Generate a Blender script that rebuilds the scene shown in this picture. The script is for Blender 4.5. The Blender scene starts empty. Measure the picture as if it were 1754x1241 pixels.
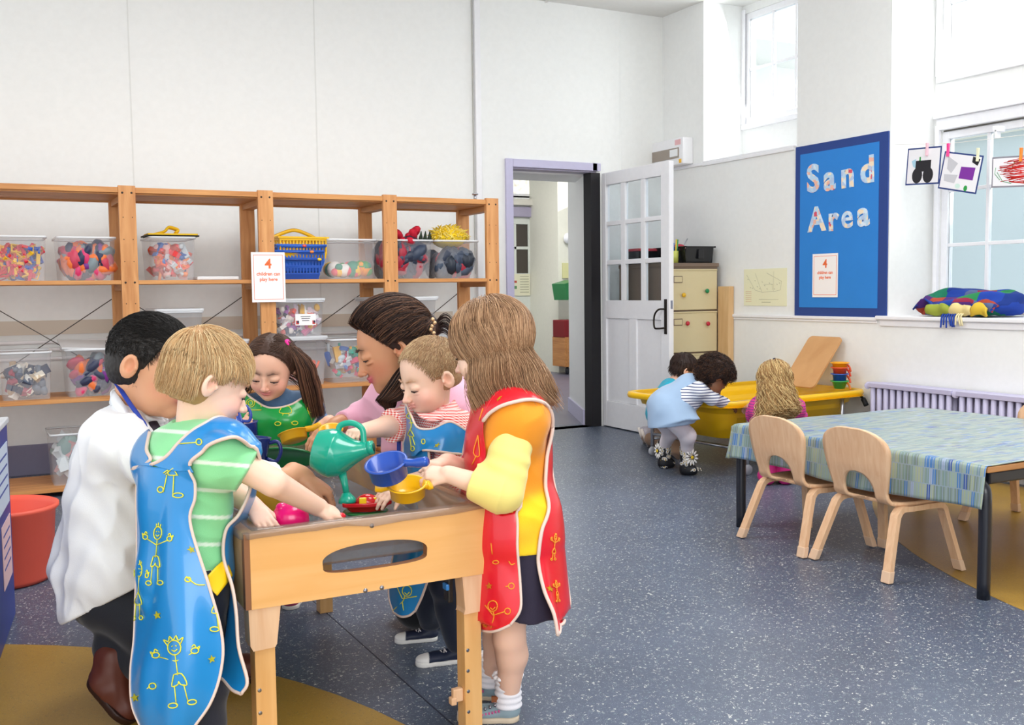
import bpy, bmesh, math, random
import numpy as np
from mathutils import Vector, Matrix, Euler
random.seed(7); np.random.seed(7)
PI = math.pi
SC = bpy.context.scene
COL = SC.collection

# ---------------------------------------------------------------- camera
CAM_H = 1.08
_y, _p, _r = math.radians(27.866), math.radians(4.048), math.radians(-.685)
_F = np.array([math.sin(_y)*math.cos(_p), math.cos(_y)*math.cos(_p), -math.sin(_p)])
_R0 = np.array([math.cos(_y), -math.sin(_y), 0.]); _U0 = np.cross(_R0, _F)
_R = _R0*math.cos(_r)+_U0*math.sin(_r); _U = -_R0*math.sin(_r)+_U0*math.cos(_r)
_f = 1753.5; _C = np.array([0, 0, CAM_H])
cam = bpy.data.cameras.new('camera'); cam_o = bpy.data.objects.new('camera', cam); COL.objects.link(cam_o)
cam.sensor_width = 36; cam.lens = _f/1754*36; cam.clip_start = .05; cam.clip_end = 200
m = Matrix.Identity(4)
for i in range(3):
    m[i][0] = _R[i]; m[i][1] = _U[i]; m[i][2] = -_F[i]; m[i][3] = _C[i]
cam_o.matrix_world = m
SC.camera = cam_o

def pt(px, py, x=None, y=None, z=None, d=None):
    """point of the room seen at (px, py) of the survey photo, on the plane x=, y=, z= or at depth d"""
    v = _F+_R*(px-877)/_f-_U*(py-620.5)/_f
    t = (x-_C[0])/v[0] if x is not None else (y-_C[1])/v[1] if y is not None else (z-_C[2])/v[2] if z is not None else d
    return Vector((_C+v*t).tolist())

# ---------------------------------------------------------------- sky, sun, exposure
w = bpy.data.worlds.new('world'); SC.world = w; w.use_nodes = True
bg = w.node_tree.nodes['Background']; bg.inputs['Color'].default_value = (.93, .97, 1, 1); bg.inputs['Strength'].default_value = 1.35
sun = bpy.data.lights.new('sun', 'SUN'); sun.energy = 4.0; sun.angle = math.radians(1.2); sun.color = (1, .93, .82)
sun_o = bpy.data.objects.new('sun', sun); COL.objects.link(sun_o)
sun_o.rotation_euler = Vector((-2.6, 2.75, -1.17)).to_track_quat('-Z', 'Y').to_euler()
def area(name, loc, sx, sy, power, direction=(0, 0, -1), color=(1, 1, 1)):
    l = bpy.data.lights.new(name, 'AREA'); l.shape = 'RECTANGLE'; l.size = sx; l.size_y = sy; l.energy = power; l.color = color
    o = bpy.data.objects.new(name, l); COL.objects.link(o); o.location = loc
    o.rotation_euler = Vector(direction).to_track_quat('-Z', 'Y').to_euler(); return o
area('ceiling_fill', (1.6, 1.2, 3.18), 1.2, 1.2, 38)  # these three are top light added out of view, no lamp fittings
area('ceiling_fill', (1.6, 4.0, 3.18), 1.2, 1.2, 38)
area('ceiling_fill', (3.8, 2.6, 3.18), 1.2, 1.2, 26)
area('daylight_fill', (5.32, 5.9, 2.75), 0.9, .75, 9, (-1, -.1, -.25), (.95, .98, 1))
area('daylight_fill', (5.32, 3.7, 2.8), 1.5, .8, 20, (-1, .0, -.25), (.95, .98, 1))
area('daylight_fill', (-.3, -2.6, 1.9), 3.2, 1.8, 75, (.12, 1, -.12), (1, .99, .97))  # fill added behind the camera to brighten the fronts, no window there
area('hallway_light', (5.6, 9.8, 3.1), 1.2, 1.2, 60)
SC.view_settings.view_transform = 'Standard'; SC.view_settings.look = 'None'
SC.view_settings.exposure = 0.42; SC.view_settings.gamma = 1; SC.view_settings.use_curve_mapping = False

# ---------------------------------------------------------------- materials
def lin(c):
    return tuple((v/12.92 if v <= .04045 else ((v+.055)/1.055)**2.4) for v in c)
def hx(s):
    s = s.lstrip('#'); return lin(tuple(int(s[i:i+2], 16)/255 for i in (0, 2, 4)))
MATS = {}
def mat(name, color='#ffffff', rough=.5, metal=0, trans=0, coat=0, sss=0, ior=1.45, spec=None):
    if name in MATS: return MATS[name]
    m = bpy.data.materials.new(name); m.use_nodes = True; b = m.node_tree.nodes['Principled BSDF']
    c = hx(color) if isinstance(color, str) else color
    b.inputs['Base Color'].default_value = (*c, 1); b.inputs['Roughness'].default_value = rough
    b.inputs['Metallic'].default_value = metal; b.inputs['IOR'].default_value = ior
    b.inputs['Transmission Weight'].default_value = trans; b.inputs['Coat Weight'].default_value = coat
    if spec is not None: b.inputs['Specular IOR Level'].default_value = spec
    if sss:
        b.inputs['Subsurface Weight'].default_value = sss; b.inputs['Subsurface Radius'].default_value = (1, .35, .2); b.inputs['Subsurface Scale'].default_value = .012
    MATS[name] = m; return m
def nodes(m): return m.node_tree.nodes, m.node_tree.links, m.node_tree.nodes['Principled BSDF']
def ramp(N, stops, interp='LINEAR'):
    r = N.new('ShaderNodeValToRGB'); r.color_ramp.interpolation = interp; e = r.color_ramp.elements
    while len(e) < len(stops): e.new(.5)
    for i, (p, c) in enumerate(stops):
        e[i].position = p; c = hx(c) if isinstance(c, str) else c; e[i].color = (*c, 1)
    return r
def mapping(N, L, scale=(1, 1, 1), rot=(0, 0, 0), src='Object'):
    t = N.new('ShaderNodeTexCoord'); mp = N.new('ShaderNodeMapping'); mp.inputs['Scale'].default_value = scale; mp.inputs['Rotation'].default_value = rot
    L.new(t.outputs[src], mp.inputs['Vector']); return mp
def bumpit(N, L, b, out, strength=.2, dist=.01):
    bp = N.new('ShaderNodeBump'); bp.inputs['Strength'].default_value = strength; bp.inputs['Distance'].default_value = dist
    L.new(out, bp.inputs['Height']); L.new(bp.outputs['Normal'], b.inputs['Normal'])
def wood(name, c1, c2, scale=(1, 14, 14), rough=.45, axis=0):
    m = mat(name, c1, rough); N, L, b = nodes(m); s = [scale[1]]*3; s[axis] = scale[0]
    mp = mapping(N, L, s); n = N.new('ShaderNodeTexNoise'); n.inputs['Scale'].default_value = 3; n.inputs['Detail'].default_value = 6; n.inputs['Distortion'].default_value = .6
    L.new(mp.outputs[0], n.inputs['Vector']); r = ramp(N, [(.3, c2), (.65, c1)]); L.new(n.outputs['Fac'], r.inputs[0]); L.new(r.outputs[0], b.inputs['Base Color'])
    bumpit(N, L, b, n.outputs['Fac'], .08, .002); return m
def painted(name, c, rough=.55, scale=30, amt=.03):
    m = mat(name, c, rough); N, L, b = nodes(m); mp = mapping(N, L); n = N.new('ShaderNodeTexNoise'); n.inputs['Scale'].default_value = scale; n.inputs['Detail'].default_value = 4
    L.new(mp.outputs[0], n.inputs['Vector']); c0 = hx(c); r = ramp(N, [(.3, tuple(v*(1-amt) for v in c0)), (.7, c0)])
    L.new(n.outputs['Fac'], r.inputs[0]); L.new(r.outputs[0], b.inputs['Base Color']); bumpit(N, L, b, n.outputs['Fac'], .05, .003); return m

M_WALL = painted('wall_paint', '#f1f2f0', .55)
M_TRIM = painted('white_gloss', '#f2f2f5', .35)
M_CEIL = painted('ceiling_paint', '#e9e9e6', .8)
M_LAV = painted('lavender_gloss', '#c4c0dc', .35)
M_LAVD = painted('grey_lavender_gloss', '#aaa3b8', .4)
M_SKIRT = painted('dark_lavender_gloss', '#85829a', .45)
M_PINE = wood('pine', '#dca066', '#c07f48', (1, 12), .5, 2)
M_PINEX = wood('pine_along', '#d89a5c', '#bd7d45', (1, 12), .5, 0)
M_PINED = wood('pine_across', '#c98d52', '#ac6f3a', (1, 12), .5, 1)
M_BEECH = wood('beech', '#e3bd98', '#d8ab84', (1.5, 18), .4, 2)
M_BIRCH = wood('maple_ply', '#ebb676', '#e2a964', (.8, 9), .35, 0)
M_BIRCHL = wood('maple_leg', '#e2b174', '#d8a262', (1, 10), .4, 2)
M_PLYEDGE = mat('ply_edge', '#8a5c3c', .6)
M_BLACK = mat('black_metal', '#1d1f28', .35, coat=.3)
M_STEEL = mat('steel', '#b9bcc4', .3, 1)
M_CHROME = mat('tube_steel', '#c9ccd4', .3, .85)
M_GLASS = mat('window_glass', '#f4fbff', .02, trans=1, ior=1.02, spec=.5)
def clearplastic(name, c, rough=.12, alpha=.25):
    m = mat(name, c, rough); b = m.node_tree.nodes['Principled BSDF']; b.inputs['Alpha'].default_value = alpha; return m
M_BOX = clearplastic('clear_plastic', '#e9ecf2', .15, .25)
M_LID = clearplastic('white_clear_plastic', '#f1f3f6', .25, .75)
def plastic(c, rough=.3): return mat('plastic_'+c.strip('#'), c, rough, coat=.3)

# ---------------------------------------------------------------- mesh helpers
class MB:
    def __init__(s): s.v = []; s.f = []; s.m = []; s.mats = []; s.sm = []
    def mi(s, m):
        if m not in s.mats: s.mats.append(m)
        return s.mats.index(m)
    def add(s, vs, fs, m, smooth=False):
        o = len(s.v); s.v += [tuple(v) for v in vs]; k = s.mi(m)
        for f in fs: s.f.append([i+o for i in f]); s.m.append(k); s.sm.append(smooth)
        return s
    def box(s, x0, x1, y0, y1, z0, z1, m, M=None):
        vs = [Vector((x, y, z)) for z in (z0, z1) for y in (y0, y1) for x in (x0, x1)]
        if M is not None: vs = [M @ v for v in vs]
        return s.add(vs, [(0, 2, 3, 1), (4, 5, 7, 6), (0, 1, 5, 4), (2, 6, 7, 3), (0, 4, 6, 2), (1, 3, 7, 5)], m)
    def prism(s, poly, h0, h1, m, M=None, smooth=False):
        """polygon in the xy plane extruded h0..h1 along z, then placed by M"""
        n = len(poly); vs = [Vector((x, y, h)) for h in (h0, h1) for x, y in poly]
        if M is not None: vs = [M @ v for v in vs]
        a = sum(poly[i][0]*poly[(i+1) % n][1]-poly[(i+1) % n][0]*poly[i][1] for i in range(n))
        fs = [(i, (i+1) % n, n+(i+1) % n, n+i) for i in range(n)]
        caps = [tuple(reversed(range(n))), tuple(range(n, 2*n))]
        if a*(h1-h0) < 0: fs = [tuple(reversed(f)) for f in fs]; caps = [tuple(reversed(c)) for c in caps]
        s.add(vs, fs, m, smooth); s.add(vs, caps, m); return s
    def tube(s, pts, r, m, n=10, caps=True, flat=1.0, up=None, smooth=True):
        pts = [Vector(p) for p in pts]; rs = r if hasattr(r, '__len__') else [r]*len(pts)
        up = Vector(up) if up else None; vs = []; fs = []; prev = None
        for i, p in enumerate(pts):
            t = (pts[min(i+1, len(pts)-1)]-pts[max(i-1, 0)]).normalized()
            if up: a = t.cross(up)
            elif prev is not None: a = prev-t*prev.dot(t)
            else: a = t.cross(Vector((0, 0, 1)) if abs(t.z) < .9 else Vector((1, 0, 0)))
            if a.length < 1e-6: a = t.orthogonal()
            a.normalize(); prev = a; b = t.cross(a)
            for k in range(n):
                q = 2*PI*k/n; vs.append(p+(a*math.cos(q)+b*math.sin(q)*flat)*rs[i])
        for i in range(len(pts)-1):
            for k in range(n):
                fs.append((i*n+k, i*n+(k+1) % n, (i+1)*n+(k+1) % n, (i+1)*n+k))
        if caps: fs += [tuple(reversed(range(n))), tuple(range((len(pts)-1)*n, len(pts)*n))]
        return s.add(vs, fs, m, smooth)
    def lathe(s, prof, m, n=32, M=None, sx=1, sy=1, close=True, arc=2*PI):
        vs = []; fs = []; k = len(prof)
        for i in range(n):
            a = arc*i/n
            for r, z in prof:
                v = Vector((r*math.cos(a)*sx, r*math.sin(a)*sy, z)); vs.append(M @ v if M is not None else v)
        for i in range(n):
            j = (i+1) % n
            for q in range(k-1): fs.append((i*k+q, j*k+q, j*k+q+1, i*k+q+1))
        return s.add(vs, fs, m, True)
    def ell(s, c, r, m, M=None, n=16, k=10):
        prof = []; vs = []; fs = []
        for j in range(k+1):
            t = -PI/2+PI*j/k
            for i in range(n):
                a = 2*PI*i/n; v = Vector((c[0]+r[0]*math.cos(t)*math.cos(a), c[1]+r[1]*math.cos(t)*math.sin(a), c[2]+r[2]*math.sin(t)))
                vs.append(M @ v if M is not None else v)
        for j in range(k):
            for i in range(n): fs.append((j*n+i, j*n+(i+1) % n, (j+1)*n+(i+1) % n, (j+1)*n+i))
        return s.add(vs, fs, m, True)
    def grid(s, P, m, closeu=False, flip=False):
        """P[i][j] points"""
        nu, nv = len(P), len(P[0]); vs = [p for row in P for p in row]; fs = []
        for i in range(nu if closeu else nu-1):
            for j in range(nv-1):
                a, b = i*nv+j, ((i+1) % nu)*nv+j; f = (a, b, b+1, a+1); fs.append(tuple(reversed(f)) if flip else f)
        return s.add(vs, fs, m, True)
    def build(s, name, parent=None, loc=None, rot=None, bevel=0, seg=2, weld=False, solid=0, sub=0):
        me = bpy.data.meshes.new(name); me.from_pydata(s.v, [], s.f)
        for mm in s.mats: me.materials.append(mm)
        me.polygons.foreach_set('material_index', s.m); me.polygons.foreach_set('use_smooth', s.sm); me.update()
        if weld:
            b = bmesh.new(); b.from_mesh(me); bmesh.ops.remove_doubles(b, verts=b.verts, dist=1e-5); b.to_mesh(me); b.free()
        o = bpy.data.objects.new(name, me); COL.objects.link(o)
        if parent: o.parent = parent
        if loc is not None: o.location = loc
        if rot is not None: o.rotation_euler = rot
        if solid:
            md = o.modifiers.new('s', 'SOLIDIFY'); md.thickness = solid; md.offset = 0
        if bevel:
            md = o.modifiers.new('b', 'BEVEL'); md.width = bevel; md.segments = seg; md.limit_method = 'ANGLE'; md.angle_limit = .7
            md.harden_normals = False
        if sub:
            md = o.modifiers.new('u', 'SUBSURF'); md.levels = sub; md.render_levels = sub
        return o
def tag(o, label=None, cat=None, group=None, kind=None):
    if label: o['label'] = label
    if cat: o['category'] = cat
    if group: o['group'] = group
    if kind: o['kind'] = kind
    return o
def empty(name, loc, rz=0, label=None, cat=None, group=None):
    o = bpy.data.objects.new(name, None); COL.objects.link(o); o.location = loc; o.rotation_euler = (0, 0, rz); o.empty_display_size = .1
    return tag(o, label, cat, group)
def absorb(o, mb, dz=None):
    """add printed pattern geometry to a part's own mesh"""
    t = mb.build('t'); me = o.data; n0 = len(me.materials)
    for mm in t.data.materials: me.materials.append(mm)
    for p in t.data.polygons: p.material_index += n0
    b = bmesh.new(); b.from_mesh(me); b.from_mesh(t.data); b.to_mesh(me); b.free(); d = t.data; bpy.data.objects.remove(t); bpy.data.meshes.remove(d)
def copy_tree(o, parent=None):
    c = o.copy(); COL.objects.link(c)
    if parent: c.parent = parent
    for ch in [x for x in bpy.data.objects if x.parent == o]: copy_tree(ch, c)
    return c
def kids(o, name): return [x for x in bpy.data.objects if x.parent == o and x.name.split('.')[0] == name]
def struct(o): o['kind'] = 'structure'; return o
def smoothpath(pts, n=8):
    """Catmull-Rom through pts"""
    P = [Vector(p) for p in pts]; P = [P[0]*2-P[1]]+P+[P[-1]*2-P[-2]]; out = []
    for i in range(1, len(P)-2):
        for k in range(n):
            t = k/n; a, b, c, d = P[i-1], P[i], P[i+1], P[i+2]
            out.append(.5*((2*b)+(c-a)*t+(2*a-5*b+4*c-d)*t*t+(3*b-a-3*c+d)*t*t*t))
    out.append(P[-2]); return out
FONT = {}
def text_mesh(s, size, m, M, depth=.001, bold=0, align='CENTER', spacing=1.0):
    """lettering as mesh data: returns (verts, faces) placed by M (text lies in the xy plane)"""
    cu = bpy.data.curves.new('t', 'FONT'); cu.body = s; cu.size = size; cu.extrude = depth; cu.offset = bold; cu.align_x = align; cu.space_character = spacing; cu.resolution_u = 4
    o = bpy.data.objects.new('t', cu); COL.objects.link(o); dg = bpy.context.evaluated_depsgraph_get()
    me = bpy.data.meshes.new_from_object(o.evaluated_get(dg)); vs = [M @ v.co for v in me.vertices]; fs = [tuple(p.vertices) for p in me.polygons]
    bpy.data.objects.remove(o); bpy.data.curves.remove(cu); bpy.data.meshes.remove(me); return vs, fs
def frameM(o, ux, uy, uz=None):
    ux = Vector(ux).normalized(); uy = Vector(uy).normalized(); uz = ux.cross(uy) if uz is None else Vector(uz)
    M = Matrix.Identity(4)
    for i in range(3): M[i][0] = ux[i]; M[i][1] = uy[i]; M[i][2] = uz[i]; M[i][3] = o[i]
    return M
# ================================================================ SETTING
XR, YB, ZC = 4.981, 6.784, 3.229     # right wall, back wall, ceiling
XW = 5.36                            # window plane
# floor: speckled vinyl with yellow islands
def floor_mat(name, base, speck, yellow=False):
    m = mat(name, base, .35); N, L, b = nodes(m); mp = mapping(N, L); b.inputs['Specular IOR Level'].default_value = .35
    n = N.new('ShaderNodeTexNoise'); n.inputs['Scale'].default_value = 2.2; n.inputs['Detail'].default_value = 5; L.new(mp.outputs[0], n.inputs['Vector'])
    c0 = hx(base); r0 = ramp(N, [(.3, tuple(v*.86 for v in c0)), (.7, tuple(min(1, v*1.12) for v in c0))]); L.new(n.outputs['Fac'], r0.inputs[0]); last = r0.outputs[0]
    for k, (sc, thr, cc) in enumerate(speck):
        v = N.new('ShaderNodeTexVoronoi'); v.inputs['Scale'].default_value = sc; v.inputs['Randomness'].default_value = 1
        mp2 = mapping(N, L, (1, 1, 1), (0, 0, .7*k+.2)); ns = N.new('ShaderNodeTexNoise'); ns.inputs['Scale'].default_value = sc*1.5; L.new(mp2.outputs[0], ns.inputs['Vector'])
        ad = N.new('ShaderNodeMixRGB'); ad.blend_type = 'LINEAR_LIGHT'; ad.inputs[0].default_value = .012; L.new(mp2.outputs[0], ad.inputs[1]); L.new(ns.outputs['Color'], ad.inputs[2]); L.new(ad.outputs[0], v.inputs['Vector'])
        # only some cells carry a chip
        sp = N.new('ShaderNodeSeparateColor'); L.new(v.outputs['Color'], sp.inputs[0])
        m1 = N.new('ShaderNodeMath'); m1.operation = 'MULTIPLY'; m1.inputs[1].default_value = thr; L.new(sp.outputs[0], m1.inputs[0])
        lt = N.new('ShaderNodeMath'); lt.operation = 'LESS_THAN'; L.new(v.outputs['Distance'], lt.inputs[0]); L.new(m1.outputs[0], lt.inputs[1])
        g = N.new('ShaderNodeMath'); g.operation = 'GREATER_THAN'; g.inputs[1].default_value = .45; L.new(sp.outputs[1], g.inputs[0])
        mu = N.new('ShaderNodeMath'); mu.operation = 'MULTIPLY'; L.new(lt.outputs[0], mu.inputs[0]); L.new(g.outputs[0], mu.inputs[1])
        mx = N.new('ShaderNodeMixRGB'); L.new(mu.outputs[0], mx.inputs[0]); L.new(last, mx.inputs[1]); mx.inputs[2].default_value = (*hx(cc), 1); last = mx.outputs[0]
    L.new(last, b.inputs['Base Color']); return m
M_FL = floor_mat('speckled_blue_vinyl', '#4f586b', [(105, .38, '#d3d6d0'), (150, .36, '#93aaa9'), (130, .3, '#34384a'), (210, .4, '#7f899b')])
M_FY = floor_mat('speckled_yellow_vinyl', '#ab873a', [(150, .34, '#71653f'), (220, .3, '#d6bb72'), (150, .22, '#6f7468')])
M_FC = floor_mat('corridor_vinyl', '#6b6878', [(60, .2, '#85839a')])
mb = MB(); mb.box(-3.5, XR+.4, -3.0, 7.0, -.1, 0, M_FL); struct(mb.build('floor'))
def disc(name, c, r, x0, x1, y0, y1, m, z=.0015):
    n = 200; P = [(c[0]+r*math.cos(2*PI*i/n), c[1]+r*math.sin(2*PI*i/n)) for i in range(n)]
    P = [p for p in P if x0 <= p[0] <= x1 and y0 <= p[1] <= y1]
    return P
nP = 80
P = [(-.925+1.899*math.cos(a), 1.8675+1.899*math.sin(a)) for a in [2*PI*i/nP for i in range(nP)]]
mb = MB(); mb.prism(P, -.01, .0012, M_FY); struct(mb.build('floor_inlay_left'))
a0, a1 = math.radians(95), math.radians(265)
P = [(6.1018+3.174*math.cos(a0+(a1-a0)*i/nP), 1.2993+3.174*math.sin(a0+(a1-a0)*i/nP)) for i in range(nP+1)]
P = [(min(x, XR), y) for x, y in P if x < XR]+[(XR, -.9)]
P = [p for p in P if p[1] > -.95 ]
mb = MB(); mb.prism([p for p in P], -.01, .0012, M_FY); struct(mb.build('floor_inlay_right'))
mb = MB(); M_SEAM = mat('seam', '#2b3040', .6)
mb.box(1.02, 1.024, .4, 3.9, -.005, .0008, M_SEAM); struct(mb.build('floor_seam'))
# back wall with doorway  (opening X 3.60..4.30, z<1.97)
mb = MB(); DX0, DX1, DZ = 3.605, 4.345, 1.99
mb.box(-3.5, DX0, YB, YB+.12, 0, ZC+.1, M_WALL); mb.box(DX1, XR+.5, YB, YB+.12, 0, ZC+.1, M_WALL); mb.box(DX0, DX1, YB, YB+.12, DZ, ZC+.1, M_WALL)
struct(mb.build('wall_back'))
# panel joints and the horizontal rails / pipes low on the back wall
mb = MB(); mb.box(-1.5, 3.1, YB-.012, YB, .845, .93, mat('beige_rail', '#d9cfc0', .6)); struct(mb.build('trim_1'))
for k, z in enumerate((.80, .755, .70)):
    mb = MB(); mb.tube([(-1.5, YB-.02, z), (3.1, YB-.02, z)], .011, M_TRIM, 8); struct(mb.build('trim_%d' % (k+2)))
for k, x in enumerate((.94, 2.12)):
    mb = MB(); mb.box(x-.004, x+.004, YB-.003, YB, 1.0, ZC, painted('joint', '#e4e5e2', .6)); struct(mb.build('trim_%d' % (k+5)))
mb = MB(); mb.box(-1.5, 3.48, YB-.018, YB, 0, .185, M_SKIRT); struct(mb.build('baseboard_back', bevel=.004))
# conduit trunking by the shelf end
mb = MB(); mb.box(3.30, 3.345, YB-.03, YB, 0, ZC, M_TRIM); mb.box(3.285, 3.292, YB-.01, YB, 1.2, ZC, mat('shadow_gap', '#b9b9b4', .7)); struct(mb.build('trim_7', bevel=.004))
# door casing
mb = MB()
cz = DZ
for (x0, x1, z0, z1) in ((DX0-.06, DX0, 0, cz+.06), (DX1-.045, DX1+.03, cz, cz+.06), (DX0, DX1, cz, cz+.06)): mb.box(x0, x1, YB-.022, YB+.002, z0, z1, M_LAV)
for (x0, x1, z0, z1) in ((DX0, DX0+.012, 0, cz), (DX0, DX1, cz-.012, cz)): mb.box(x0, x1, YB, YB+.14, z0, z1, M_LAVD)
struct(mb.build('trim_8', bevel=.004))
mb = MB(); mb.box(DX1-.055, DX1+.03, YB-.01, YB+.10, 0, cz-.012, mat('shaded_rebate', '#17151a', .6)); mb.box(DX1-.05, DX1-.02, YB-.004, YB, 1.0, 1.2, M_TRIM); struct(mb.build('trim_9', bevel=.002))  # near-black colour stands for the shade in the hinge-side rebate
# splayed reveal and hallway
A, B = Vector((4.30, 6.9, 0)), Vector((4.70, 7.80, 0)); d = (B-A).normalized(); nn = Vector((d.y, -d.x, 0))
mb = MB(); M = frameM(A, d, (0, 0, 1), nn)
mb.box(0, (B-A).length, -.0, 3.2, 0, .3, M_WALL, M); struct(mb.build('wall_hallway_reveal'))
mb = MB(); mb.box(0, (B-A).length, 0, .12, -.015, 0, M_LAV, M); struct(mb.build('baseboard_hallway'))
mb = MB(); mb.box(4.72, 7.6, 7.70, 7.82, 0, 3.2, M_WALL); mb.box(3.4, 3.5, 6.9, 12.4, 0, 3.2, M_WALL); struct(mb.build('wall_hallway_side'))
mb = MB(); mb.box(3.3, 4.95, 6.9, 7.35, 1.965, 2.4, M_WALL); struct(mb.build('ceiling_reveal'))
mb = MB(); mb.box(3.3, 8.2, 6.9, 12.6, 3.2, 3.3, M_CEIL); struct(mb.build('ceiling_hallway'))
mb = MB(); mb.box(3.3, 8.2, 6.9, 12.6, -.1, -.0005, M_FC); mb.box(DX0, DX1, YB, 6.91, -.1, 0.0, M_FC); struct(mb.build('floor_hallway'))
YF = 12.2
fx = lambda px: pt(px, 400, y=YF).x
mb = MB(); zt = pt(905, 355, y=YF).z
cx0, cx1 = pt(860, 400, y=YF).x, pt(937, 400, y=YF).x
wy0, wy1 = pt(905, 336, y=YF).z, pt(905, 306, y=YF).z
mb.box(3.3, cx0-.4, YF, YF+.1, 0, 3.2, M_WALL); mb.box(cx1, 8.2, YF, YF+.1, 0, 3.2, M_WALL)
mb.box(cx0-.4, cx1, YF, YF+.1, zt, wy0, M_WALL); mb.box(cx0-.4, cx1, YF, YF+.1, wy1, 3.2, M_WALL); struct(mb.build('wall_far'))
x0 = pt(918, 400, y=YF).x; zi = pt(905, 372, y=YF).z
mb = MB(); mb.box(x0, cx1, YF-.05, YF+.05, 0, zt, M_LAVD); mb.box(cx0-.4, x0, YF-.05, YF+.05, zi, zt, M_LAVD); mb.box(x0+.05, cx1-.04, YF-.07, YF-.05, 0, zt-.04, M_LAVD); mb.box(cx0-.4, cx1+.1, YF-.09, YF-.02, zt+.02, zt+.1, painted('cream_trim', '#dcd8cc', .6)); struct(mb.build('trim_10', bevel=.008))
# far half glazed door
px_ = lambda p: pt(p, 450, y=YF).x
pz_ = lambda p: pt(895, p, y=YF).z
dd = empty('door_2', (0, 0, 0)); struct(dd)
M_GRN = painted('pale_green_gloss', '#d7dbd2', .45); M_DKG = mat('dark_glass', '#4a443e', .15)
mb = MB(); xa, xb, xm = px_(885), px_(905), px_(881); z1, z2, z3, z4 = pz_(468), pz_(427), pz_(422), pz_(384)
mb.box(cx0-.3, x0, YF-.0, YF+.04, 0, z1, M_GRN); mb.box(cx0-.3, x0, YF, YF+.04, z4, zi, M_GRN); mb.box(xb, x0, YF, YF+.04, z1, z4, M_GRN); mb.box(xm-.0, xa, YF, YF+.04, z1, z4, M_GRN); mb.box(cx0-.3, xb, YF, YF+.04, z2, z3, M_GRN)
mb.build('door_leaf', dd, bevel=.004)
for (za, zb) in ((z1, z2), (z3, z4)):
    mb = MB(); mb.box(xa, xb, YF+.015, YF+.025, za, zb, M_DKG); mb.build('door_pane', dd)
    mb = MB(); mb.box(cx0-.2, xm, YF+.015, YF+.025, za, zb, M_DKG); mb.build('door_pane', dd)
# transom window over it
wx1 = px_(917)
w_ = empty('window_5', (0, 0, 0)); struct(w_)
def stone_mat():
    m = mat('exterior_stone', '#d8d3cc', .9); N, L, b = nodes(m); mp = mapping(N, L, (5, 5, 5)); v = N.new('ShaderNodeTexVoronoi'); v.inputs['Scale'].default_value = 3; L.new(mp.outputs[0], v.inputs['Vector'])
    r = ramp(N, [(.0, '#f2f0ec'), (.6, '#c9c2b8'), (1, '#9c9186')]); L.new(v.outputs['Distance'], r.inputs[0]); L.new(r.outputs[0], b.inputs['Base Color']); return m
mb = MB(); mb.box(cx0-.3, wx1, YF+.05, YF+.06, wy0, wy1, M_GLASS); mb.build('window_pane', w_)
mb = MB(); mb.box(wx1, cx1-.05, YF+.0, YF+.1, wy0, wy1, M_PINED); mb.box(cx0-.4, wx1, YF+.0, YF+.02, wy0-.02, wy0+.03, M_TRIM); mb.build('window_frame', w_)
mb = MB(); mb.box(3, 9, YF+1.5, YF+1.7, 0, 4, stone_mat()); struct(mb.build('wall_exterior_stone'))
# cream wall panel at the right of the view through the doorway
ccx = pt(956, 450, y=11.45).x
mb = MB(); mb.box(ccx, 8.2, 11.45, 12.2, 0, 3.2, painted('cream_paint', '#eceadb', .6)); struct(mb.build('wall_hallway_pier'))
# things beyond the door
def q(px, py, y): return pt(px, py, y=y)
a, b2 = q(950, 482, 11.3), q(976, 512, 11.3)
mb = MB(); g = plastic('#1f7a3f', .5); M = Matrix.Translation(((a.x+b2.x)/2, 11.2, (a.z+b2.z)/2)) @ Matrix.Rotation(.25, 4, 'Z') @ Matrix.Rotation(-.2, 4, 'Y')
mb.box(-.12, .12, -.12, .12, -.1, .11, g, M); mb.box(-.02, .1, -.123, -.12, -.06, .09, M_TRIM, M)
tag(mb.build('glove_box', bevel=.004), 'green box tilted on the hallway wall beyond the door', 'box')
a, b2 = q(960, 548, 11.2), q(980, 577, 11.2)
mb = MB(); mb.box(a.x, b2.x+.1, 11.1, 11.4, b2.z, a.z, mat('dark_red_cloth', '#7c1c20', .8)); tag(mb.build('storage_bin', bevel=.01), 'dark red bin on top of the wooden unit beyond the door', 'bin')
a, c2 = q(961, 577, 11.2), q(980, 626, 11.2)
hc = empty('hallway_cabinet', (a.x+.2, 11.25, 0), 0, 'light wood low unit on castors beyond the open door', 'cabinet')
mb = MB(); mb.box(a.x, a.x+.5, 11.1, 11.42, .1, a.z, M_PINED); o = mb.build('body', None, bevel=.004); o.parent = hc; o.matrix_parent_inverse = Matrix.Translation(hc.location).inverted()
for xx in (a.x+.06, a.x+.44):
    mb = MB(); mb.ell((xx-hc.location.x, -.1, .05), (.03, .03, .05), M_BLACK); mb.build('castor', hc)
a, b2 = q(963, 450, 11.44), q(975, 476, 11.44)
mb = MB(); mb.box(a.x, b2.x+.1, 11.43, 11.445, b2.z, a.z, mat('yellow_paper', '#ded9a0', .8)); tag(mb.build('paper_notice'), 'small pale yellow notice on the cream hallway wall', 'notice')
a, b2 = q(877, 469, YF-.01), q(908, 506, YF-.01)
mb = MB(); mb.box(a.x, b2.x, YF-.012, YF-.002, b2.z, a.z, mat('cream_paper', '#dfdcc0', .8))
ln = mat('faint_ink', '#a5a58c', .8)
for k in range(7): mb.box(a.x+.12, b2.x-.02, YF-.014, YF-.012, a.z-.04-.035*k, a.z-.03-.035*k, ln)
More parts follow.
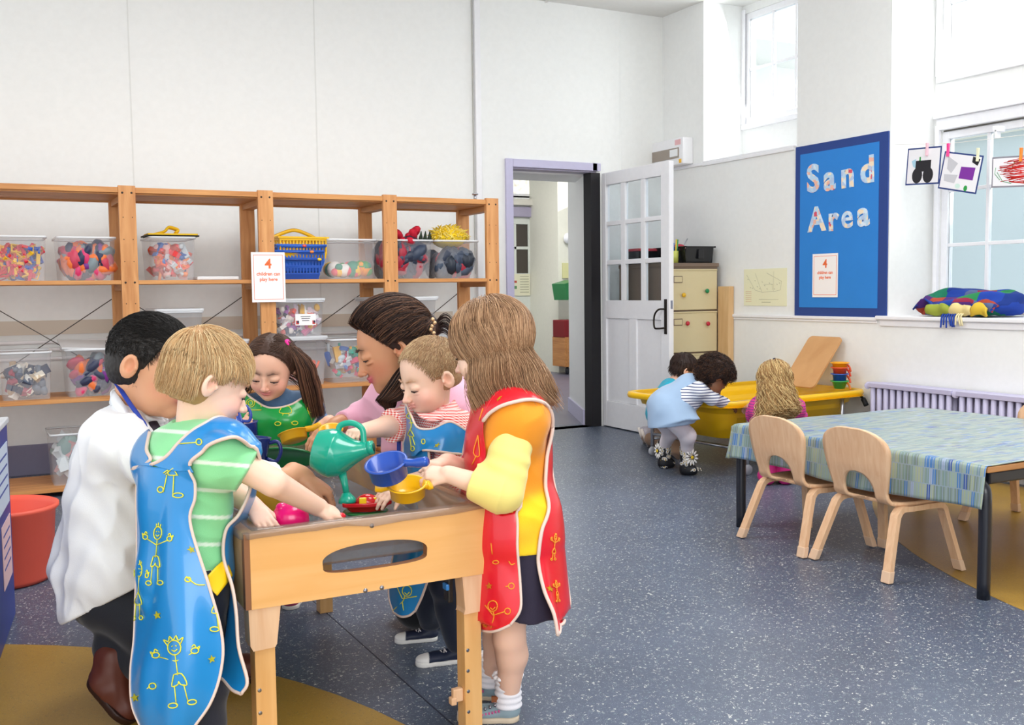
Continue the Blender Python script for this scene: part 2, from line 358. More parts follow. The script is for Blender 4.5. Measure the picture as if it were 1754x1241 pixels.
mb.box(a.x+.03, a.x+.07, YF-.014, YF-.012, a.z-.12, a.z-.09, mat('red_ink', '#b84a3a', .7)); mb.box(a.x+.03, a.x+.07, YF-.014, YF-.012, a.z-.2, a.z-.16, mat('green_ink', '#5a8a5a', .7))
tag(mb.build('door_poster'), 'cream printed notice on the far glazed door', 'notice')
mb = MB(); c = q(971, 408, 11.44); mb.lathe([(0, 0), (.05, .0), (.07, .03), (.07, .05), (0, .05)], M_TRIM, 20, frameM(c, (1, 0, 0), (0, 0, 1))); tag(mb.build('smoke_alarm'), 'round white sounder on the cream hallway wall', 'alarm')

# right wall: pieces around the two window recesses
R1a, R1b, R1z = 5.272, 6.268, 2.025
R2a, R2b, R2z = 2.5, 4.475, .90
mb = MB(); T = XW+.12-XR
mb.box(XR, XR+T, R1b, YB+.1, 0, ZC+.1, M_WALL)
mb.box(XR, XR+T, R1a, R1b, 0, R1z, M_WALL)
mb.box(XR, XR+T, R2b, R1a, 0, ZC+.1, M_WALL)
mb.box(XR, XR+T, R2a, R2b, 0, R2z-.02, M_WALL)
mb.box(XR, XR+T, -3.0, R2a, 0, ZC+.1, M_WALL)
# window 1 plane pieces  (pane area Y 5.25..6.2  z 2.38..3.1)
def winplane(mb, ya, yb, za, zb, holes):
    ys = sorted({ya, yb}|{h[0] for h in holes}|{h[1] for h in holes}); zs = sorted({za, zb}|{h[2] for h in holes}|{h[3] for h in holes})
    for i in range(len(ys)-1):
        for j in range(len(zs)-1):
            cy, cz = (ys[i]+ys[i+1])/2, (zs[j]+zs[j+1])/2
            if not any(h[0] < cy < h[1] and h[2] < cz < h[3] for h in holes): mb.box(XW, XW+.12, ys[i], ys[i+1], zs[j], zs[j+1], M_WALL)
winplane(mb, R1a, R1b, R1z, ZC+.1, [(5.33, 6.255, 2.33, 3.17)])
winplane(mb, R2a, R2b, R2z, ZC+.1, [(2.7, 4.43, 2.36, 3.17), (2.7, 4.42, .97, 2.02)])
struct(mb.build('wall_right'))
def window(name, ya, yb, za, zb, ym, zm, panes_extra=()):
    e = empty(name, (0, 0, 0)); struct(e); w = .045; mb = MB(); x0, x1 = XW+.01, XW+.06
    for (a, b, c, d) in ((ya, ya+w, za, zb), (yb-w, yb, za, zb), (ya+w, yb-w, za, za+w), (ya+w, yb-w, zb-w, zb)): mb.box(x0, x1, a, b, c, d, M_TRIM)
    ys = [ya+w]+list(ym)+[yb-w]; zs = [za+w]+list(zm)+[zb-w]
    for y in ym: mb.box(x0+.008, x1-.012, y-.011, y+.011, za+w, zb-w, M_TRIM)
    for z in zm: mb.box(x0+.0095, x1-.0135, ya+w, yb-w, z-.011, z+.011, M_TRIM)
    mb.build('window_frame', e, bevel=.003)
    for i in range(len(ys)-1):
        for j in range(len(zs)-1):
            mb = MB(); mb.box(x0+.018, x0+.022, ys[i], ys[i+1], zs[j], zs[j+1], M_GLASS); mb.build('window_pane', e)
    return e
window('window_1', 5.33, 6.255, 2.33, 3.17, (5.71, 5.955), (2.745,))
window('window_2', 2.7, 4.43, 2.36, 3.17, (3.55, 3.83, 4.11), (2.8,))
window('window_3', 2.7, 4.42, .97, 2.02, (3.02, 3.29, 3.56, 3.83, 4.10), (1.325, 1.66))
# window boards, picture rail ledges, opening gear
mb = MB(); mb.box(XR-.03, XW, R2a, R2b+.08, R2z-.03, R2z-.005, M_TRIM); mb.box(XR-.012, XR, R2a, R2b+.06, R2z-.07, R2z-.03, M_TRIM); struct(mb.build('trim_11', bevel=.006))
mb = MB(); mb.box(XR-.02, XR+.0, R2b+.08, 5.93, .862, .884, M_TRIM); mb.box(XR-.01, XR, R2b+.08, 5.93, .845, .862, M_TRIM); struct(mb.build('trim_12', bevel=.006))
mb = MB(); mb.box(XR-.012, XW, R1a, R1b, R1z-.004, R1z+.012, M_TRIM); mb.box(XR-.014, XR, R1b, 6.62, 2.005, 2.03, M_TRIM); struct(mb.build('trim_13', bevel=.004))
mb = MB(); mb.box(XR-.016, XR+.01, R1a+.02, R1b-.0, 2.0, 2.022, M_TRIM); struct(mb.build('trim_17', bevel=.004))
mb = MB(); mb.box(XW-.02, XW+.01, R2a, R2b-.03, 2.03, 2.1, M_TRIM); mb.box(XW-.04, XW, R2a, R2b-.02, 2.1, 2.125, M_TRIM); mb.box(XW-.025, XW+.0, 4.42, 4.45, .9, 2.06, M_TRIM); mb.box(XW-.03, XW, R2a, 4.43, .9, .975, M_TRIM); struct(mb.build('trim_14', bevel=.004))
mb = MB(); mb.tube([(XW-.05, 4.36, 2.015), (XW-.05, 2.7, 2.015)], .005, mat('dark_cable', '#4a4640', .5), 8); struct(mb.build('trim_15'))
mb = MB(); mb.box(XW-.02, XW, 2.6, 4.45, 2.32, 2.36, M_TRIM); mb.box(XW-.018, XW, 4.43, 4.46, 2.361, 3.2, M_TRIM); mb.box(XW-.02, XW, 5.3, 6.265, 2.29, 2.33, M_TRIM); mb.box(XW-.018, XW, 6.235, 6.266, 2.331, 3.2, M_TRIM); struct(mb.build('trim_16', bevel=.004))
mb = MB(); c = pt(1711, 222, x=XW-.06); mb.box(c.x-.03, c.x+.03, c.y-.02, c.y+.02, c.z-.015, c.z+.02, M_TRIM); mb.box(c.x-.03, c.x+.01, c.y-.008, c.y+.008, c.z-.05, c.z, M_TRIM)
tag(mb.build('window_catch', bevel=.004), 'small white catch at the top of the lower window', 'catch')
# unseen wall piece added behind the camera to block the sun
mb = MB(); mb.box(2.2, XR+.5, -3.12, -3.0, 0, ZC, M_WALL); struct(mb.build('wall_sun_block'))
# ceiling
mb = MB(); mb.box(-3.5, XR+.5, -3.0, YB+.1, ZC, ZC+.1, M_CEIL); struct(mb.build('ceiling'))
mb = MB(); mb.box(3.9, 3.915, -1, YB, ZC-.012, ZC, M_CEIL); mb.box(-3, XR, 5.9, 5.915, ZC-.012, ZC, M_CEIL); struct(mb.build('ceiling_seam'))
# building seen through the lower window
mb = MB(); mb.box(7.6, 7.8, -2, 26, -.5, 2.32, mat('outside_wall', '#b4bec2', .8)); mb.box(7.5, 7.8, -2, 26, 2.32, 2.42, mat('outside_coping', '#e6e2d4', .8)); struct(mb.build('wall_exterior'))
# ================================================================ DOOR, CABINET, RADIATOR, WALL THINGS
def door_leaf():
    h0 = Vector((4.385, 6.765, 0)); fr = pt(1146, 274, z=1.975); fr.z = 0; ux = (fr-h0).normalized(); L_ = (fr-h0).length
    nx = Vector((-ux.y, ux.x, 0))      # towards +X (room side away from camera)
    M = frameM(h0+Vector((0, 0, .008)), ux, (0, 0, 1), Vector((nx.x, nx.y, 0)))
    def loc(px, py):
        v = Vector((_F+_R*(px-877)/_f-_U*(py-620.5)/_f).tolist()); nrm = nx
        t = (h0-Vector((0, 0, CAM_H))).dot(nrm)/v.dot(nrm); P = Vector((0, 0, CAM_H))+v*t; return (P-h0).dot(ux), P.z-.008
    e = empty('door_1', (0, 0, 0)); struct(e); H = 1.965; T = .04
    c = [loc(1037.5, 400)[0], loc(1062.4, 400)[0], loc(1069.8, 400)[0], loc(1096.6, 400)[0], loc(1103.7, 400)[0], loc(1131.7, 400)[0]]
    zz = [loc(1050, 514)[1], loc(1050, 453)[1], loc(1050, 445)[1], loc(1050, 385.5)[1], loc(1050, 378)[1], loc(1050, 315)[1]]
    mb = MB(); bx = lambda x0, x1, z0, z1, t0=0, t1=T: mb.box(x0, x1, z0, z1, t0, t1, M_TRIM, M)
    bx(0, c[0], 0, H); bx(c[5], L_, 0, H); bx(c[0], c[5], zz[5], H); bx(c[0], c[5], zz[0]-.14, zz[0]); bx(c[0], c[5], 0, .2)
    for k in (1, 3): bx(c[k], c[k+1], zz[0], zz[5], .004, T-.004)
    for k in (1, 3): bx(c[0], c[5], zz[k], zz[k+1], .005, T-.005)
    mid = (c[0]+c[5])/2; bx(mid-.05, mid+.05, .2, zz[0]-.14); bx(c[0], c[5], .2, zz[0]-.14, .014, T-.014)
    mb.build('door_leaf', e, bevel=.004)
    for i in range(3):
        for j in range(3):
            mb = MB(); mb.box(c[2*i], c[2*i+1], zz[2*j], zz[2*j+1], .018, .022, M_GLASS, M); mb.build('door_pane', e)
    a = loc(1141, 512); b = loc(1141, 572); bz = mat('dark_bronze', '#2c2622', .3, .6)
    mb = MB(); xs = L_-.035-.02; mb.box(xs-.0, xs+.03, b[1], a[1], -.006, 0, bz, M)
    mb.tube([M @ Vector(v) for v in smoothpath([(xs+.01, a[1]-.07, -.004), (xs-.02, a[1]-.075, -.04), (xs-.055, a[1]-.12, -.05), (xs-.055, a[1]-.2, -.05), (xs-.02, b[1]+.04, -.04), (xs+.01, b[1]+.045, -.004)], 5)], .007, bz, 8)
    mb.build('door_handle', e, bevel=.002)
    mb = MB(); zq = a[1]-.02; mb.box(L_, L_+.002, zq-.05, zq+.01, .012, .03, M_STEEL, M); mb.build('door_latch', e)
door_leaf()

fc = empty('filing_cabinet', (4.70, 6.35, 0), 0, 'tall cream and brown metal filing cabinet between the open door and the corner', 'filing cabinet')
M_CRM = mat('cream_metal', '#d6c9a2', .4); M_BRN = mat('brown_metal', '#7c6a5c', .45)
x0, x1, y0, y1 = -.235, .235, -.31, .30; HT = 1.262
mb = MB(); mb.box(x0, x1, y0+.004, y1, .03, HT-.025, M_BRN); mb.box(x0-.006, x1+.006, y0-.008, y1, HT-.028, HT, M_BRN); mb.box(x0+.03, x1-.03, y0+.04, y1, 0, .03, M_BLACK); mb.build('body', fc, bevel=.003)
dh = .298
for k in range(4):
    zt_ = HT-.045-k*(dh+.012); d = MB(); d.box(x0+.012, x1-.018, y0-.014, y0+.005, zt_-dh, zt_, M_CRM); d.box(x0+.012, x1-.018, y0-.02, y0-.006, zt_-.012, zt_, M_CRM); dr = d.build('drawer', fc, bevel=.004)
    h = MB(); h.box(x0+.05, x0+.13, y0-.018, y0-.014, zt_-.1, zt_-.05, M_BRN); h.box(x0+.056, x0+.124, y0-.02, y0-.016, zt_-.094, zt_-.056, M_CRM); h.build('label_holder', dr)
for px, py, c, nm in ((1171, 505, '#e2b21f', 'yellow'), (1211, 498, '#13834f', 'green'), (1177.5, 553.5, '#c3243a', 'red'), (1212.5, 554, '#c3243a', 'red')):
    P = pt(px, py, y=6.35+y0-.03); mb = MB(); mb.lathe([(0, .014), (.012, .014), (.017, .008), (.017, 0), (0, 0)], plastic(c), 8, frameM(P, (1, 0, 0), (0, 0, 1)))
    tag(mb.build('magnet'), {'yellow': 'round yellow magnet on the top cabinet drawer', 'green': 'round green magnet on the top cabinet drawer'}.get(nm, ('left' if px < 1190 else 'right')+' one of the two red magnets on the second drawer'), 'magnet')
# on the cabinet
zt_ = HT+.001
tr = empty('desk_tray', (4.80, 6.27, zt_), 0, 'black plastic storage box open at the top on the filing cabinet', 'box'); M_BP = plastic('#191a1e', .25)
def openbox(mb, w, d, h, t, m, taper=.0, lip=0):
    """open box centred on the origin"""
    for (a0, a1, b0, b1, zz0, zz1) in ((-1, 1, -1, 1, 0, t),): mb.box(-w/2+taper, w/2-taper, -d/2+taper, d/2-taper, 0, t, m)
    for sgn in (-1, 1):
        a = [(sgn*(w/2-taper), 0), (sgn*(w/2), h), (sgn*(w/2-t), h), (sgn*(w/2-taper-t), 0)]
        mb.prism(a, -d/2+taper*.6, d/2-taper*.6, m, frameM((0, 0, 0), (1, 0, 0), (0, 0, 1), (0, 1, 0)))
        mb.prism(a_ := [(sgn*(d/2-taper), 0), (sgn*(d/2), h), (sgn*(d/2-t), h), (sgn*(d/2-taper-t), 0)], -w/2+taper*.6, w/2-taper*.6, m, frameM((0, 0, 0), (0, 1, 0), (0, 0, 1), (1, 0, 0)))
    if lip:
        for sgn in (-1, 1):
            mb.box(-w/2-lip, w/2+lip, sgn*d/2-lip, sgn*d/2+lip, h-.006, h+.004, m); mb.box(sgn*w/2-lip, sgn*w/2+lip, -d/2-lip, d/2+lip, h-.006, h+.004, m)
mb = MB(); openbox(mb, .27, .38, .12, .004, M_BP, .015, .008); mb.build('box_body', tr, bevel=.002)
mb = MB(); mb.box(-.02, .03, -.2, -.185, .03, .1, M_BP); mb.build('clip', tr, bevel=.003)
cols = ['#d8342c', '#e8872a', '#e9c93a', '#2f6dbb', '#c4304e', '#3a9a54', '#7a3fa0']
cup = empty('pencil_cup', (4.62, 6.16, zt_), 0, 'small pot of coloured felt pens beside the black box on the cabinet', 'pot')
mb = MB(); mb.lathe([(0, .002), (.034, .002), (.036, .09), (.033, .09), (.031, .006), (0, .006)], mat('lime_clear', '#c8cc62', .2), 20); mb.build('pot', cup)
for k in range(7):
    a = k*2.4; mb = MB(); mb.tube([(.015*math.cos(a), .015*math.sin(a), .01), (.03*math.cos(a), .03*math.sin(a), .15+.012*(k % 3))], .006, plastic(cols[k % 7]), 8); p_ = mb.build('pen', cup)
mb = MB(); mb.box(-.2, .2, -.14, .14, 0, .10, M_BP); mb.box(-.21, .21, -.15, .15, .10, .12, plastic('#b8404a')); o = mb.build('file_box', None, (4.71-.02+.0, 6.52-.0, zt_), bevel=.004)
o.scale = (.95, .6, 1); tag(o, 'dark box with a red lid at the back of the filing cabinet', 'box')
for k, (dx, c) in enumerate(((-.06, '#c8283a'), (0, '#2a2a2e'), (.05, '#d23b4c'))):
    pass
mb = MB(); mb.ell((0, 0, .03), (.06, .03, .03), plastic('#c22a44')); mb.tube([(.04, 0, .04), (.09, .01, .1)], .004, M_STEEL, 6); tag(mb.build('toy_phone', None, (4.75, 6.27, HT+.09)), 'red and black odds and ends in the black box', 'toy')
mb = MB(); mb.box(4.925, 4.975, 5.905, 6.03, 0, 1.088, wood('beech_board', '#ddb888', '#cfa673', (1, 8), .45, 2)); tag(mb.build('wooden_board', bevel=.004), 'tall narrow plywood board standing beside the filing cabinet', 'board')

# fuse box
fb = empty('fuse_box', (XR, 6.59, 2.13), 0, 'white electrical consumer unit high in the corner above the door', 'fuse box')
mb = MB(); mb.box(-.10, 0, -.2, .2, -.10, .105, M_TRIM); mb.build('case', fb, bevel=.01)
mb = MB(); mb.box(-.106, -.10, -.15, .2, -.05, .03, mat('tinted_cover', '#9a8f84', .25)); mb.box(-.108, -.105, -.14, -.04, -.035, .02, mat('white_label', '#eceef0', .6)); mb.build('cover', fb, bevel=.003)
mb = MB(); mb.box(-.102, -.10, -.17, -.1, .05, .09, mat('pink_label', '#e8b7bb', .6)); mb.build('sticker', fb); mb = MB(); mb.box(-.102, -.10, -.18, -.15, -.09, -.06, mat('amber_label', '#f0b93a', .6)); mb.build('sticker', fb)

# radiator
def radiator(y1, n, first):
    e = empty('radiator', (4.90, y1, 0), 0, 'lavender column radiator nearest the sand tray under the window' if first else 'lavender column radiator behind the cloth-covered table', 'radiator')
    pitch = .05
    for k in range(n):
        mb = MB(); yy = -k*pitch-.03
        for xx in (-.045, .0, .045): mb.tube([(xx, yy, .1), (xx, yy, .465)], .0155, M_LAV, 8, flat=1)
        mb.build('column', e)
    mb = MB()
    for z in (.095, .472): mb.tube(smoothpath([(-.06, -.0, z-.004), (-.0, -.005, z), (-.0, -n*pitch-.0, z), (-.0, -n*pitch-.01, z-.004)], 3), .02, M_LAV, 10)
    mb.box(-.065, .065, -n*pitch-.005, -.002, .462, .488, M_LAV); mb.box(-.06, .06, -n*pitch-.005, -.002, .085, .11, M_LAV)
    mb.box(-.03, .03, -.035, -.01, 0, .1, M_LAV); mb.box(-.03, .03, -n*pitch+.01, -n*pitch+.035, 0, .1, M_LAV)
    mb.build('header', e, bevel=.008)
radiator(4.50, 12, True); radiator(3.865, 14, False)

# Sand Area board
M_NAVY = mat('navy_paper', '#2a4488', .8); M_BLU = painted('blue_paper', '#2b83d6', .75, 8, .04)
def quadprism(mb, x, ys, zs, t, m): # quad on the wall
    pass
bd = empty('display_board', (XR, 4.88, 1.45), 0, 'tall blue display board with a navy border on the wall', 'display board')
mb = MB(); mb.box(-.012, 0, -.398, .392, -.568, .565, M_NAVY); mb.build('border', bd, bevel=.002)
mb = MB(); mb.box(-.014, -.012, -.33, .345, -.51, .51, M_BLU); mb.build('backing_paper', bd)
def patch_mat():
    m = mat('patchwork_paper', '#cfe0ef', .7); N, L, b = nodes(m); mp = mapping(N, L, (1, 1, 1)); v = N.new('ShaderNodeTexVoronoi'); v.inputs['Scale'].default_value = 38; v.distance = 'CHEBYCHEV'
    L.new(mp.outputs[0], v.inputs['Vector']); s = N.new('ShaderNodeSeparateColor'); L.new(v.outputs['Color'], s.inputs[0])
    r = ramp(N, [(0, '#bcd8ef'), (.35, '#d9e7f4'), (.5, '#f3dfc4'), (.7, '#b6c9e6'), (.85, '#f0b9a4'), (.94, '#f6ead2'), (.98, '#d9536a')], 'CONSTANT'); L.new(s.outputs[0], r.inputs[0]); L.new(r.outputs[0], b.inputs['Base Color']); return m
M_PATCH = patch_mat()
def letter(ch, px, py, size, tilt=0, base=True):
    P = pt(px, py, x=XR-.016); M = frameM((P.x, P.y, P.z), (0, -1, 0), (0, 0, 1), (-1, 0, 0)) @ Matrix.Rotation(tilt, 4, 'Z')
    vs, fs = text_mesh(ch, size, M_PATCH, M, .0015, .004 if ch == 'e' else .0085); mb = MB(); mb.add(vs, fs, M_PATCH)
    tag(mb.build('letter'), {'S': 'large patterned capital S at the top of the blue board', 'A': 'patterned capital A starting the lower word on the board', 'n': 'patterned letter n in the upper word on the board', 'd': 'patterned letter d ending the upper word on the board', 'r': 'patterned letter r in the lower word on the board', 'e': 'patterned letter e in the lower word on the board'}.get(ch, 'patterned letter a after the capital S on the board' if py < 340 else 'patterned letter a at the end of the lower word'), 'letter', None)
for ch, px, py, s, t in (('S', 1393, 327, .245, .04), ('a', 1421, 324, .225, .03), ('n', 1452, 319, .225, .04), ('d', 1486, 311, .225, .04), ('A', 1399, 394, .215, .03), ('r', 1427, 393, .215, .03), ('e', 1451, 389, .215, .02), ('a', 1479, 385, .215, .04)):
    letter(ch, px, py, s, t)
# "4 children can play here" cards
M_CARD = mat('laminated_card', '#fbf6f4', .15); M_ORG = mat('orange_ink', '#f0713c', .6)
def card(name, M, w, h, label):
    e = empty(name, M.translation, 0, label, 'sign'); Mi = M.copy(); Mi.translation = (0, 0, 0)
    mb = MB(); mb.box(-w/2, w/2, -h/2, h/2, -.0015, 0, M_CARD, Mi); mb.build('card', e)
    mb = MB(); t = .0025; a, b = w/2-.012, h/2-.015
    for (x0, x1, y0, y1) in ((-a, a, b-t, b), (-a, a, -b, -b+t), (-a, -a+t, -b, b), (a-t, a, -b, b)): mb.box(x0, x1, y0, y1, 0, .0006, M_ORG, Mi)
    for s, sz, yy, bo in (('4', h*.27, h*.18, .0018), ('children can', h*.098, h*.035, .0006), ('play here', h*.098, -h*.075, .0006)):
        vs, fs = text_mesh(s, sz, M_ORG, Mi @ Matrix.Translation((0, yy, .0005)), .0003, bo); mb.add(vs, fs, M_ORG)
    mb.build('printing', e); return e
P = pt(1413, 471.5, x=XR-.02); card('notice_card', frameM(P, (0, -1, .0), (0, 0, 1), (-1, 0, 0)), .225, .285, 'small white card with orange printing low on the blue board')
P = pt(460, 474.5, y=5.925); card('notice_card', frameM(P, (1, 0, 0), (0, 0, 1), (0, -1, 0)), .196, .288, 'white card with orange printing fixed to the shelving post')
# plan drawing on the wall
e = empty('wall_drawing', (XR-.001, 5.577, 1.078), 0, 'pale yellow sheet with a faint pencil plan left of the blue board', 'drawing')
mb = MB(); mb.box(-.003, 0, -.22, .22, -.131, .131, mat('pale_yellow_paper', '#edebc9', .8)); mb.build('sheet', e)
mb = MB(); gi = mat('pencil', '#b9b79c', .9); ri = mat('faint_red', '#dca08c', .9)
def stroke(mb, pts, r, m): mb.tube([(-.0035, -a, b) for a, b in pts], r, m, 4)
stroke(mb, [(-.19, .09), (-.1, -.02), (-.03, -.035), (.1, -.03), (.16, -.02), (.17, .04), (.02, .1)], .0012, gi); stroke(mb, [(-.1, .1), (-.03, -.03)], .001, gi); stroke(mb, [(.09, .11), (.09, -.03)], .001, gi)
stroke(mb, [(-.01, .02), (.08, .02), (.08, -.02)], .001, gi); stroke(mb, [(-.06, -.085), (.14, -.085)], .0012, gi); stroke(mb, [(-.03, -.105), (.06, -.105)], .002, gi)
for k in range(6): stroke(mb, [(-.2, -.03-.014*k), (-.14, -.03-.014*k)], .0012, ri)
for k in range(14): stroke(mb, [(-.18+.025*k, .06-.07*abs(math.sin(k))), (-.17+.025*k, .055-.07*abs(math.sin(k)))], .002, gi)
mb.build('pencil_lines', e)

# pictures pegged on a line across the window recess
XL = 5.0
mb = MB(); mb.tube([(XL, 4.46, 1.93), (XL, 4.05, 1.885), (XL, 3.6, 1.87), (XL, 2.55, 1.9)], .0015, mat('string', '#e6e2da', .8), 6); tag(mb.build('hanging_line'), 'thin white line strung across the lower window recess', 'line')
def paper(corners, label, deco, border='#2b3f7c'):
    C_ = [pt(px, py, x=XL-.006) for px, py in corners]; c = sum(C_, Vector())/4
    e = empty('childs_picture', c, 0, label, 'picture'); ux = ((C_[1]-C_[0])+(C_[2]-C_[3])); uy = ((C_[0]-C_[3])+(C_[1]-C_[2])); w = ux.length/2; h = uy.length/2
    M = frameM((0, 0, 0), ux, uy, (-1, 0, 0)); mb = MB(); mb.box(-w/2, w/2, -h/2, h/2, -.001, 0, mat('paper_edge_'+border[1:], border, .7), M); mb.box(-w/2+.009, w/2-.009, -h/2+.009, h/2-.009, 0, .0008, mat('drawing_paper', '#ecebef', .8), M); mb.build('sheet', e)
    for m_, kind, data in deco:
        mb = MB()
        if kind == 'poly': mb.prism([(x*w/2, y*h/2) for x, y in data], .001, .0018, m_, M)
        if kind == 'ell': cx, cy, rx, ry = data; mb.prism([((cx+rx*math.cos(a*.3491))*w/2, (cy+ry*math.sin(a*.3491))*h/2) for a in range(18)], .001, .002, m_, M)
        if kind == 'line':
            for l in data: mb.tube([M @ Vector((x*w/2, y*h/2, .0015)) for x, y in l], .0016, m_, 4)
        mb.build('paper_shape', e)
    return e
BK = mat('black_paper', '#26252a', .8)
paper([(1555, 254), (1614, 250), (1608, 314), (1551, 318)], 'leftmost pegged picture with black cut-out shapes', [(BK, 'poly', [(-.45, .3), (.45, .3), (.45, -.3), (-.45, -.3)]), (BK, 'ell', (-.32, -.5, .3, .42)), (BK, 'ell', (.32, -.5, .3, .42)), (mat('green_paper', '#2f9a48', .8), 'poly', [(-.25, .5), (-.17, .5), (-.17, .25), (-.25, .25)]), (mat('pale_blue_paper', '#a9d0e2', .8), 'poly', [(-.7, .3), (-.45, .4), (-.45, -.1), (-.6, 0)])])
paper([(1619, 259), (1685, 266), (1672, 333), (1606, 322)], 'tilted pegged picture with a purple rectangle', [(mat('purple_paper', '#7c2f9c', .8), 'poly', [(-.0, .3), (.72, .34), (.7, -.32), (-.02, -.32)]), (mat('grey_paper', '#c6c6cc', .8), 'poly', [(-.75, .75), (-.2, .45), (-.45, -.1), (-.7, .1)]), (mat('grey_paper', '#c6c6cc', .8), 'poly', [(-.8, -.2), (-.1, -.15), (-.2, -.6), (-.75, -.55)]), (BK, 'poly', [(.5, .9), (.88, .8), (.8, .45), (.5, .6)]), (mat('mint_paper', '#cfe8de', .8), 'ell', (.0, -.72, .13, .13)), (mat('green_paper', '#2f9a48', .8), 'ell', (.42, -.78, .09, .15))])
random.seed(3); rl = []
for k in range(46):
    y = -.7+1.4*random.random(); x0_ = -.8+.5*random.random()+.2*abs(y); rl.append([(x0_, y), (x0_+.5, y+random.uniform(-.15, .2)), (x0_+.9+random.random()*.4, y+random.uniform(-.2, .2))])
paper([(1700, 270), (1800, 262), (1800, 319), (1697, 321)], 'pegged picture with red scribbles beside the tilted one', [(mat('red_paint', '#d8261f', .6), 'line', rl), (mat('green_paint', '#3f9a55', .6), 'line', [[(-.85, .3), (-.88, -.1), (-.7, -.5)], [(-.8, .0), (-.6, -.6), (-.3, -.75)], [(-.2, .6), (-.3, .2)], [(.1, -.7), (.4, -.6)]])], '#8c8a94')
def peg(px, py, c, label):
    P = pt(px, py, x=XL-.012); m_ = plastic(c); mb = MB(); mb.box(-.006, .006, -.006, .006, -.04, .035, m_, Matrix.Rotation(.12, 4, 'Y')); mb.box(-.006, .006, -.006, .006, -.04, .035, m_, Matrix.Rotation(-.12, 4, 'Y') @ Matrix.Rotation(.08, 4, 'X'))
    tag(mb.build('clothes_peg', None, P, bevel=.001), label, 'peg', 'pegs on the line')
peg(1588, 255, '#f0c3cf', 'pale pink peg holding the leftmost picture'); peg(1624, 256, '#ee3f8e', 'bright pink peg at the left of the tilted picture'); peg(1675, 264, '#e9e8c6', 'cream peg at the right of the tilted picture'); peg(1749, 264, '#f08a2c', 'orange peg on the red scribble picture')

# folded blanket on the sill
def plaid():
    m = mat('plaid_wool', '#4a5a9a', .95); N, L, b = nodes(m); mp = mapping(N, L, (9, 9, 11)); v = N.new('ShaderNodeTexVoronoi'); v.distance = 'CHEBYCHEV'; v.inputs['Scale'].default_value = 1.0; v.inputs['Randomness'].default_value = .45; L.new(mp.outputs[0], v.inputs['Vector'])
    s = N.new('ShaderNodeSeparateColor'); L.new(v.outputs['Color'], s.inputs[0]); r = ramp(N, [(0, '#1d3f9c'), (.16, '#8f2444'), (.28, '#177457'), (.42, '#4b2672'), (.54, '#56648c'), (.64, '#247f4a'), (.74, '#18347f'), (.86, '#a8412a'), (.95, '#8f8d3c')], 'CONSTANT'); L.new(s.outputs[0], r.inputs[0]); L.new(r.outputs[0], b.inputs['Base Color'])
    n = N.new('ShaderNodeTexNoise'); n.inputs['Scale'].default_value = 220; bumpit(N, L, b, n.outputs['Fac'], .4, .003); return m
bl = empty('blanket', (5.14, 4.02, R2z), 0, 'crumpled plaid woollen blanket in bright colours on the window sill', 'blanket')
mb = MB(); nu, nv = 110, 36; G = []
for i in range(nu):
    a = 2*PI*i/nu; row = []
    for j in range(nv):
        t = 2*PI*j/nv; R_a = 1+.05*math.sin(3*a+.5)
        fold = .10*math.sin(3*t+4*a)+.07*math.sin(5*t-3*a+1); rr = .068*(1+fold)
        x = (.10*R_a+rr*math.cos(t)*1.0)*math.sin(a); y = (.262*R_a+rr*math.cos(t))*math.cos(a); z = .066+rr*.98*math.sin(t)+.022*math.sin(a-.3)+.012*math.sin(2*a)
        row.append(Vector((x, y, max(.003, z))))
    row.append(row[0].copy()); G.append(row)
mb.grid(G, plaid(), True, False); mb.build('folds', bl)
mb = MB(); G = [[Vector((.16*u, .27*v_, .055+.03*math.sin(9*v_+5*u)+.02*math.cos(11*u-3*v_))) for v_ in np.linspace(-1, 1, 20)] for u in np.linspace(-1, 1, 14)]; mb.grid(G, plaid(), False, False); mb.build('inner_fold', bl, solid=.01)
for k, (yy, c, w_) in enumerate(((.08, '#9aa53f', .16), (-.07, '#e3cf8e', .15), (-.19, '#d8b63a', .12))):
    mb = MB(); G = []
    for i in range(18):
        u = i/17; row = []
        for j in range(10): v_ = j/9; row.append(Vector((-.168-.012*math.sin(PI*v_)-.008*math.sin(9*u+k), yy-w_/2+w_*u, .008+(.045+.02*math.sin(PI*u))*v_+.006*math.sin(8*u+2*k))))
        G.append(row)
    mb.grid(G, mat('wool_'+c[1:], c, .95)); mb.build('fold_edge', bl, solid=.010)
for k in range(9):
    mb = MB(); yy = .03-.016*k; c = '#2b4aa5' if k < 6 else '#e9dcae'; mb.tube(smoothpath([(-.165, yy, .02), (-.19, yy+.006, .0), (-.195, yy+random.uniform(-.012, .012), -.05-.02*random.random())], 4), .005, mat('wool_'+c[1:], c, .95), 6); mb.build('tassel', bl)

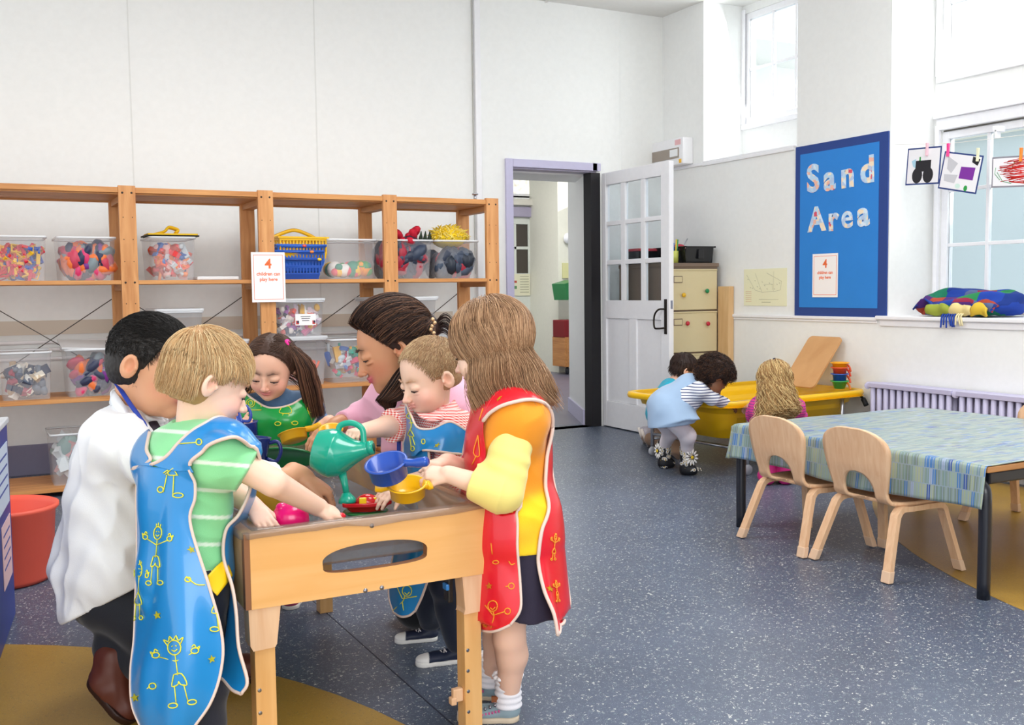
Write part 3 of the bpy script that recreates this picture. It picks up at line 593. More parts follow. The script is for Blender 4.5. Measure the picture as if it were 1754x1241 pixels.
# ================================================================ TABLE AND CHAIRS (right)
def cloth_mat():
    m = mat('leaf_print_oilcloth', '#9fb4b0', .38); N, L, b = nodes(m); t = N.new('ShaderNodeUVMap'); t.uv_map = 'UVMap'
    br = N.new('ShaderNodeTexBrick'); br.offset = .5; br.inputs['Scale'].default_value = 1; br.inputs['Brick Width'].default_value = .0145; br.inputs['Row Height'].default_value = .058; br.inputs['Mortar Size'].default_value = .0024; br.inputs['Mortar Smooth'].default_value = .6
    L.new(t.outputs[0], br.inputs['Vector'])
    # per-brick random colour
    dv = N.new('ShaderNodeVectorMath'); dv.operation = 'DIVIDE'; dv.inputs[1].default_value = (.0145, .058, 1); L.new(t.outputs[0], dv.inputs[0])
    sx = N.new('ShaderNodeSeparateXYZ'); L.new(dv.outputs[0], sx.inputs[0])
    fy = N.new('ShaderNodeMath'); fy.operation = 'FLOOR'; L.new(sx.outputs[1], fy.inputs[0])
    md = N.new('ShaderNodeMath'); md.operation = 'FLOORED_MODULO'; md.inputs[1].default_value = 2; L.new(fy.outputs[0], md.inputs[0])
    hf = N.new('ShaderNodeMath'); hf.operation = 'MULTIPLY_ADD'; hf.inputs[1].default_value = .5; L.new(md.outputs[0], hf.inputs[0]); L.new(sx.outputs[0], hf.inputs[2])
    fx_ = N.new('ShaderNodeMath'); fx_.operation = 'FLOOR'; L.new(hf.outputs[0], fx_.inputs[0])
    cb = N.new('ShaderNodeCombineXYZ'); L.new(fx_.outputs[0], cb.inputs[0]); L.new(fy.outputs[0], cb.inputs[1])
    wn = N.new('ShaderNodeTexWhiteNoise'); wn.noise_dimensions = '2D'; L.new(cb.outputs[0], wn.inputs['Vector'])
    r = ramp(N, [(0, '#768f88'), (.2, '#92a596'), (.38, '#6f8a94'), (.46, '#9ca68b'), (.6, '#85968f'), (.74, '#72837c'), (.88, '#4577b0'), (.95, '#2b4a94'), (.975, '#97a6c2')], 'CONSTANT'); L.new(wn.outputs['Value'], r.inputs[0])
    mx = N.new('ShaderNodeMixRGB'); L.new(br.outputs['Fac'], mx.inputs[0]); L.new(r.outputs[0], mx.inputs[1]); mx.inputs[2].default_value = (*hx('#8c9caa'), 1)
    # printed wash that is paler on some areas of the cloth
    L.new(mx.outputs[0], b.inputs['Base Color']); b.inputs['Coat Weight'].default_value = .35; b.inputs['Coat Roughness'].default_value = .2; return m
TX0, TX1, TY0, TY1, TZ = 3.03, 4.22, 2.285, 3.58, .462
tb = empty('school_table', ((TX0+TX1)/2, (TY0+TY1)/2, 0), 0, 'low square school table with black tube legs on the right', 'table')
hxx, hyy = (TX1-TX0)/2, (TY1-TY0)/2
mb = MB(); mb.box(-hxx, hxx, -hyy, hyy, TZ-.022, TZ, wood('table_top', '#c08a58', '#a86f40', (1, 8), .4, 0)); mb.build('table_top', tb, bevel=.004)
for sx in (-1, 1):
    for sy in (-1, 1):
        mb = MB(); X_, Y_ = sx*(hxx-.015), sy*(hyy+.0)
        mb.tube(smoothpath([(X_, Y_*1.0-sy*.02, 0), (X_, Y_-sy*.02, TZ-.12), (X_, Y_-sy*.03, TZ-.055), (X_, Y_-sy*.075, TZ-.036), (X_, Y_-sy*.2, TZ-.034)], 6), .023, M_BLACK, 4, up=(1, 0, 0)) if 0 else mb.tube(smoothpath([(X_, Y_-sy*.02, 0), (X_, Y_-sy*.02, TZ-.14), (X_, Y_-sy*.035, TZ-.07), (X_, Y_-sy*.09, TZ-.045), (X_, Y_-sy*.25, TZ-.045)], 6), .022, M_BLACK, 12, up=(1, 0, 0)); mb.build('leg', tb)
mb = MB()
for sx in (-1, 1): mb.box(sx*(hxx-.015)-.018, sx*(hxx-.015)+.018, -hyy+.1, hyy-.1, TZ-.066, TZ-.024, M_BLACK)
for sy in (-1, 1): mb.box(-hxx+.03, hxx-.03, sy*(hyy-.03)-.015, sy*(hyy-.03)+.015, TZ-.066, TZ-.024, M_BLACK)
mb.build('frame', tb, bevel=.006)
# cloth
def cloth():
    me_v = []; uv = []; na, nb = 60, 90
    # cross-section in X: hem up the left side, over the top
    hem = .155; A = []
    for k in range(14): A.append(('h', k/13))
    for k in range(1, na): A.append(('t', k/(na-1)))
    verts = []; faces = []; rows = len(A); Ly = TY1-TY0; yB = 14
    for kind, t in A:
        for j in range(nb+yB):
            if j < nb: yy = TY0+Ly*j/(nb-1)*1.0; dz = 0
            else: yy = TY1+.008+.004*math.sin(j); dz = -hem*(j-nb+1)/yB
            if kind == 'h':
                amp = (1-t); x = TX0-.009-amp*.012*(1+math.sin(yy*9+1)*.9+.4*math.sin(yy*23)); z = TZ+.003-hem*(1-t)-.01*(1-t)*math.sin(yy*5)
                if j >= nb: z = min(z, TZ+.003); 
                if t > .93: x += .004
                u, v = yy, t*hem
                if j >= nb:
                    f = (j-nb+1)/yB; x = TX0-.009-.02*f; yy = TY1+.008+.02*f*(1-t)+.01; z = TZ+.003-hem*max(1-t, f)
            else:
                x = TX0-.006+(TX1+.0-TX0+.006)*t; z = TZ+.0035+dz; u, v = yy, hem+(x-TX0)
                if j < nb: z += .0015*math.sin(x*13+yy*7)
            verts.append((x, yy, z)); uv.append((u, v))
    n = nb+yB
    for i in range(rows-1):
        for j in range(n-1): faces.append((i*n+j, (i+1)*n+j, (i+1)*n+j+1, i*n+j+1))
    me = bpy.data.meshes.new('tablecloth'); me.from_pydata(verts, [], faces); ul = me.uv_layers.new(name='UVMap')
    for l in me.loops: ul.data[l.index].uv = uv[l.vertex_index]
    me.polygons.foreach_set('use_smooth', [True]*len(me.polygons)); me.materials.append(cloth_mat())
    o = bpy.data.objects.new('tablecloth', me); COL.objects.link(o); tag(o, 'blue and green leaf-print wipe-clean cloth draped over the low square table', 'tablecloth')
    md = o.modifiers.new('s', 'SOLIDIFY'); md.thickness = .0015; md.offset = 1
cloth()
M_CAP = mat('clear_foot', '#d8b79a', .3)
def make_chair():
    e = empty('child_chair', (0, 0, 0))
    # shell: s along the profile, u across
    SZ = .272
    def prof(s):
        # s<0 seat going forward (+x), s>0 back going up
        r = .035; arc = r*1.35
        if s < 0: return Vector((r-s, 0, SZ+.012*0))
        if s < arc: a = s/r; return Vector((r-r*math.sin(a), 0, SZ+r-r*math.cos(a)))
        a = 1.35; b0 = Vector((r-r*math.sin(a), 0, SZ+r-r*math.cos(a))); q_ = s-arc; return b0+Vector((-math.cos(a)*-1*-.0-.16*q_, 0, .985*q_))
    Sb = .30
    def wid(s):
        if s < -.2: return .155*math.sqrt(max(0, 1-((-s-.2)/.11)**2))**.5 if s > -.309 else .03
        if s < .06: return .155-.02*max(0, (s+.1)/.16)
        t = (s-.06)/(Sb-.06); w_ = .135+.036*math.sin(min(t, .8)/.8*PI/2)
        if t > .6: w_ *= max(0, 1-((t-.6)/.402)**2.6)**.42
        return w_
    def hole(s):
        if s < .008 or s > .135: return 0
        t = (s-.008)/.127; return .078*math.sqrt(max(0, 1-(max(t, .35)-.35)**2/.65**2))*(min(1, (t/.08))**.5 if t < .08 else 1)
    m = M_BEECH; sv = [-.305, -.30, -.29, -.27, -.24, -.2, -.1, -.04, 0, .0079]+[.008+.127*k/22 for k in range(23)]+[.1352, .15, .17, .19, .21, .23, .25, .265, .275, .285, .292, .297, .2995]
    for part in ('seat', 'backrest'):
        mb = MB()
        ss = [s for s in sv if (s <= .0079 if part == 'seat' else s >= .0079)]
        for sg in (-1, 1):
            G = []
            for s in ss:
                h_, w_ = hole(s), wid(s); row = []
                for j in range(9):
                    u = h_+(w_-h_)*j/8; p_ = prof(s).copy(); p_.y = sg*u
                    if s > .05: p_.x -= .012*(1-(u/.17)**2)*min(1, (s-.05)/.1)*-1*-1
                    if s < 0: p_.z -= .008*(1-(u/.16)**2)
                    row.append(p_)
                G.append(row)
            mb.grid(G, m, False, sg > 0)
        mb.build(part, e, weld=True, solid=.013)
    for sg in (-1, 1):
        for fb_ in (0, 1):
            y_ = sg*.148; yo = sg*.185
            top = SZ-.012
            if fb_ == 0: path = [(.10, y_, top-.006), (.055, y_, top-.006), (.03, y_+sg*.004, top-.02), (.015, y_+sg*.008, top-.05), (-.045, yo, .035)]
            else: path = [(.10, y_-.0, top-.006), (.235, y_, top-.006), (.262, y_+sg*.003, top-.02), (.272, y_+sg*.006, top-.05), (.31, yo, .035)]
            mb = MB(); pp = smoothpath(path, 6); n = len(pp); V = []; F_ = []
            for i, p_ in enumerate(pp):
                t = (pp[min(i+1, n-1)]-pp[max(i-1, 0)]).normalized(); nrm = Vector((t.z, 0, -t.x)).normalized(); 
                for (a, b_) in ((-.5, -1), (-.5, 1), (.5, 1), (.5, -1)): V.append(p_+Vector((0, a*.036, 0))+nrm*b_*.010)
            for i in range(n-1):
                for k in range(4): F_.append((i*4+k, i*4+(k+1) % 4, i*4+4+(k+1) % 4, i*4+4+k))
            F_ += [(0, 1, 2, 3), ((n-1)*4+3, (n-1)*4+2, (n-1)*4+1, (n-1)*4)]
            mb.add(V, F_, m); lg = mb.build('leg', e, bevel=.003)
            mb = MB(); p0, p1 = pp[-1]+(pp[-2]-pp[-1])*.3, Vector(path[-1])+(Vector(path[-1])-Vector(path[-2])).normalized()*.034
            p1.z = .004; mb.tube([p0, p1], .0255, M_CAP, 4, up=(0, 1, 0)); 
            V = []
            for p_ in (p0, p1):
                for (a, b_) in ((-1, -1), (1, -1), (1, 1), (-1, 1)): V.append(p_+Vector((b_*.0125, a*.0205, 0)))
            mb = MB(); mb.add(V, [(0, 3, 2, 1), (4, 5, 6, 7), (0, 1, 5, 4), (1, 2, 6, 5), (2, 3, 7, 6), (3, 0, 4, 7)], M_CAP); mb.build('foot_cap', lg, bevel=.003)
    return e
ch0 = make_chair(); tag(ch0, 'light bentwood child chair at the far left of the cloth-covered table', 'chair', 'bentwood chairs at the low table')
ch0.location = (2.955, 3.205, 0); ch0.rotation_euler.z = math.radians(-2)
for (x, y, rz, lab) in ((2.965, 2.785, -2, 'light bentwood child chair nearest the camera, pushed under the table'), (4.30, 2.94, 180, 'bentwood chair beyond the cloth-covered table, cut by the right picture edge')):
    c = copy_tree(ch0); c.location = (x, y, 0); c.rotation_euler.z = math.radians(rz); c['label'] = lab

# ================================================================ SAND TRAY
M_YEL = mat('yellow_plastic', '#f5c20c', .35, coat=.2)
def rrect(w, d, r, n=6, notch=0):
    P = []
    for cx, cy, a0 in ((w/2-r, d/2-r, 0), (-w/2+r, d/2-r, 90), (-w/2+r, -d/2+r, 180), (w/2-r, -d/2+r, 270)):
        for k in range(n+1):
            a = math.radians(a0+90*k/n); P.append((cx+r*math.cos(a), cy+r*math.sin(a)))
    return P
TR = .432
st = empty('sand_tray', (4.305, 5.0, 0), math.radians(4), 'large yellow plastic sand tray on a wheeled metal stand by the wall', 'sand tray')
mb = MB(); outs = []
for (w_, d_, z, r_) in ((1.29, .96, TR-.035, .13), (1.31, .98, TR-.02, .14), (1.30, .97, TR, .14), (1.22, .89, TR, .12), (1.20, .87, TR-.02, .11), (1.13, .79, TR-.03, .1), (1.11, .77, TR-.06, .1), (1.02, .70, TR-.215, .1), (.90, .60, TR-.225, .08)):
    outs.append([Vector((x, y+(.035*math.cos(x*PI/.55) if abs(y) > .3 and z > TR-.04 and w_ > 1.2 else 0)*(-1 if y > 0 else 1)*-1, z)) for x, y in rrect(w_, d_, r_)])
n = len(outs[0]); G = [[ring[i] for ring in outs] for i in range(n)]
mb.grid(G, M_YEL, True, True); mb.add(outs[-1], [tuple(range(n))], M_YEL)
# outside skin
outs2 = [[Vector((x, y, z)) for x, y in rrect(w_, d_, r_)] for (w_, d_, z, r_) in ((1.27, .94, TR-.034, .13), (1.15, .81, TR-.036, .1), (1.13, .79, TR-.075, .1), (1.08, .76, TR-.08, .1), (1.02, .70, TR-.225, .1), (.92, .62, TR-.235, .08))]
G = [[ring[i] for ring in outs2] for i in range(n)]; mb.grid(G, M_YEL, True, False); mb.add(outs2[-1], [tuple(reversed(range(n)))], M_YEL)
mb.build('tub', st)
for sx in (-1, 1):
    for sy in (-1, 1):
        x_, y_ = sx*.40-.0, sy*.425; mb = MB(); mb.tube([(x_, y_, .05), (x_, y_, TR-.03)], .0125, M_CHROME, 12); lg = mb.build('leg', st)
        mb = MB(); mb.lathe([(0, -.012), (.026, -.012), (.03, -.006), (.03, .006), (.026, .012), (0, .012)], mat('grey_wheel', '#a9acb4', .4), 20, Matrix.Translation((x_-.012, y_-.015, .031)) @ Matrix.Rotation(PI/2, 4, 'X')); mb.tube([(x_, y_, .03), (x_, y_, .06)], .009, M_STEEL, 8); mb.build('castor', lg)
mb = MB()
for sy in (-1, 1): mb.tube([(-.4, sy*.425, .11), (.4, sy*.425, .11)], .010, M_CHROME, 10)
for sx in (-1, 1): mb.tube([(sx*.4, -.425, .14), (sx*.4, .425, .14)], .010, M_CHROME, 10)
mb.build('stretcher', st)
sd = mat('sand', '#e2b866', .95); N, L, b = nodes(sd); nz = N.new('ShaderNodeTexNoise'); nz.inputs['Scale'].default_value = 40; nz.inputs['Detail'].default_value = 8; bumpit(N, L, b, nz.outputs['Fac'], .8, .01)
mb = MB(); G = []
for i in range(40):
    row = []
    for j in range(26):
        x, y = -.5+1.0*i/39, -.345+.69*j/25; row.append(Vector((x, y, TR-.14+.012*math.sin(x*9)+.01*math.sin(y*13+x*5)+.01*random.random())))
    G.append(row)
mb.grid(G, sd, False, False); o = mb.build('sand', None, (4.305, 5.0, 0), (0, 0, math.radians(4))); tag(o, 'pale sand lying in the yellow tray', 'sand', kind='stuff')
# leaning board
a, b_, c_ = pt(1380, 603, x=4.955), pt(1433, 611, x=4.965), pt(1414, 668, x=4.80)
mb = MB(); o_ = Vector((4.70, 5.10, TR+.004)); M = frameM(o_, (0, -1, -.0), Vector((.24, -.0, .30)))
mb.prism([(x+.145, y+.20) for x, y in rrect(.29, .40, .03)], -.006, .006, wood('hardboard', '#d2a06c', '#c6935f', (2, 2), .6, 0), M); tag(mb.build('leaning_board'), 'brown wooden board with rounded corners leaning behind the sand tray', 'board')
# sand moulds on the rim
sm = [('#2fa04c', 0, .040, .052), ('#2a55b8', .045, .046, .05), ('#e5552a', .085, .044, .05), ('#f4a81c', .115, .05, .052)]
P0 = Vector((4.83, 4.78, TR+.002)); P0 = pt(1438, 668, x=4.83)
for k, (c, dz, r0, r1) in enumerate(sm):
    mb = MB(); mb.lathe([(0, .002), (r0*.8, .002), (r1*.9, .045), (r1+.006, .047), (r1+.006, .053), (r1-.002, .053), (r0*.72, .008), (0, .008)], plastic(c), 20)
    o = mb.build('sand_bucket', None, (P0.x, P0.y, TR+.002+dz)); 
    mb = MB(); h_ = plastic(['#e8862a', '#e5552a', '#e8452a', '#e5552a'][k]); mb.tube(smoothpath([(r1, 0, .045), (r1+.02, -.01, .02), (r1+.022, -.02, -.01)], 4), .007, h_, 6); mb.build('handle', o)
    tag(o, ['green toy bucket at the bottom of the stack on the tray', 'blue toy bucket second in the stack on the tray', 'red toy bucket third up in the stack on the tray', 'yellow toy bucket on top of the stack on the tray'][k], 'toy bucket', 'stack of toy buckets')
mb = MB(); a = pt(1471, 674, x=4.9); b_ = pt(1484, 694, x=4.9); mb.tube(smoothpath([a, (a+b_)/2+Vector((0, -.005, .004)), b_], 5), [.008]*5+[.016]*6, mat('black_rubber', '#17181a', .6), 10); tag(mb.build('rubber_strap'), 'short black rubber strap hanging from the right end of the sand tray', 'strap')

# ================================================================ RED TUB AND BLUE UNIT AT LEFT
tu = mat('coral_tub', '#f0634e', .45, sss=0); b = tu.node_tree.nodes['Principled BSDF']
mb = MB(); mb.lathe([(0, .003), (.165, .003), (.175, .02), (.190, .26), (.204, .275), (.204, .288), (.196, .291), (.184, .27), (.168, .02), (0, .01)], tu, 64); tb2 = mb.build('flexible_tub', None, (.072, 4.30, 0)); tag(tb2, 'large round coral red plastic tub on the floor below the shelves', 'tub')
for sg in (0, 1):
    mb = MB(); a = .8+sg*PI; c_ = Vector((math.cos(a), math.sin(a), 0)); t_ = Vector((-math.sin(a), math.cos(a), 0)); mb.tube(smoothpath([c_*.202+t_*-.06+Vector((0, 0, .27)), c_*.222+t_*-.04+Vector((0, 0, .262)), c_*.222+t_*.04+Vector((0, 0, .262)), c_*.202+t_*.06+Vector((0, 0, .27))], 6), .011, tu, 8); mb.build('tub_handle', tb2)
A = Vector((.095, 3.82, 0)); ang = math.atan2(.27, .034); 
bu = empty('blue_unit', A, 0, 'low blue storage unit with notices at the left edge of the picture', 'storage unit')
Mb = Matrix.Rotation(ang-PI/2, 4, 'Z') @ Matrix.Rotation(0, 4, 'X')
M_BLUNIT = mat('blue_laminate', '#2a3f8f', .4); M_GRYTOP = mat('grey_laminate', '#c9ced4', .4)
mb = MB(); mb.box(-.42, 0, -1.3, 0, .0, .655, M_BLUNIT, Mb); mb.build('body', bu, bevel=.004)
mb = MB(); mb.box(-.43, .006, -1.3, .006, .655, .675, M_GRYTOP, Mb); mb.box(-.43, -.02, -1.3, -.10, .675, .70, M_GRYTOP, Mb); mb.build('top', bu, bevel=.004)
for (y0_, y1_, z0_, z1_, c) in ((-.36, -.05, .40, .60, '#c6d4e6'), (-.30, -.06, .16, .36, '#e8c3c6'), (-.7, -.42, .3, .55, '#d7dce6')):
    mb = MB(); mb.box(.001, .003, y0_, y1_, z0_, z1_, mat('notice_'+c[1:], c, .5), Mb)
    for k in range(4): mb.box(.003, .0036, y0_+.03, y1_-.03, z1_-.04-.035*k, z1_-.033-.035*k, mat('blue_ink', '#44539a', .6), Mb)
    mb.build('notice', bu)
# ================================================================ SHELVING
SY0, SY1 = 5.95, 6.42; PW = .088; PX = [-.01, .742, 1.50, 2.268, 2.972]
SHZ = [(.048, 'low'), (.525, 'mid'), (1.158, 'up'), (1.645, 'top')]
sh = empty('shelving_unit', (1.5, 6.2, 0), 0, 'long open pine shelving unit against the back wall', 'shelves')
def S(name, mb, **k):
    o = mb.build(name, None, **k); o.parent = sh; o.matrix_parent_inverse = Matrix.Translation(-sh.location); return o
M_HOLE = mat('bolt_dark', '#3c332b', .4, .5)
for i, x in enumerate(PX):
    H = 1.672
    for y0_, y1_ in ((SY0-.0, SY0+.028), (SY1-.028, SY1)):
        mb = MB(); mb.box(x, x+PW, y0_, y1_, 0, H, M_PINE)
        if y0_ < 6.1:
            for z in (1.645, 1.158, .525, .06):
                for dx in (.02, .068): mb.lathe([(0, .003), (.005, .003), (.006, 0)], M_HOLE, 10, frameM((x+dx, y0_, z-.012), (1, 0, 0), (0, 0, 1)))
            for z in (1.5, 1.38, 1.26, 1.03, .91, .79, .67, .4, .28, .16):
                for dx in (.02, .068): mb.lathe([(0, .0006), (.003, .0006), (.003, 0)], M_HOLE, 8, frameM((x+dx, y0_, z), (1, 0, 0), (0, 0, 1)))
        S('post', mb, bevel=.003)
    for z, _ in SHZ:
        mb = MB(); mb.box(x+.012, x+PW-.012, SY0+.028, SY1-.028, z-.055, z-.02, M_PINED); S('cross_rail', mb, bevel=.002)
for i in range(-1, 4):
    x0, x1 = (PX[i]+PW if i >= 0 else -.8), PX[i+1] if i >= 0 else PX[0]
    if i == -1: x0, x1 = -.75, PX[0]
    for z, nm in SHZ:
        if nm == 'top':
            mb = MB()
            for k in range(5): mb.box(x0-.03, x1+.03, SY0+.03+k*.083, SY0+.03+k*.083+.074, z-.02, z, M_PINEX)
            mb.box(x0-.0, x1, SY0+.004, SY0+.026, z-.012, z+.018, M_PINEX); mb.box(x0, x1, SY1-.026, SY1-.004, z-.03, z, M_PINEX)
        else:
            mb = MB(); mb.box(x0-.0, x1, SY0+.002, SY1-.002, z-.022, z, M_PINEX)
        S('shelf', mb, bevel=.002)
M_ROD = mat('brace_rod', '#5e5b58', .4, .7)
for i, z0_, z1_ in ((0, .62, 1.13), (1, .62, 1.13), (2, .62, 1.13), (3, .62, 1.13)):
    xa, xb = PX[i]+.04, PX[i+1]+.04
    mb = MB(); mb.tube([(xa, SY1+.012, z1_-.05), (xb, SY1+.012, z0_-.05)], .003, M_ROD, 6); mb.tube([(xa, SY1+.018, z0_-.05), (xb, SY1+.018, z1_-.05)], .003, M_ROD, 6); S('brace', mb)
mb = MB(); mb.tube([(PX[4]-.03, SY0+.1, 1.66), (PX[4]-.03, SY0+.1, 1.70)], .008, M_STEEL, 8); mb.lathe([(0, 0), (.02, .0), (.02, .01), (0, .01)], M_STEEL, 12, Matrix.Translation((PX[4]-.03, SY0+.1, 1.70))); S('clamp', mb)

# ---- contents
PAL = {'build': ['#e4262f', '#f2b51e', '#d42038', '#f2c12a', '#2b57b5', '#e03f58'], 'cloth': ['#2c3350', '#d2366c', '#e9773a', '#7a2f8a', '#7f8d93', '#c6415a', '#3a3f58'],
       'orange': ['#f2622c', '#ef4a4a', '#e9b7b0', '#3f6db8', '#f08a3a', '#cfd6da', '#b8432c'], 'balls': ['#ef6a72', '#f2a030', '#4fa04b', '#f0ebe4', '#2f8f72', '#e64f5f', '#f4c22f'],
       'dark': ['#2b3346', '#39465a', '#1f2836', '#a3263a', '#343f53'], 'pale': ['#e6dccb', '#4b566b', '#cdb79a', '#e9e6de', '#37425c', '#77808c', '#b04a5a'],
       'mix': ['#f1e6dc', '#e66a9a', '#f2b93a', '#e9d9e6', '#a85fb0', '#e2543f', '#ffffff', '#3d3a4c'], 'toys': ['#f0b64a', '#d9e2ea', '#e04468', '#3fa08a', '#f0efe8', '#5a80c8'], 'paper': ['#dfe5e8', '#9fb8b4', '#e6b0b0', '#c9d2da']}
def content(kind, w, d, h, n, size):
    """loose toys filling a bin, sitting on its floor"""
    mb = MB(); pal = PAL[kind]
    for k in range(n):
        c = mat('toy_'+random.choice(pal).strip('#'), '#ffffff') if 0 else None
        col = random.choice(pal); m_ = mat('toy_'+col[1:], col, .45)
        s = size*random.uniform(.6, 1.3); z = s*.5+(h-s)*random.random(); f = .88+.12*z/h
        x = random.uniform(-1, 1)*(w/2*f-s*.42); y = (-1 if random.random() < .6 else random.uniform(-1, 1))*(d/2*f-s*.42)
        R_ = Euler((random.random()*3, random.random()*3, random.random()*3)).to_matrix().to_4x4(); M = Matrix.Translation((x, y, z)) @ R_
        if kind == 'balls': mb.ell((x, y, max(z, s*.55)), (s*.5,)*3, m_, None, 14, 8)
        elif kind in ('cloth', 'dark'):
            mb.ell((0, 0, 0), (s*.75, s*.6, s*.35), m_, M, 10, 6)
        elif kind in ('build',):
            t = s*.14
            for (a0, a1, b0, b1) in ((-.5, .5, .35, .5), (-.5, .5, -.5, -.35), (-.5, -.35, -.35, .35), (.35, .5, -.35, .35)): mb.box(a0*s, a1*s, b0*s, b1*s, -t, t, m_, M)
        else:
            q_ = random.random()
            if q_ < .45: mb.box(-s*.6, s*.6, -s*.25, s*.25, -s*.18, s*.18, m_, M)
            elif q_ < .75: mb.ell((0, 0, 0), (s*.5, s*.35, s*.35), m_, M, 10, 6)
            else: mb.tube([M @ Vector((-s*.6, 0, 0)), M @ Vector((s*.6, 0, 0))], s*.14, m_, 8)
    return mb
def plastic_bin(px0, px1, ytop, zs, label, kind, fill=.7, lid=False, n=60, size=.06, Y=6.0, depth=.36, yaw=0, clabel=None, group='clear plastic toy bins on the shelves'):
    a, b_ = pt(px0, ytop, y=Y), pt(px1, ytop, y=Y); w = b_.x-a.x; h = (a.z+b_.z)/2-zs
    e = empty('plastic_bin', ((a.x+b_.x)/2, Y+depth/2, zs+.001), yaw, label, 'plastic bin', group); tp = .1
    V = []; rings = []
    for (sc, z) in ((1-tp, .0), (1-tp*.15, h-.008), (1, h-.008), (1.035, h-.012), (1.035, h), (1-tp*.1, h), (1-tp-.02, .004)):
        rings.append([Vector((x*sc, y*sc, z)) for x, y in rrect(w*.965, depth*.965, .025, 3)])
    n_ = len(rings[0]); mb = MB(); G = [[r_[i] for r_ in rings[:3]] for i in range(n_)]; mb.grid(G, M_BOX, True); mb.add(rings[0], [tuple(reversed(range(n_)))], M_BOX); mb.build('bin_body', e)
    mb = MB(); G = [[r_[i] for r_ in rings[2:6]] for i in range(n_)]; mb.grid(G, M_LID, True); mb.build('rim', e)
    if lid:
        mb = MB(); mb.prism(rrect(w*1.02, depth*1.02, .025, 3), h+.001, h+.014, M_LID); mb.build('lid', e, bevel=.003)
    if kind:
        c = content(kind, w*(1-tp), depth*(1-tp), h*fill, n, size).build('toy_pieces', None, (e.location.x, e.location.y, zs+.006), (0, 0, yaw))
        tag(c, clabel or label.replace('clear plastic bin', 'loose pieces'), 'toys', kind='stuff')
    return e, w, h
random.seed(11)
Z1, Z2, Z0 = SHZ[2][0], SHZ[1][0], SHZ[0][0]
plastic_bin(-22, 81, 403, Z1, 'clear bin at the left end of the upper shelf full of red and yellow frames', 'build', .8, False, 150, .055, clabel='red and yellow plastic construction frames in the leftmost upper bin')
plastic_bin(96, 200, 405, Z1, 'clear bin of crumpled dressing-up clothes left of the first tall post', 'cloth', .85, False, 90, .10, clabel='crumpled dark and pink clothes in the second upper bin')
eb, w_, h_ = plastic_bin(255, 337, 405, Z1, 'clear bin of orange pieces with a yellow and black thing on top', 'orange', .9, False, 110, .07, clabel='orange and grey toy pieces in the bin under the yellow and black roll')
M_Y2 = mat('yellow_foam', '#e0b41c', .7)
mb = MB(); mb.tube(smoothpath([(-.1, .0, .01), (-.03, -.02, .03), (.0, 0, .055), (.05, .0, .04), (.03, -.02, .02)], 6), .016, M_Y2, 8, flat=.5); mb.box(-.14, .15, -.1, .1, 0, .008, mat('black_foam', '#23251f', .7)); mb.box(-.13, .14, -.11, .05, .008, .016, M_Y2)
tag(mb.build('rolled_mat', None, (eb.location.x, eb.location.y-.05, Z1+h_+.003), bevel=.002), 'yellow and black foam piece curled on top of the orange toy bin', 'foam toy')
a, b_ = pt(338, 474, y=6.0), pt(418, 474, y=6.0); mb = MB(); mb.box(a.x, b_.x-.03, 6.0, 6.3, Z1+.001, Z1+.02, M_LID); tag(mb.build('bin_lid', bevel=.004), 'flat white bin lid lying on the upper shelf', 'lid')
plastic_bin(562, 648, 409, Z1, 'clear bin holding coloured balls right of the stacked baskets', 'balls', .45, False, 40, .075, clabel='coloured play balls in the bin beside the baskets')
e5, w5, h5 = plastic_bin(652, 744, 410, Z1, 'clear bin of dark clothes behind the post with red cloth on top', 'dark', .97, False, 70, .13, clabel='dark blue clothes in the bin behind the third post')
e6, w6, h6 = plastic_bin(746, 822, 411, Z1, 'clear bin topped with yellow fluff at the right end of the upper shelf', 'dark', .75, False, 60, .12, clabel='dark clothes under the yellow fluff in the rightmost bin')
mb = MB(); m_ = mat('red_velvet', '#c01530', .8)
for k in range(14): mb.ell((random.uniform(-.1, .05), random.uniform(-.1, .05), random.uniform(0, .05)), (.05, .03, .025), m_, Euler((random.random(), random.random(), random.random()*3)).to_matrix().to_4x4(), 10, 6)
o = mb.build('red_costume', None, (e5.location.x+.02, e5.location.y-.02, Z1+h5-.005)); tag(o, 'red cloth heaped on the bin of dark clothes', 'costume')
mb = MB(); m_ = mat('dark_green_felt', '#22301c', .8)
for k in range(3): mb.tube([(.03*k, 0, 0), (.03*k+.005, 0, .07)], [.02, .002], m_, 8)
tag(mb.build('felt_crown', None, (e5.location.x+.12, e5.location.y-.1, Z1+h5-.01)), 'dark green pointed felt piece sticking out beside the red cloth', 'costume')
# yellow fluffy thing: tufts
mb = MB(); m_ = mat('yellow_fur', '#f2cf26', .8); m2 = mat('pale_yellow_fur', '#f8e27a', .8)
for k in range(500):
    a = random.random()*2*PI; t = math.acos(random.uniform(-.1, 1)); d_ = Vector((math.cos(a)*math.sin(t), math.sin(a)*math.sin(t), math.cos(t))); p0 = Vector((d_.x*.12, d_.y*.11, d_.z*.075+.0)); tt = Vector((random.uniform(-1, 1), random.uniform(-1, 1), random.uniform(-.6, .9)))
    mb.tube([p0*.7, p0, p0+tt*.018, p0+tt*.03+Vector((0, 0, -.006))], [.006, .005, .003, .001], random.choice((m_, m2)), 4, False)
mb.ell((0, 0, 0), (.115, .11, .07), m_)
tag(mb.build('fluffy_costume', None, (e6.location.x-.0, e6.location.y-.03, Z1+h6+.02)), 'fluffy bright yellow costume heaped on the rightmost bin', 'costume')
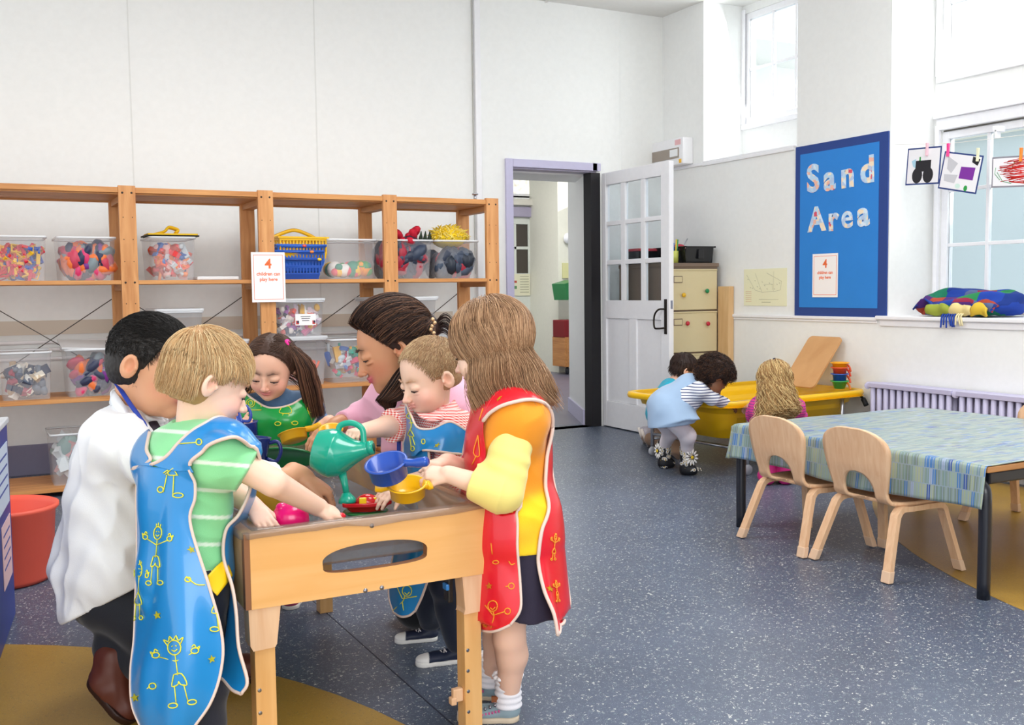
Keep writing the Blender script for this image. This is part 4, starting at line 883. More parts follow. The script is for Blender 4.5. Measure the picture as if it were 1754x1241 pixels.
# baskets
def basket(loc, w, d, h, c, label, rot=0):
    e = empty('toy_basket', loc, rot, label, 'basket', 'plastic shopping baskets stacked on the shelf'); m_ = plastic(c, .35); mb = MB()
    openbox(mb, w, d, h*.25, .004, m_, .012)
    for zz in (h*.25, h*.6, h*.92):
        f = .94+.06*zz/h; 
        for sg in (-1, 1): mb.box(-w/2*f, w/2*f, sg*d/2*f-.003, sg*d/2*f+.003, zz-.008, zz+.008, m_); mb.box(sg*w/2*f-.003, sg*w/2*f+.003, -d/2*f, d/2*f, zz-.008, zz+.008, m_)
    for k in range(15):
        x = -w/2*.95+w*.95*k/14
        for sg in (-1, 1): mb.box(x-.004, x+.004, sg*d/2*.97-.002, sg*d/2*.97+.002, h*.2, h, m_)
    for k in range(13):
        y = -d/2*.95+d*.95*k/12
        for sg in (-1, 1): mb.box(sg*w/2*.97-.002, sg*w/2*.97+.002, y-.004, y+.004, h*.2, h, m_)
    mb.build('basket_body', e)
    mb = MB()
    for sg in (-1, 1): mb.box(-w/2-.01, w/2+.01, sg*d/2-.008, sg*d/2+.008, h-.008, h+.004, m_); mb.box(sg*w/2-.008, sg*w/2+.008, -d/2-.01, d/2+.01, h-.008, h+.004, m_)
    mb.build('rim', e, bevel=.002); return e, m_
a, b_ = pt(470, 450, y=6.0), pt(556, 450, y=6.0); bxx = (a.x+b_.x)/2; w_ = b_.x-a.x
for k, (dz, c, lab) in enumerate(((0, '#1c4fae', 'blue basket at the bottom of the basket stack'), (.045, '#1f57b8', 'blue basket second from the bottom of the basket stack'), (.08, '#2560c0', 'blue basket just under the yellow basket'), (.125, '#f3bb14', 'yellow basket on top of the stack of blue baskets'))):
    e, m_ = basket((bxx+.01*(k-1), 6.17, Z1+.001+dz), w_*(.93+.02*k), .3, .125, c, lab, .03*k)
    hm = MB(); ys = ['#f3cf2a', '#f08a3a', '#e9564a', '#f3bb14'][k]
    if k < 3: hm.tube([(-w_/2+.02, -.165, .118-.002*k), (w_/2-.0, -.165, .118)], .005, m_, 6); hm.ell((w_/2-.06*k-.02, -.165, .118), (.014, .012, .009), plastic(ys))
    else: hm.tube(smoothpath([(-w_/2+.0, 0, .12), (-w_/4, 0, .155), (0, 0, .175), (w_/4, 0, .155), (w_/2-.0, 0, .12)], 5), .007, m_, 8, flat=1.6)
    hm.build('handle', e)
# middle shelf
plastic_bin(-4, 90, 603, Z2, 'clear bin of cream and dark toys at the left end of the middle shelf', 'pale', .75, False, 70, .08, clabel='cream and dark toys in the left middle bin')
eb, w_, h_ = plastic_bin(110, 207, 597, Z2, 'clear bin of dark things with its lid askew on the middle shelf', 'cloth', .85, False, 50, .09, clabel='dark and flame-coloured things in the bin with the askew lid')
mb = MB(); mb.box(-w_/2, w_/2, -.18, .18, 0, .008, M_LID); o = mb.build('bin_lid', None, (eb.location.x-.01, eb.location.y+.02, Z2+h_+.012), (.09, .05, 0), bevel=.003); tag(o, 'white lid resting askew on the bin of dark things', 'lid')
for nm, args in (('a', (262, 348, 600)), ('c', (478, 562, 580)), ('d', (566, 648, 580)), ('e', (672, 752, 582)), ('f', (352, 428, 586))):
    px0, px1, yt = args
    lab, kd, cl = {'a': ('lower clear bin behind the man on the middle shelf', 'pale', 'grey toys in the lower bin behind the man'), 'c': ('lower clear bin of red toys under the labelled bin', 'orange', 'red and green toys in the bin under the labelled one'), 'd': ('clear bin of yellow and white toys left of the woman', 'toys', 'yellow and white plastic toys left of the woman'), 'e': ('lower clear bin hidden behind the woman in the last bay', 'pale', 'toys in the bin behind the woman'), 'f': ('clear bin with a white lid behind the girl in green', 'pale', 'toys in the bin behind the girl in green')}[nm]
    plastic_bin(px0, px1, yt, Z2, lab, kd, .5 if nm != 'd' else .85, nm in 'acf', 40, .07, clabel=cl)
# upper ones of the stacks
zt_ = pt(500, 578, y=6.0).z+.003
eb, w_, h_ = plastic_bin(474, 558, 515, zt_, 'clear bin with a white label stacked on another beside the second post', 'mix', .9, True, 110, .06, clabel='pink, yellow and white pieces in the labelled bin')
mb = MB(); P = pt(524, 547, y=5.99); mb.box(-.063, .063, -.002, 0, -.034, .034, M_CARD); ink = mat('black_ink', '#3a3a40', .7)
for k in range(3): mb.box(-.03+.004*k, .03-.004*k, -.0026, -.002, .016-.012*k, .02-.012*k, ink)
for sx in (-1, 1): mb.box(sx*.05-.009, sx*.05+.009, -.0026, -.002, -.028, -.006, mat('sticker_red', '#c8403a', .6)); mb.box(sx*.05-.002, sx*.05+.009, -.003, -.0026, -.02, -.006, mat('sticker_dark', '#33304a', .6))
o = mb.build('bin_label', None, (P.x, 5.997, P.z)); o.parent = eb; o.matrix_parent_inverse = Matrix.Translation(-eb.location); o['label'] = 'white printed label'
plastic_bin(640, 752, 512, pt(700, 582, y=6.0).z+.003, 'upper clear bin stacked behind the woman in the last bay', 'pale', .4, True, 25, .07, clabel='pale toys in the upper bin behind the woman')
plastic_bin(266, 350, 533, pt(300, 600, y=6.0).z+.018, 'empty looking clear bin stacked behind the man', None, 0, True)
eb, w_, h_ = plastic_bin(84, 170, 742, Z0, 'clear bin of papers on the bottom shelf behind the man', 'paper', .98, False, 40, .11, clabel='rolled papers in the bin on the bottom shelf')
# ================================================================ IMPLICIT SURFACES FOR FIGURES
NP = np
def V3(p): return np.array([p[0], p[1], p[2]], dtype=np.float32)
def unit(a): a = np.asarray(a, float); return a/np.linalg.norm(a)
def A(px, py, d): return np.array(pt(px, py, d=d))             # a joint: where it is in the survey photo, at depth d
def cdir(x, y, z=0.): return _R*x+_U*y+_F*z              # direction: right, up, away
_rng = np.random.RandomState(5); _ND = _rng.normal(size=(24, 3)); _ND /= np.linalg.norm(_ND, axis=1)[:, None]; _NPH = _rng.rand(24)*6.28
def noise(P, freq, seed=0, n=5):
    o = 0
    for i in range(n):
        k = (seed*5+i) % 24; f = freq*(.7+.13*i)*6.28; o = o+np.sin(P@(_ND[k]*f).astype(np.float32)+_NPH[k]+1.7*np.sin(P@(_ND[(k+7) % 24]*f*.45).astype(np.float32)+seed))
    return o/n*1.6
class Field:
    def __init__(s, k=.01, color=(1, 1, 1)): s.p = []; s.k = k; s.c = color; s.disp = None; s.paints = []; s.cuts = []; s.colfn = None
    def cone(s, a, b, ra, rb=None, k=None, c=None): s.p.append(('c', V3(a), V3(b), ra, ra if rb is None else rb, s.k if k is None else k, c, 1)); return s
    def chain(s, pts, rs, k=None, c=None):
        for i in range(len(pts)-1): s.cone(pts[i], pts[i+1], rs[i], rs[i+1], k, c)
        return s
    def frus(s, a, b, ra, rb, k=None, c=None): s.p.append(('f', V3(a), V3(b), ra, rb, s.k if k is None else k, c, 1)); return s
    def ell(s, c0, r, R=None, k=None, c=None, sg=1): s.p.append(('e', V3(c0), V3(r), np.eye(3, dtype=np.float32) if R is None else np.asarray(R, np.float32), 0, s.k if k is None else k, c, sg)); return s
    def sub(s, c0, r, R=None, k=None): return s.ell(c0, r, R, k, None, -1)
    def paint(s, c0, r, R, col, soft=.15): s.paints.append((V3(c0), V3(r), np.eye(3, dtype=np.float32) if R is None else np.asarray(R, np.float32), col, soft)); return s
    def cut(s, p, n): s.cuts.append((V3(p), V3(unit(n)))); return s     # removes the side n points to
    def value(s, P):
        P = np.asarray(P, np.float32); D = np.full(len(P), 1., np.float32)
        for q in s.p:
            if q[-1] < 0: continue
            k = q[5]; d = s.dist(q, P); hh = np.clip(.5+.5*(D-d)/max(k, 1e-5), 0, 1); D = D*(1-hh)+d*hh-k*hh*(1-hh)
        return D
    @staticmethod
    def dist(q, P):
        t = q[0]
        if t == 'e':
            L = (P-q[1])@q[3].T; a = np.sqrt(((L/q[2])**2).sum(-1))+1e-9; b = np.sqrt(((L/q[2]**2)**2).sum(-1))+1e-9; return a*(a-1)/b
        a, b, ra, rb = q[1:5]; ab = b-a; l2 = max(float(ab@ab), 1e-12); h = ((P-a)@ab)/l2
        if t == 'c':
            h = np.clip(h, 0, 1); d = P-a-h[..., None]*ab; return np.sqrt((d*d).sum(-1))-(ra+(rb-ra)*h)
        L = math.sqrt(l2); d = P-a-h[..., None]*ab; rad = np.sqrt((d*d).sum(-1))-(ra+(rb-ra)*np.clip(h, -.2, 1.2)); return np.maximum(rad, np.maximum(-h*L, (h-1)*L))
    @staticmethod
    def bbox(q):
        if q[0] == 'e': r = float(max(q[2])); ext = np.abs(q[3].T)@q[2]; ext = np.minimum(ext, r); return q[1]-ext, q[1]+ext
        m = max(q[3], q[4]); return np.minimum(q[1], q[2])-m, np.maximum(q[1], q[2])+m
    def mesh(s, h, box=None):
        bb = [s.bbox(q) for q in s.p if q[-1] > 0]; lo = np.min([b[0] for b in bb], 0)-3*h-.012; hi = np.max([b[1] for b in bb], 0)+3*h+.012
        if box is not None: lo = np.maximum(lo, V3(box[0])); hi = np.minimum(hi, V3(box[1]))
        n = np.ceil((hi-lo)/h).astype(int)+1; D = np.full(n, 1., np.float32)
        ax = [lo[i]+h*np.arange(n[i], dtype=np.float32) for i in range(3)]
        def sl(q, mg):
            a, b = s.bbox(q); i0 = np.clip(((a-mg-lo)/h).astype(int), 0, n-1); i1 = np.clip(((b+mg-lo)/h).astype(int)+2, 1, n); return tuple(slice(i0[i], max(i1[i], i0[i]+1)) for i in range(3))
        def gp(S): g = np.meshgrid(ax[0][S[0]], ax[1][S[1]], ax[2][S[2]], indexing='ij'); return np.stack(g, -1)
        for q in s.p:
            k = q[5]; mg = max(.02, k*2) if q[-1] > 0 else k+.004; S = sl(q, mg); P = gp(S); d = s.dist(q, P); X = D[S]
            if q[-1] > 0:
                hh = np.clip(.5+.5*(X-d)/max(k, 1e-5), 0, 1); D[S] = X*(1-hh)+d*hh-k*hh*(1-hh)
            else:
                d = -d; hh = np.clip(.5-.5*(X-d)/max(k, 1e-5), 0, 1); D[S] = X*(1-hh)+d*hh+k*hh*(1-hh)
        if s.disp is not None:
            m = np.abs(D) < .04; idx = np.nonzero(m); P = np.stack([ax[i][idx[i]] for i in range(3)], -1); D[idx] += s.disp(P).astype(np.float32)
        for p, nn in s.cuts:
            g = ((ax[0]-p[0])*nn[0])[:, None, None]+((ax[1]-p[1])*nn[1])[None, :, None]+((ax[2]-p[2])*nn[2])[None, None, :]; D = np.maximum(D, g.astype(np.float32))
        for i in range(3):
            ix = [slice(None)]*3; ix[i] = 0; D[tuple(ix)] = np.maximum(D[tuple(ix)], h*.3); ix[i] = -1; D[tuple(ix)] = np.maximum(D[tuple(ix)], h*.3)
        Sg = D < 0; cnt = np.zeros(n-1, np.int8)
        cs = [(i, j, k) for i in (0, 1) for j in (0, 1) for k in (0, 1)]
        sub = lambda X, c: X[c[0]:X.shape[0]-1+c[0], c[1]:X.shape[1]-1+c[1], c[2]:X.shape[2]-1+c[2]]
        for c in cs: cnt += sub(Sg, c)
        mix = (cnt > 0) & (cnt < 8); ids = np.nonzero(mix); m = len(ids[0])
        if m == 0: return np.zeros((0, 3)), np.zeros((0, 4), int)
        I = np.full(mix.shape, -1, np.int64); I[ids] = np.arange(m)
        dv = {c: D[ids[0]+c[0], ids[1]+c[1], ids[2]+c[2]] for c in cs}; acc = np.zeros((m, 3)); w = np.zeros(m)
        for c in cs:
            for a in range(3):
                if c[a] == 0:
                    e = list(c); e[a] = 1; e = tuple(e); x, y = dv[c], dv[e]; cr = (x < 0) != (y < 0); t = np.where(cr, x/np.where(cr, x-y, 1), 0)
                    p = np.tile(np.array(c, float), (m, 1)); p[:, a] += t; acc += p*cr[:, None]; w += cr
        Vt = lo+h*(np.stack(ids, -1)+acc/w[:, None]); F_ = []
        for a in range(3):
            b, c = (a+1) % 3, (a+2) % 3; s0 = [slice(None)]*3; s1 = [slice(None)]*3; s0[a] = slice(0, -1); s1[a] = slice(1, None)
            for q_ in (b, c): s0[q_] = slice(1, -1); s1[q_] = slice(1, -1)
            x, y = Sg[tuple(s0)], Sg[tuple(s1)]; e = np.nonzero(x != y); base = [None]*3; base[a] = e[a]; base[b] = e[b]+1; base[c] = e[c]+1; fl = x[e]
            def cell(db, dc): q_ = list(base); q_[b] = q_[b]-db; q_[c] = q_[c]-dc; return I[q_[0], q_[1], q_[2]]
            Q = np.stack([cell(1, 1), cell(0, 1), cell(0, 0), cell(1, 0)], -1); Q[~fl] = Q[~fl][:, ::-1]; F_.append(Q)
        F_ = np.concatenate(F_); F_ = F_[(F_ >= 0).all(1)]; return Vt, F_
    def colors(s, P, tau=.004):
        P = P.astype(np.float32); base = np.array(s.c, float); C_ = np.zeros((len(P), 3)); W_ = np.zeros(len(P))
        if any(q[6] is not None for q in s.p):
            for q in s.p:
                if q[-1] < 0: continue
                w = np.exp(-np.clip(s.dist(q, P), -.03, .06)/tau); C_ += w[:, None]*np.array(base if q[6] is None else q[6]); W_ += w
            C_ /= W_[:, None]
        else: C_[:] = base
        for c0, r, R, col, soft in s.paints:
            L = (P-c0)@R.T; a = np.sqrt(((L/r)**2).sum(-1)); t = np.clip((1+soft-a)/(2*soft), 0, 1)[:, None]; t = t*t*(3-2*t); alpha = col[3] if len(col) > 3 else 1; C_ = C_*(1-t*alpha)+np.array(col[:3])*t*alpha
        if s.colfn is not None: C_ = s.colfn(P, C_)
        return C_
def np_object(name, parts, m, parent=None, smooth=True):
    """parts: list of (verts, faces, colours) -> one mesh object with a vertex colour"""
    vs, fs, cs, o = [], [], [], 0
    for v, f, c in parts:
        vs.append(v); fs.append(f+o); cs.append(c); o += len(v)
    v = np.concatenate(vs); c = np.concatenate(cs); sz = {f.shape[1] for f in fs}
    me = bpy.data.meshes.new(name); me.vertices.add(len(v)); me.vertices.foreach_set('co', v.astype(np.float32).ravel())
    li = np.concatenate([f.ravel() for f in fs]); nl = np.concatenate([np.full(len(f), f.shape[1]) for f in fs]); me.loops.add(len(li)); me.loops.foreach_set('vertex_index', li.astype(np.int32))
    me.polygons.add(len(nl)); st_ = np.concatenate([[0], np.cumsum(nl)[:-1]]); me.polygons.foreach_set('loop_start', st_.astype(np.int32)); me.polygons.foreach_set('loop_total', nl.astype(np.int32))
    me.polygons.foreach_set('use_smooth', [smooth]*len(nl)); a = me.color_attributes.new('Col', 'FLOAT_COLOR', 'POINT'); a.data.foreach_set('color', np.c_[c, np.ones(len(c))].astype(np.float32).ravel())
    me.materials.append(m); me.update(calc_edges=True); me.validate()
    o = bpy.data.objects.new(name, me); COL.objects.link(o)
    if parent: o.parent = parent; o.matrix_parent_inverse = Matrix.Translation(-parent.location)
    return o
def field_object(name, flds, m, parent=None):
    P = []
    for f, h in flds:
        v, fc = f.mesh(h)
        if len(v): P.append((v, fc, f.colors(v)))
    return np_object(name, P, m, parent)
def vmat(name, rough=.5, sss=0, bump=0, bscale=300, coat=0, sheen=0):
    m = mat(name, '#ffffff', rough, sss=sss, coat=coat); N, L, b = nodes(m); a = N.new('ShaderNodeAttribute'); a.attribute_name = 'Col'; L.new(a.outputs['Color'], b.inputs['Base Color'])
    if sheen: b.inputs['Sheen Weight'].default_value = sheen
    if bump: mp = mapping(N, L); n = N.new('ShaderNodeTexNoise'); n.inputs['Scale'].default_value = bscale; L.new(mp.outputs[0], n.inputs['Vector']); bumpit(N, L, b, n.outputs['Fac'], bump, .002)
    return m
M_SKIN = vmat('skin', .48, sss=.12); M_HAIR = vmat('hair', .55); M_CLOTH = vmat('woven_cloth', .8, bump=.25, bscale=500, sheen=.2); M_PVC = vmat('coated_fabric', .28, coat=.25); M_SHOE = vmat('shoe', .5)
M_EYE = mat('eye_white', '#f2f0ee', .2); M_IRISB = mat('iris_brown', '#2a1710', .15); M_LASH = mat('lash', '#2a1c18', .7)

# ---- strands
def strand_obj(name, P, r0, col, parent, m=None, jitter=.18, taper=.25, extra=None):
    """P: (N, S, 3) centre lines -> thin three-sided tubes"""
    N_, S_ = P.shape[:2]; T = np.gradient(P, axis=1); T /= np.linalg.norm(T, axis=2, keepdims=True)+1e-9
    up = np.array([.31, .22, .92]); a = np.cross(T, up); a /= np.linalg.norm(a, axis=2, keepdims=True)+1e-9; b = np.cross(T, a)
    r = r0*(1-(1-taper)*np.linspace(0, 1, S_)**2)[None, :, None]; V = np.stack([P+(a*math.cos(q)+b*math.sin(q))*r for q in (0, 2.094, 4.189)], 2)
    v = V.reshape(-1, 3); base = (np.arange(N_)[:, None, None]*S_+np.arange(S_-1)[None, :, None])*3; k = np.arange(3)[None, None, :]; k1 = (k+1) % 3
    f = np.stack([base+k, base+k1, base+3+k1, base+3+k], -1).reshape(-1, 4)
    rs = np.random.RandomState(3); cc = np.array(col)[None, :]*(1+jitter*rs.normal(size=(N_, 1))).clip(.45, 1.7)
    if extra is not None: cc = np.where(rs.rand(N_, 1) < extra[1], np.array(extra[0])[None, :], cc)
    c = np.repeat(cc, S_*3, 0).clip(0, 1); return [(v, f, c)]
class HeadFrame:
    def __init__(s, c, fwd, up, H, sx=1.): s.c = np.asarray(c, float); f = unit(fwd); u = unit(up-f*np.dot(up, f)); r = np.cross(f, u); s.R = np.stack([r, f, u]); s.H = H; s.sx = sx   # rows: right, forward, up
    def __call__(s, x, y, z): return s.c+(np.array([x*s.sx, y, z])*s.H)@s.R
    def w(s, L): L = np.array(L, float)*s.H; L[..., 0] *= s.sx; return s.c+L@s.R
    def l(s, P): L = (P-s.c)@s.R.T/s.H; L[..., 0] /= s.sx; return L
def rotx(R, ang, axis=0):
    c, s_ = math.cos(ang), math.sin(ang); M_ = [np.array([[1, 0, 0], [0, c, s_], [0, -s_, c]]), np.array([[c, 0, -s_], [0, 1, 0], [s_, 0, c]]), np.array([[c, s_, 0], [-s_, c, 0], [0, 0, 1]])][axis]; return M_@R
def head_field(hf, skin, lip, neck_to, nr, adult=False, eyelid=.5, smile=0, brow=None, cheek=None, ears=True):
    H = hf.H; R = hf.R; sx = hf.sx; f = Field(.035*H, skin)
    def E(x, y, z, rx, ry, rz, k=.06, c=None, Rr=None): f.ell(hf(x, y, z), (rx*H*sx, ry*H, rz*H), R if Rr is None else Rr, k*H, c)
    if adult:
        E(0, -.06, .12, .335, .415, .375); E(0, .12, -.12, .27, .26, .36, .1); E(0, .15, -.33, .205, .2, .15, .1); E(0, .30, -.43, .075, .06, .06, .07); ez = -.02; nz0, nz1 = .0, -.165; lz = -.275
    else:
        E(0, -.06, .12, .375, .43, .382); E(0, .12, -.13, .30, .265, .345, .1); E(0, .15, -.32, .205, .2, .16, .1); E(0, .30, -.41, .075, .06, .06, .07); ez = -.075; nz0, nz1 = -.06, -.2; lz = -.295
        for s_ in (-1, 1): E(s_*.165, .225, -.215, .12, .12, .11, .08)
    f.cone(hf(0, .375, nz0), hf(0, .435, nz1), .028*H, .042*H, .045*H); E(0, .452, nz1-.005, .042, .04, .036, .02)
    for s_ in (-1, 1): E(s_*.043, .415, nz1-.02, .03, .034, .026, .015); f.sub(hf(s_*.12, .43, ez), (.085*H, .055*H, .045*H), R, .045*H)
    for s_ in (-1, 1): f.sub(hf(s_*.022, .435, nz1-.05), (.013*H, .016*H, .012*H), R, .008*H)
    up_, lo_ = lz+.022, lz-.02
    E(0, .375, up_, .085, .036, .02, .012, lip); E(0, .366, lo_, .07, .038, .024, .012, lip)
    f.sub(hf(0, .425, lz+.002), (.09*H, .03*H, .005*H), R, .006*H)
    for s_ in (-1, 1):
        if smile: f.cone(hf(s_*.06, .385, lz+.004), hf(s_*.1, .345, lz+.03), .016*H, .01*H, .012*H, lip)
    # eyes: eyeball bulge under lids
    for s_ in (-1, 1):
        c0 = (s_*.145, .30, ez); E(c0[0], c0[1]+.006, c0[2]+.024, .083, .083, .062, .012)
        E(c0[0], c0[1]-.004, c0[2]-.055, .078, .078, .03, .012)
        if brow is not None:
            f.cone(hf(s_*.07, .395, ez+.115), hf(s_*.15, .378, ez+.135), .013*H, .012*H, .01*H, brow); f.cone(hf(s_*.15, .378, ez+.135), hf(s_*.225, .325, ez+.11), .011*H, .006*H, .01*H, brow)
        # ear
        if not ears: continue
        Re = rotx(rotx(R, -.12, 0), s_*.35, 2); exz = -.06
        e0 = hf(s_*(.36 if not adult else .325), -.04, exz); f.ell(e0+(hf(s_*.03, -.02, 0)-hf.c), (.032*H, .085*H, .125*H), Re, .012*H)
        f.sub(e0+(hf(s_*.062, -.008, .015)-hf.c), (.034*H, .046*H, .074*H), Re, .007*H); f.ell(e0+(hf(s_*.028, .05, -.005)-hf.c), (.022*H, .02*H, .026*H), Re, .01*H)
        f.paint(e0+(hf(s_*.05, -.0, .01)-hf.c), (.03*H, .05*H, .075*H), Re, (skin[0]*.92, skin[1]*.62, skin[2]*.55, .6), .35)
        if cheek is not None: f.paint(hf(s_*.2, .27, -.2), (.13*H, .14*H, .11*H), R, (*cheek, .55), .7)
    f.paint(hf(0, .46, nz1), (.06*H, .06*H, .05*H), R, (*(cheek or skin), .4), .6)
    if neck_to is not None: f.cone(hf(0, -.1, -.22), neck_to, nr, nr*1.05, .05*H)
    return f
def eyes(hf, parent, adult=False, look=(0, -.3), openness=.5, iris=M_IRISB, lash=True):
    """eyeballs, irises and lash lines as one child per eye"""
    H = hf.H; ez = -.02 if adult else -.075; G = Matrix.Identity(4)
    for i in range(3):
        for j in range(3): G[i][j] = hf.R[j][i]
    for s_ in (-1, 1):
        mb = MB(); c0 = np.array([s_*.145, .298 if not adult else .292, ez]); r = .069 if not adult else .064
        W = lambda x, y, z: Vector(hf(x, y, z).tolist())
        mb.ell((0, 0, 0), (r*H, r*H, r*H), M_EYE, Matrix.Translation(W(*c0)) @ G, 20, 14)
        d = unit([look[0], 1, look[1]]); ic = c0+d*r*.72; M = Matrix.Translation(W(*ic)) @ G
        mb.ell((0, 0, 0), (.035*H, .03*H, .035*H), iris, M, 14, 10)
        if lash:
            q = []
            for t in np.linspace(-1, 1, 9): q.append(W(c0[0]+.083*t*.98, c0[1]+.088*math.sqrt(max(0, 1-(t*.9)**2))-.004, c0[2]+(.012-.032*(1-openness))*(1-t*t)-.012*abs(t)-.006))
            mb.tube(q, [.003*H]+[.0085*H]*7+[.003*H], M_LASH, 6)
        o = mb.build('eye'); o.parent = parent; o.matrix_parent_inverse = Matrix.Translation(-parent.location)
def cap_field(hf, col, adult=False, thick=.03, hairline=.2, low=-.28, side=-.02, k=.03, backlen=0):
    """hair mass hugging the skull: ellipsoid shell with the face cut away"""
    H = hf.H; f = Field(k*H, col); rx, ry, rz = ((.335, .415, .375) if adult else (.375, .43, .382)); t = thick
    f.ell(hf(0, -.06, .12), ((rx+t)*H*hf.sx, (ry+t)*H, (rz+t)*H), hf.R, k*H)
    f.ell(hf(0, -.16, -.08), ((rx*.86+t*.6)*H*hf.sx, (.29+t*.6)*H, .25*H), hf.R, .08*H)
    # cut face
    f.sub(hf(0, .52, -.22), (.42*H, .42*H, .46*H), hf.R, .02*H)
    f.cut(hf(0, 0, low), -hf.R[2]); f.cut(hf(0, .045, -.1), hf.R[1]*.43-hf.R[2]*.22)
    for s_ in (-1, 1): f.sub(hf(s_*.42, .06, -.2), (.16*H, .13*H, .2*H), hf.R, .02*H)
    f.disp = lambda P: .004*H*noise(P, 90, 2)
    return f
def grow(hf, roots, steps, step, flow, adult=False, lift=.03, clump=0, seed=1, radii=None, stop=None, hug=-.12):
    """roots (N,3) in head units on the scalp; returns world polylines; strands slide over the skull then follow flow()"""
    rs = np.random.RandomState(seed); rx, ry, rz = ((.335, .415, .375) if adult else (.375, .43, .382)) if radii is None else radii; c = np.array([0, -.06, .12]); R_ = np.array([rx, ry, rz]); P = [roots.copy()]; p = roots.copy(); N_ = len(p); li = lift*(0.35+.65*rs.rand(N_, 1)); jt = rs.normal(size=(N_, 3))
    for s_ in range(steps):
        d = flow(p, s_/steps, jt); d /= np.linalg.norm(d, axis=1, keepdims=True)+1e-9; p = p+d*step*(1 if stop is None else (~stop(p, jt))[:, None])
        q = (p-c)/(R_+li); n = np.linalg.norm(q, axis=1, keepdims=True); ins = (n < 1)[:, 0]; p[ins] = (c+q/n*(R_+li))[ins]; ou = (n[:, 0] > 1) & (p[:, 2] > hug); p[ou] = (.25*p+.75*(c+q/n*(R_+li)))[ou]; P.append(p.copy())
    return hf.w(np.stack(P, 1))
def scalp(N_, adult=False, seed=1, front=.30, low=-.2, cond=None, ear=True):
    rs = np.random.RandomState(seed); rx, ry, rz = (.335, .415, .375) if adult else (.375, .43, .382); d = rs.normal(size=(N_*6, 3)); d /= np.linalg.norm(d, axis=1)[:, None]; p = np.array([0, -.06, .12])+d*np.array([rx, ry, rz])
    m = (p[:, 2] > low) & (p[:, 1] < front-.27+.51*(p[:, 2]+.1)) & ~(ear & (np.abs(p[:, 1]+.03) < .12) & (p[:, 2] < .04) & (np.abs(p[:, 0]) > .2))
    if cond is not None: m &= cond(p)
    return p[m][:N_]
# ---- hands
def hand(f, W, D, Nb, side, L, curl=(.5, .6, .5), spread=.12, thumb=(.6, .3), fcurl=None, k=.0028, rw=None):
    """W wrist, D direction of the fingers, Nb back-of-hand normal, side +1 when the thumb is on cross(D,N)"""
    D = unit(D); Nb = unit(Nb-D*np.dot(Nb, D)); T = np.cross(D, Nb)*side; rw = rw or .16*L
    def fr(x, y, z): return W+(D*x+T*y+Nb*z)*L
    pk = [(.47, .155), (.5, .055), (.48, -.05), (.44, -.145)]; ln = [.40, .44, .41, .33]; r0 = [.052, .053, .05, .044]
    f.cone(W-D*L*.12, fr(.08, 0, 0), rw*.92, rw*.9, k*3)
    for i, (x, y) in enumerate(pk): f.cone(fr(.05, y*.5, 0), fr(x-.03, y, 0), .085*L, .062*L, k*2.2)
    f.ell(fr(.27, .0, -.01), (.25*L, .19*L, .085*L), np.stack([D, T, Nb]), k*3); f.ell(fr(.2, .12, -.05), (.16*L, .08*L, .07*L), np.stack([D, T, Nb]), k*3)
    for i, (x, y) in enumerate(pk):
        cu = fcurl[i] if fcurl else curl; p = fr(x, y, 0); a = 0; sp = spread*(1.5-i)*.7; base = unit(D+T*sp); q = p-base*.02*L; rr = r0[i]*L
        for j, (sl, ra, rb) in enumerate(((.45, 1, .93), (.30, .93, .86), (.25, .86, .72))):
            a += cu[j]; dd = base*math.cos(a)-Nb*math.sin(a); q2 = q+dd*sl*ln[i]*L; f.cone(q, q2, rr*ra, rr*rb, k); q = q2
    p0 = fr(.1, .13, -.03); out, bend = thumb; d1 = unit(D*math.cos(out)+T*math.sin(out)-Nb*.35); p1 = p0+d1*.24*L; d2 = unit(d1+D*bend-Nb*.25*bend*2); p2 = p1+d2*.17*L; d3 = unit(d2+D*bend*.6-Nb*.3*bend); p3 = p2+d3*.13*L
    f.cone(p0, p1, .085*L, .062*L, k*2.5); f.cone(p1, p2, .058*L, .054*L, k); f.cone(p2, p3, .052*L, .042*L, k)
def torso(f, neck, pel, sh, S, e=0., fwd=None, c=None, belly=.0, wide=1., top=True):
    up = unit(neck-pel); side = unit(sh[1]-sh[0]); fw = unit(np.cross(side, up)) if fwd is None else unit(fwd); side = unit(np.cross(up, fw)); R_ = np.stack([side, fw, up]); Ln = np.linalg.norm(neck-pel); hw = np.linalg.norm(sh[1]-sh[0])/2*wide
    m = (sh[0]+sh[1])/2
    if top: f.cone(sh[0]+(m-sh[0])*.12, sh[1]+(m-sh[1])*.12, .048*S+e, None, .05*S, c)
    f.ell(pel+(neck-pel)*.70, (hw*.98+e, .078*S+e, .30*Ln+e), R_, .05*S, c); f.ell(pel+(neck-pel)*.38+fw*belly*S, (hw*.88+e, .074*S+e, .32*Ln+e), R_, .06*S, c); f.ell(pel+(neck-pel)*.05, (hw*.92+e, .080*S+e, .2*Ln+e), R_, .06*S, c)
    if top:
        for s_ in sh: f.cone(neck+(s_-neck)*.25-up*.01*S, s_, .04*S+e, .05*S+e, .04*S, c)
    return R_
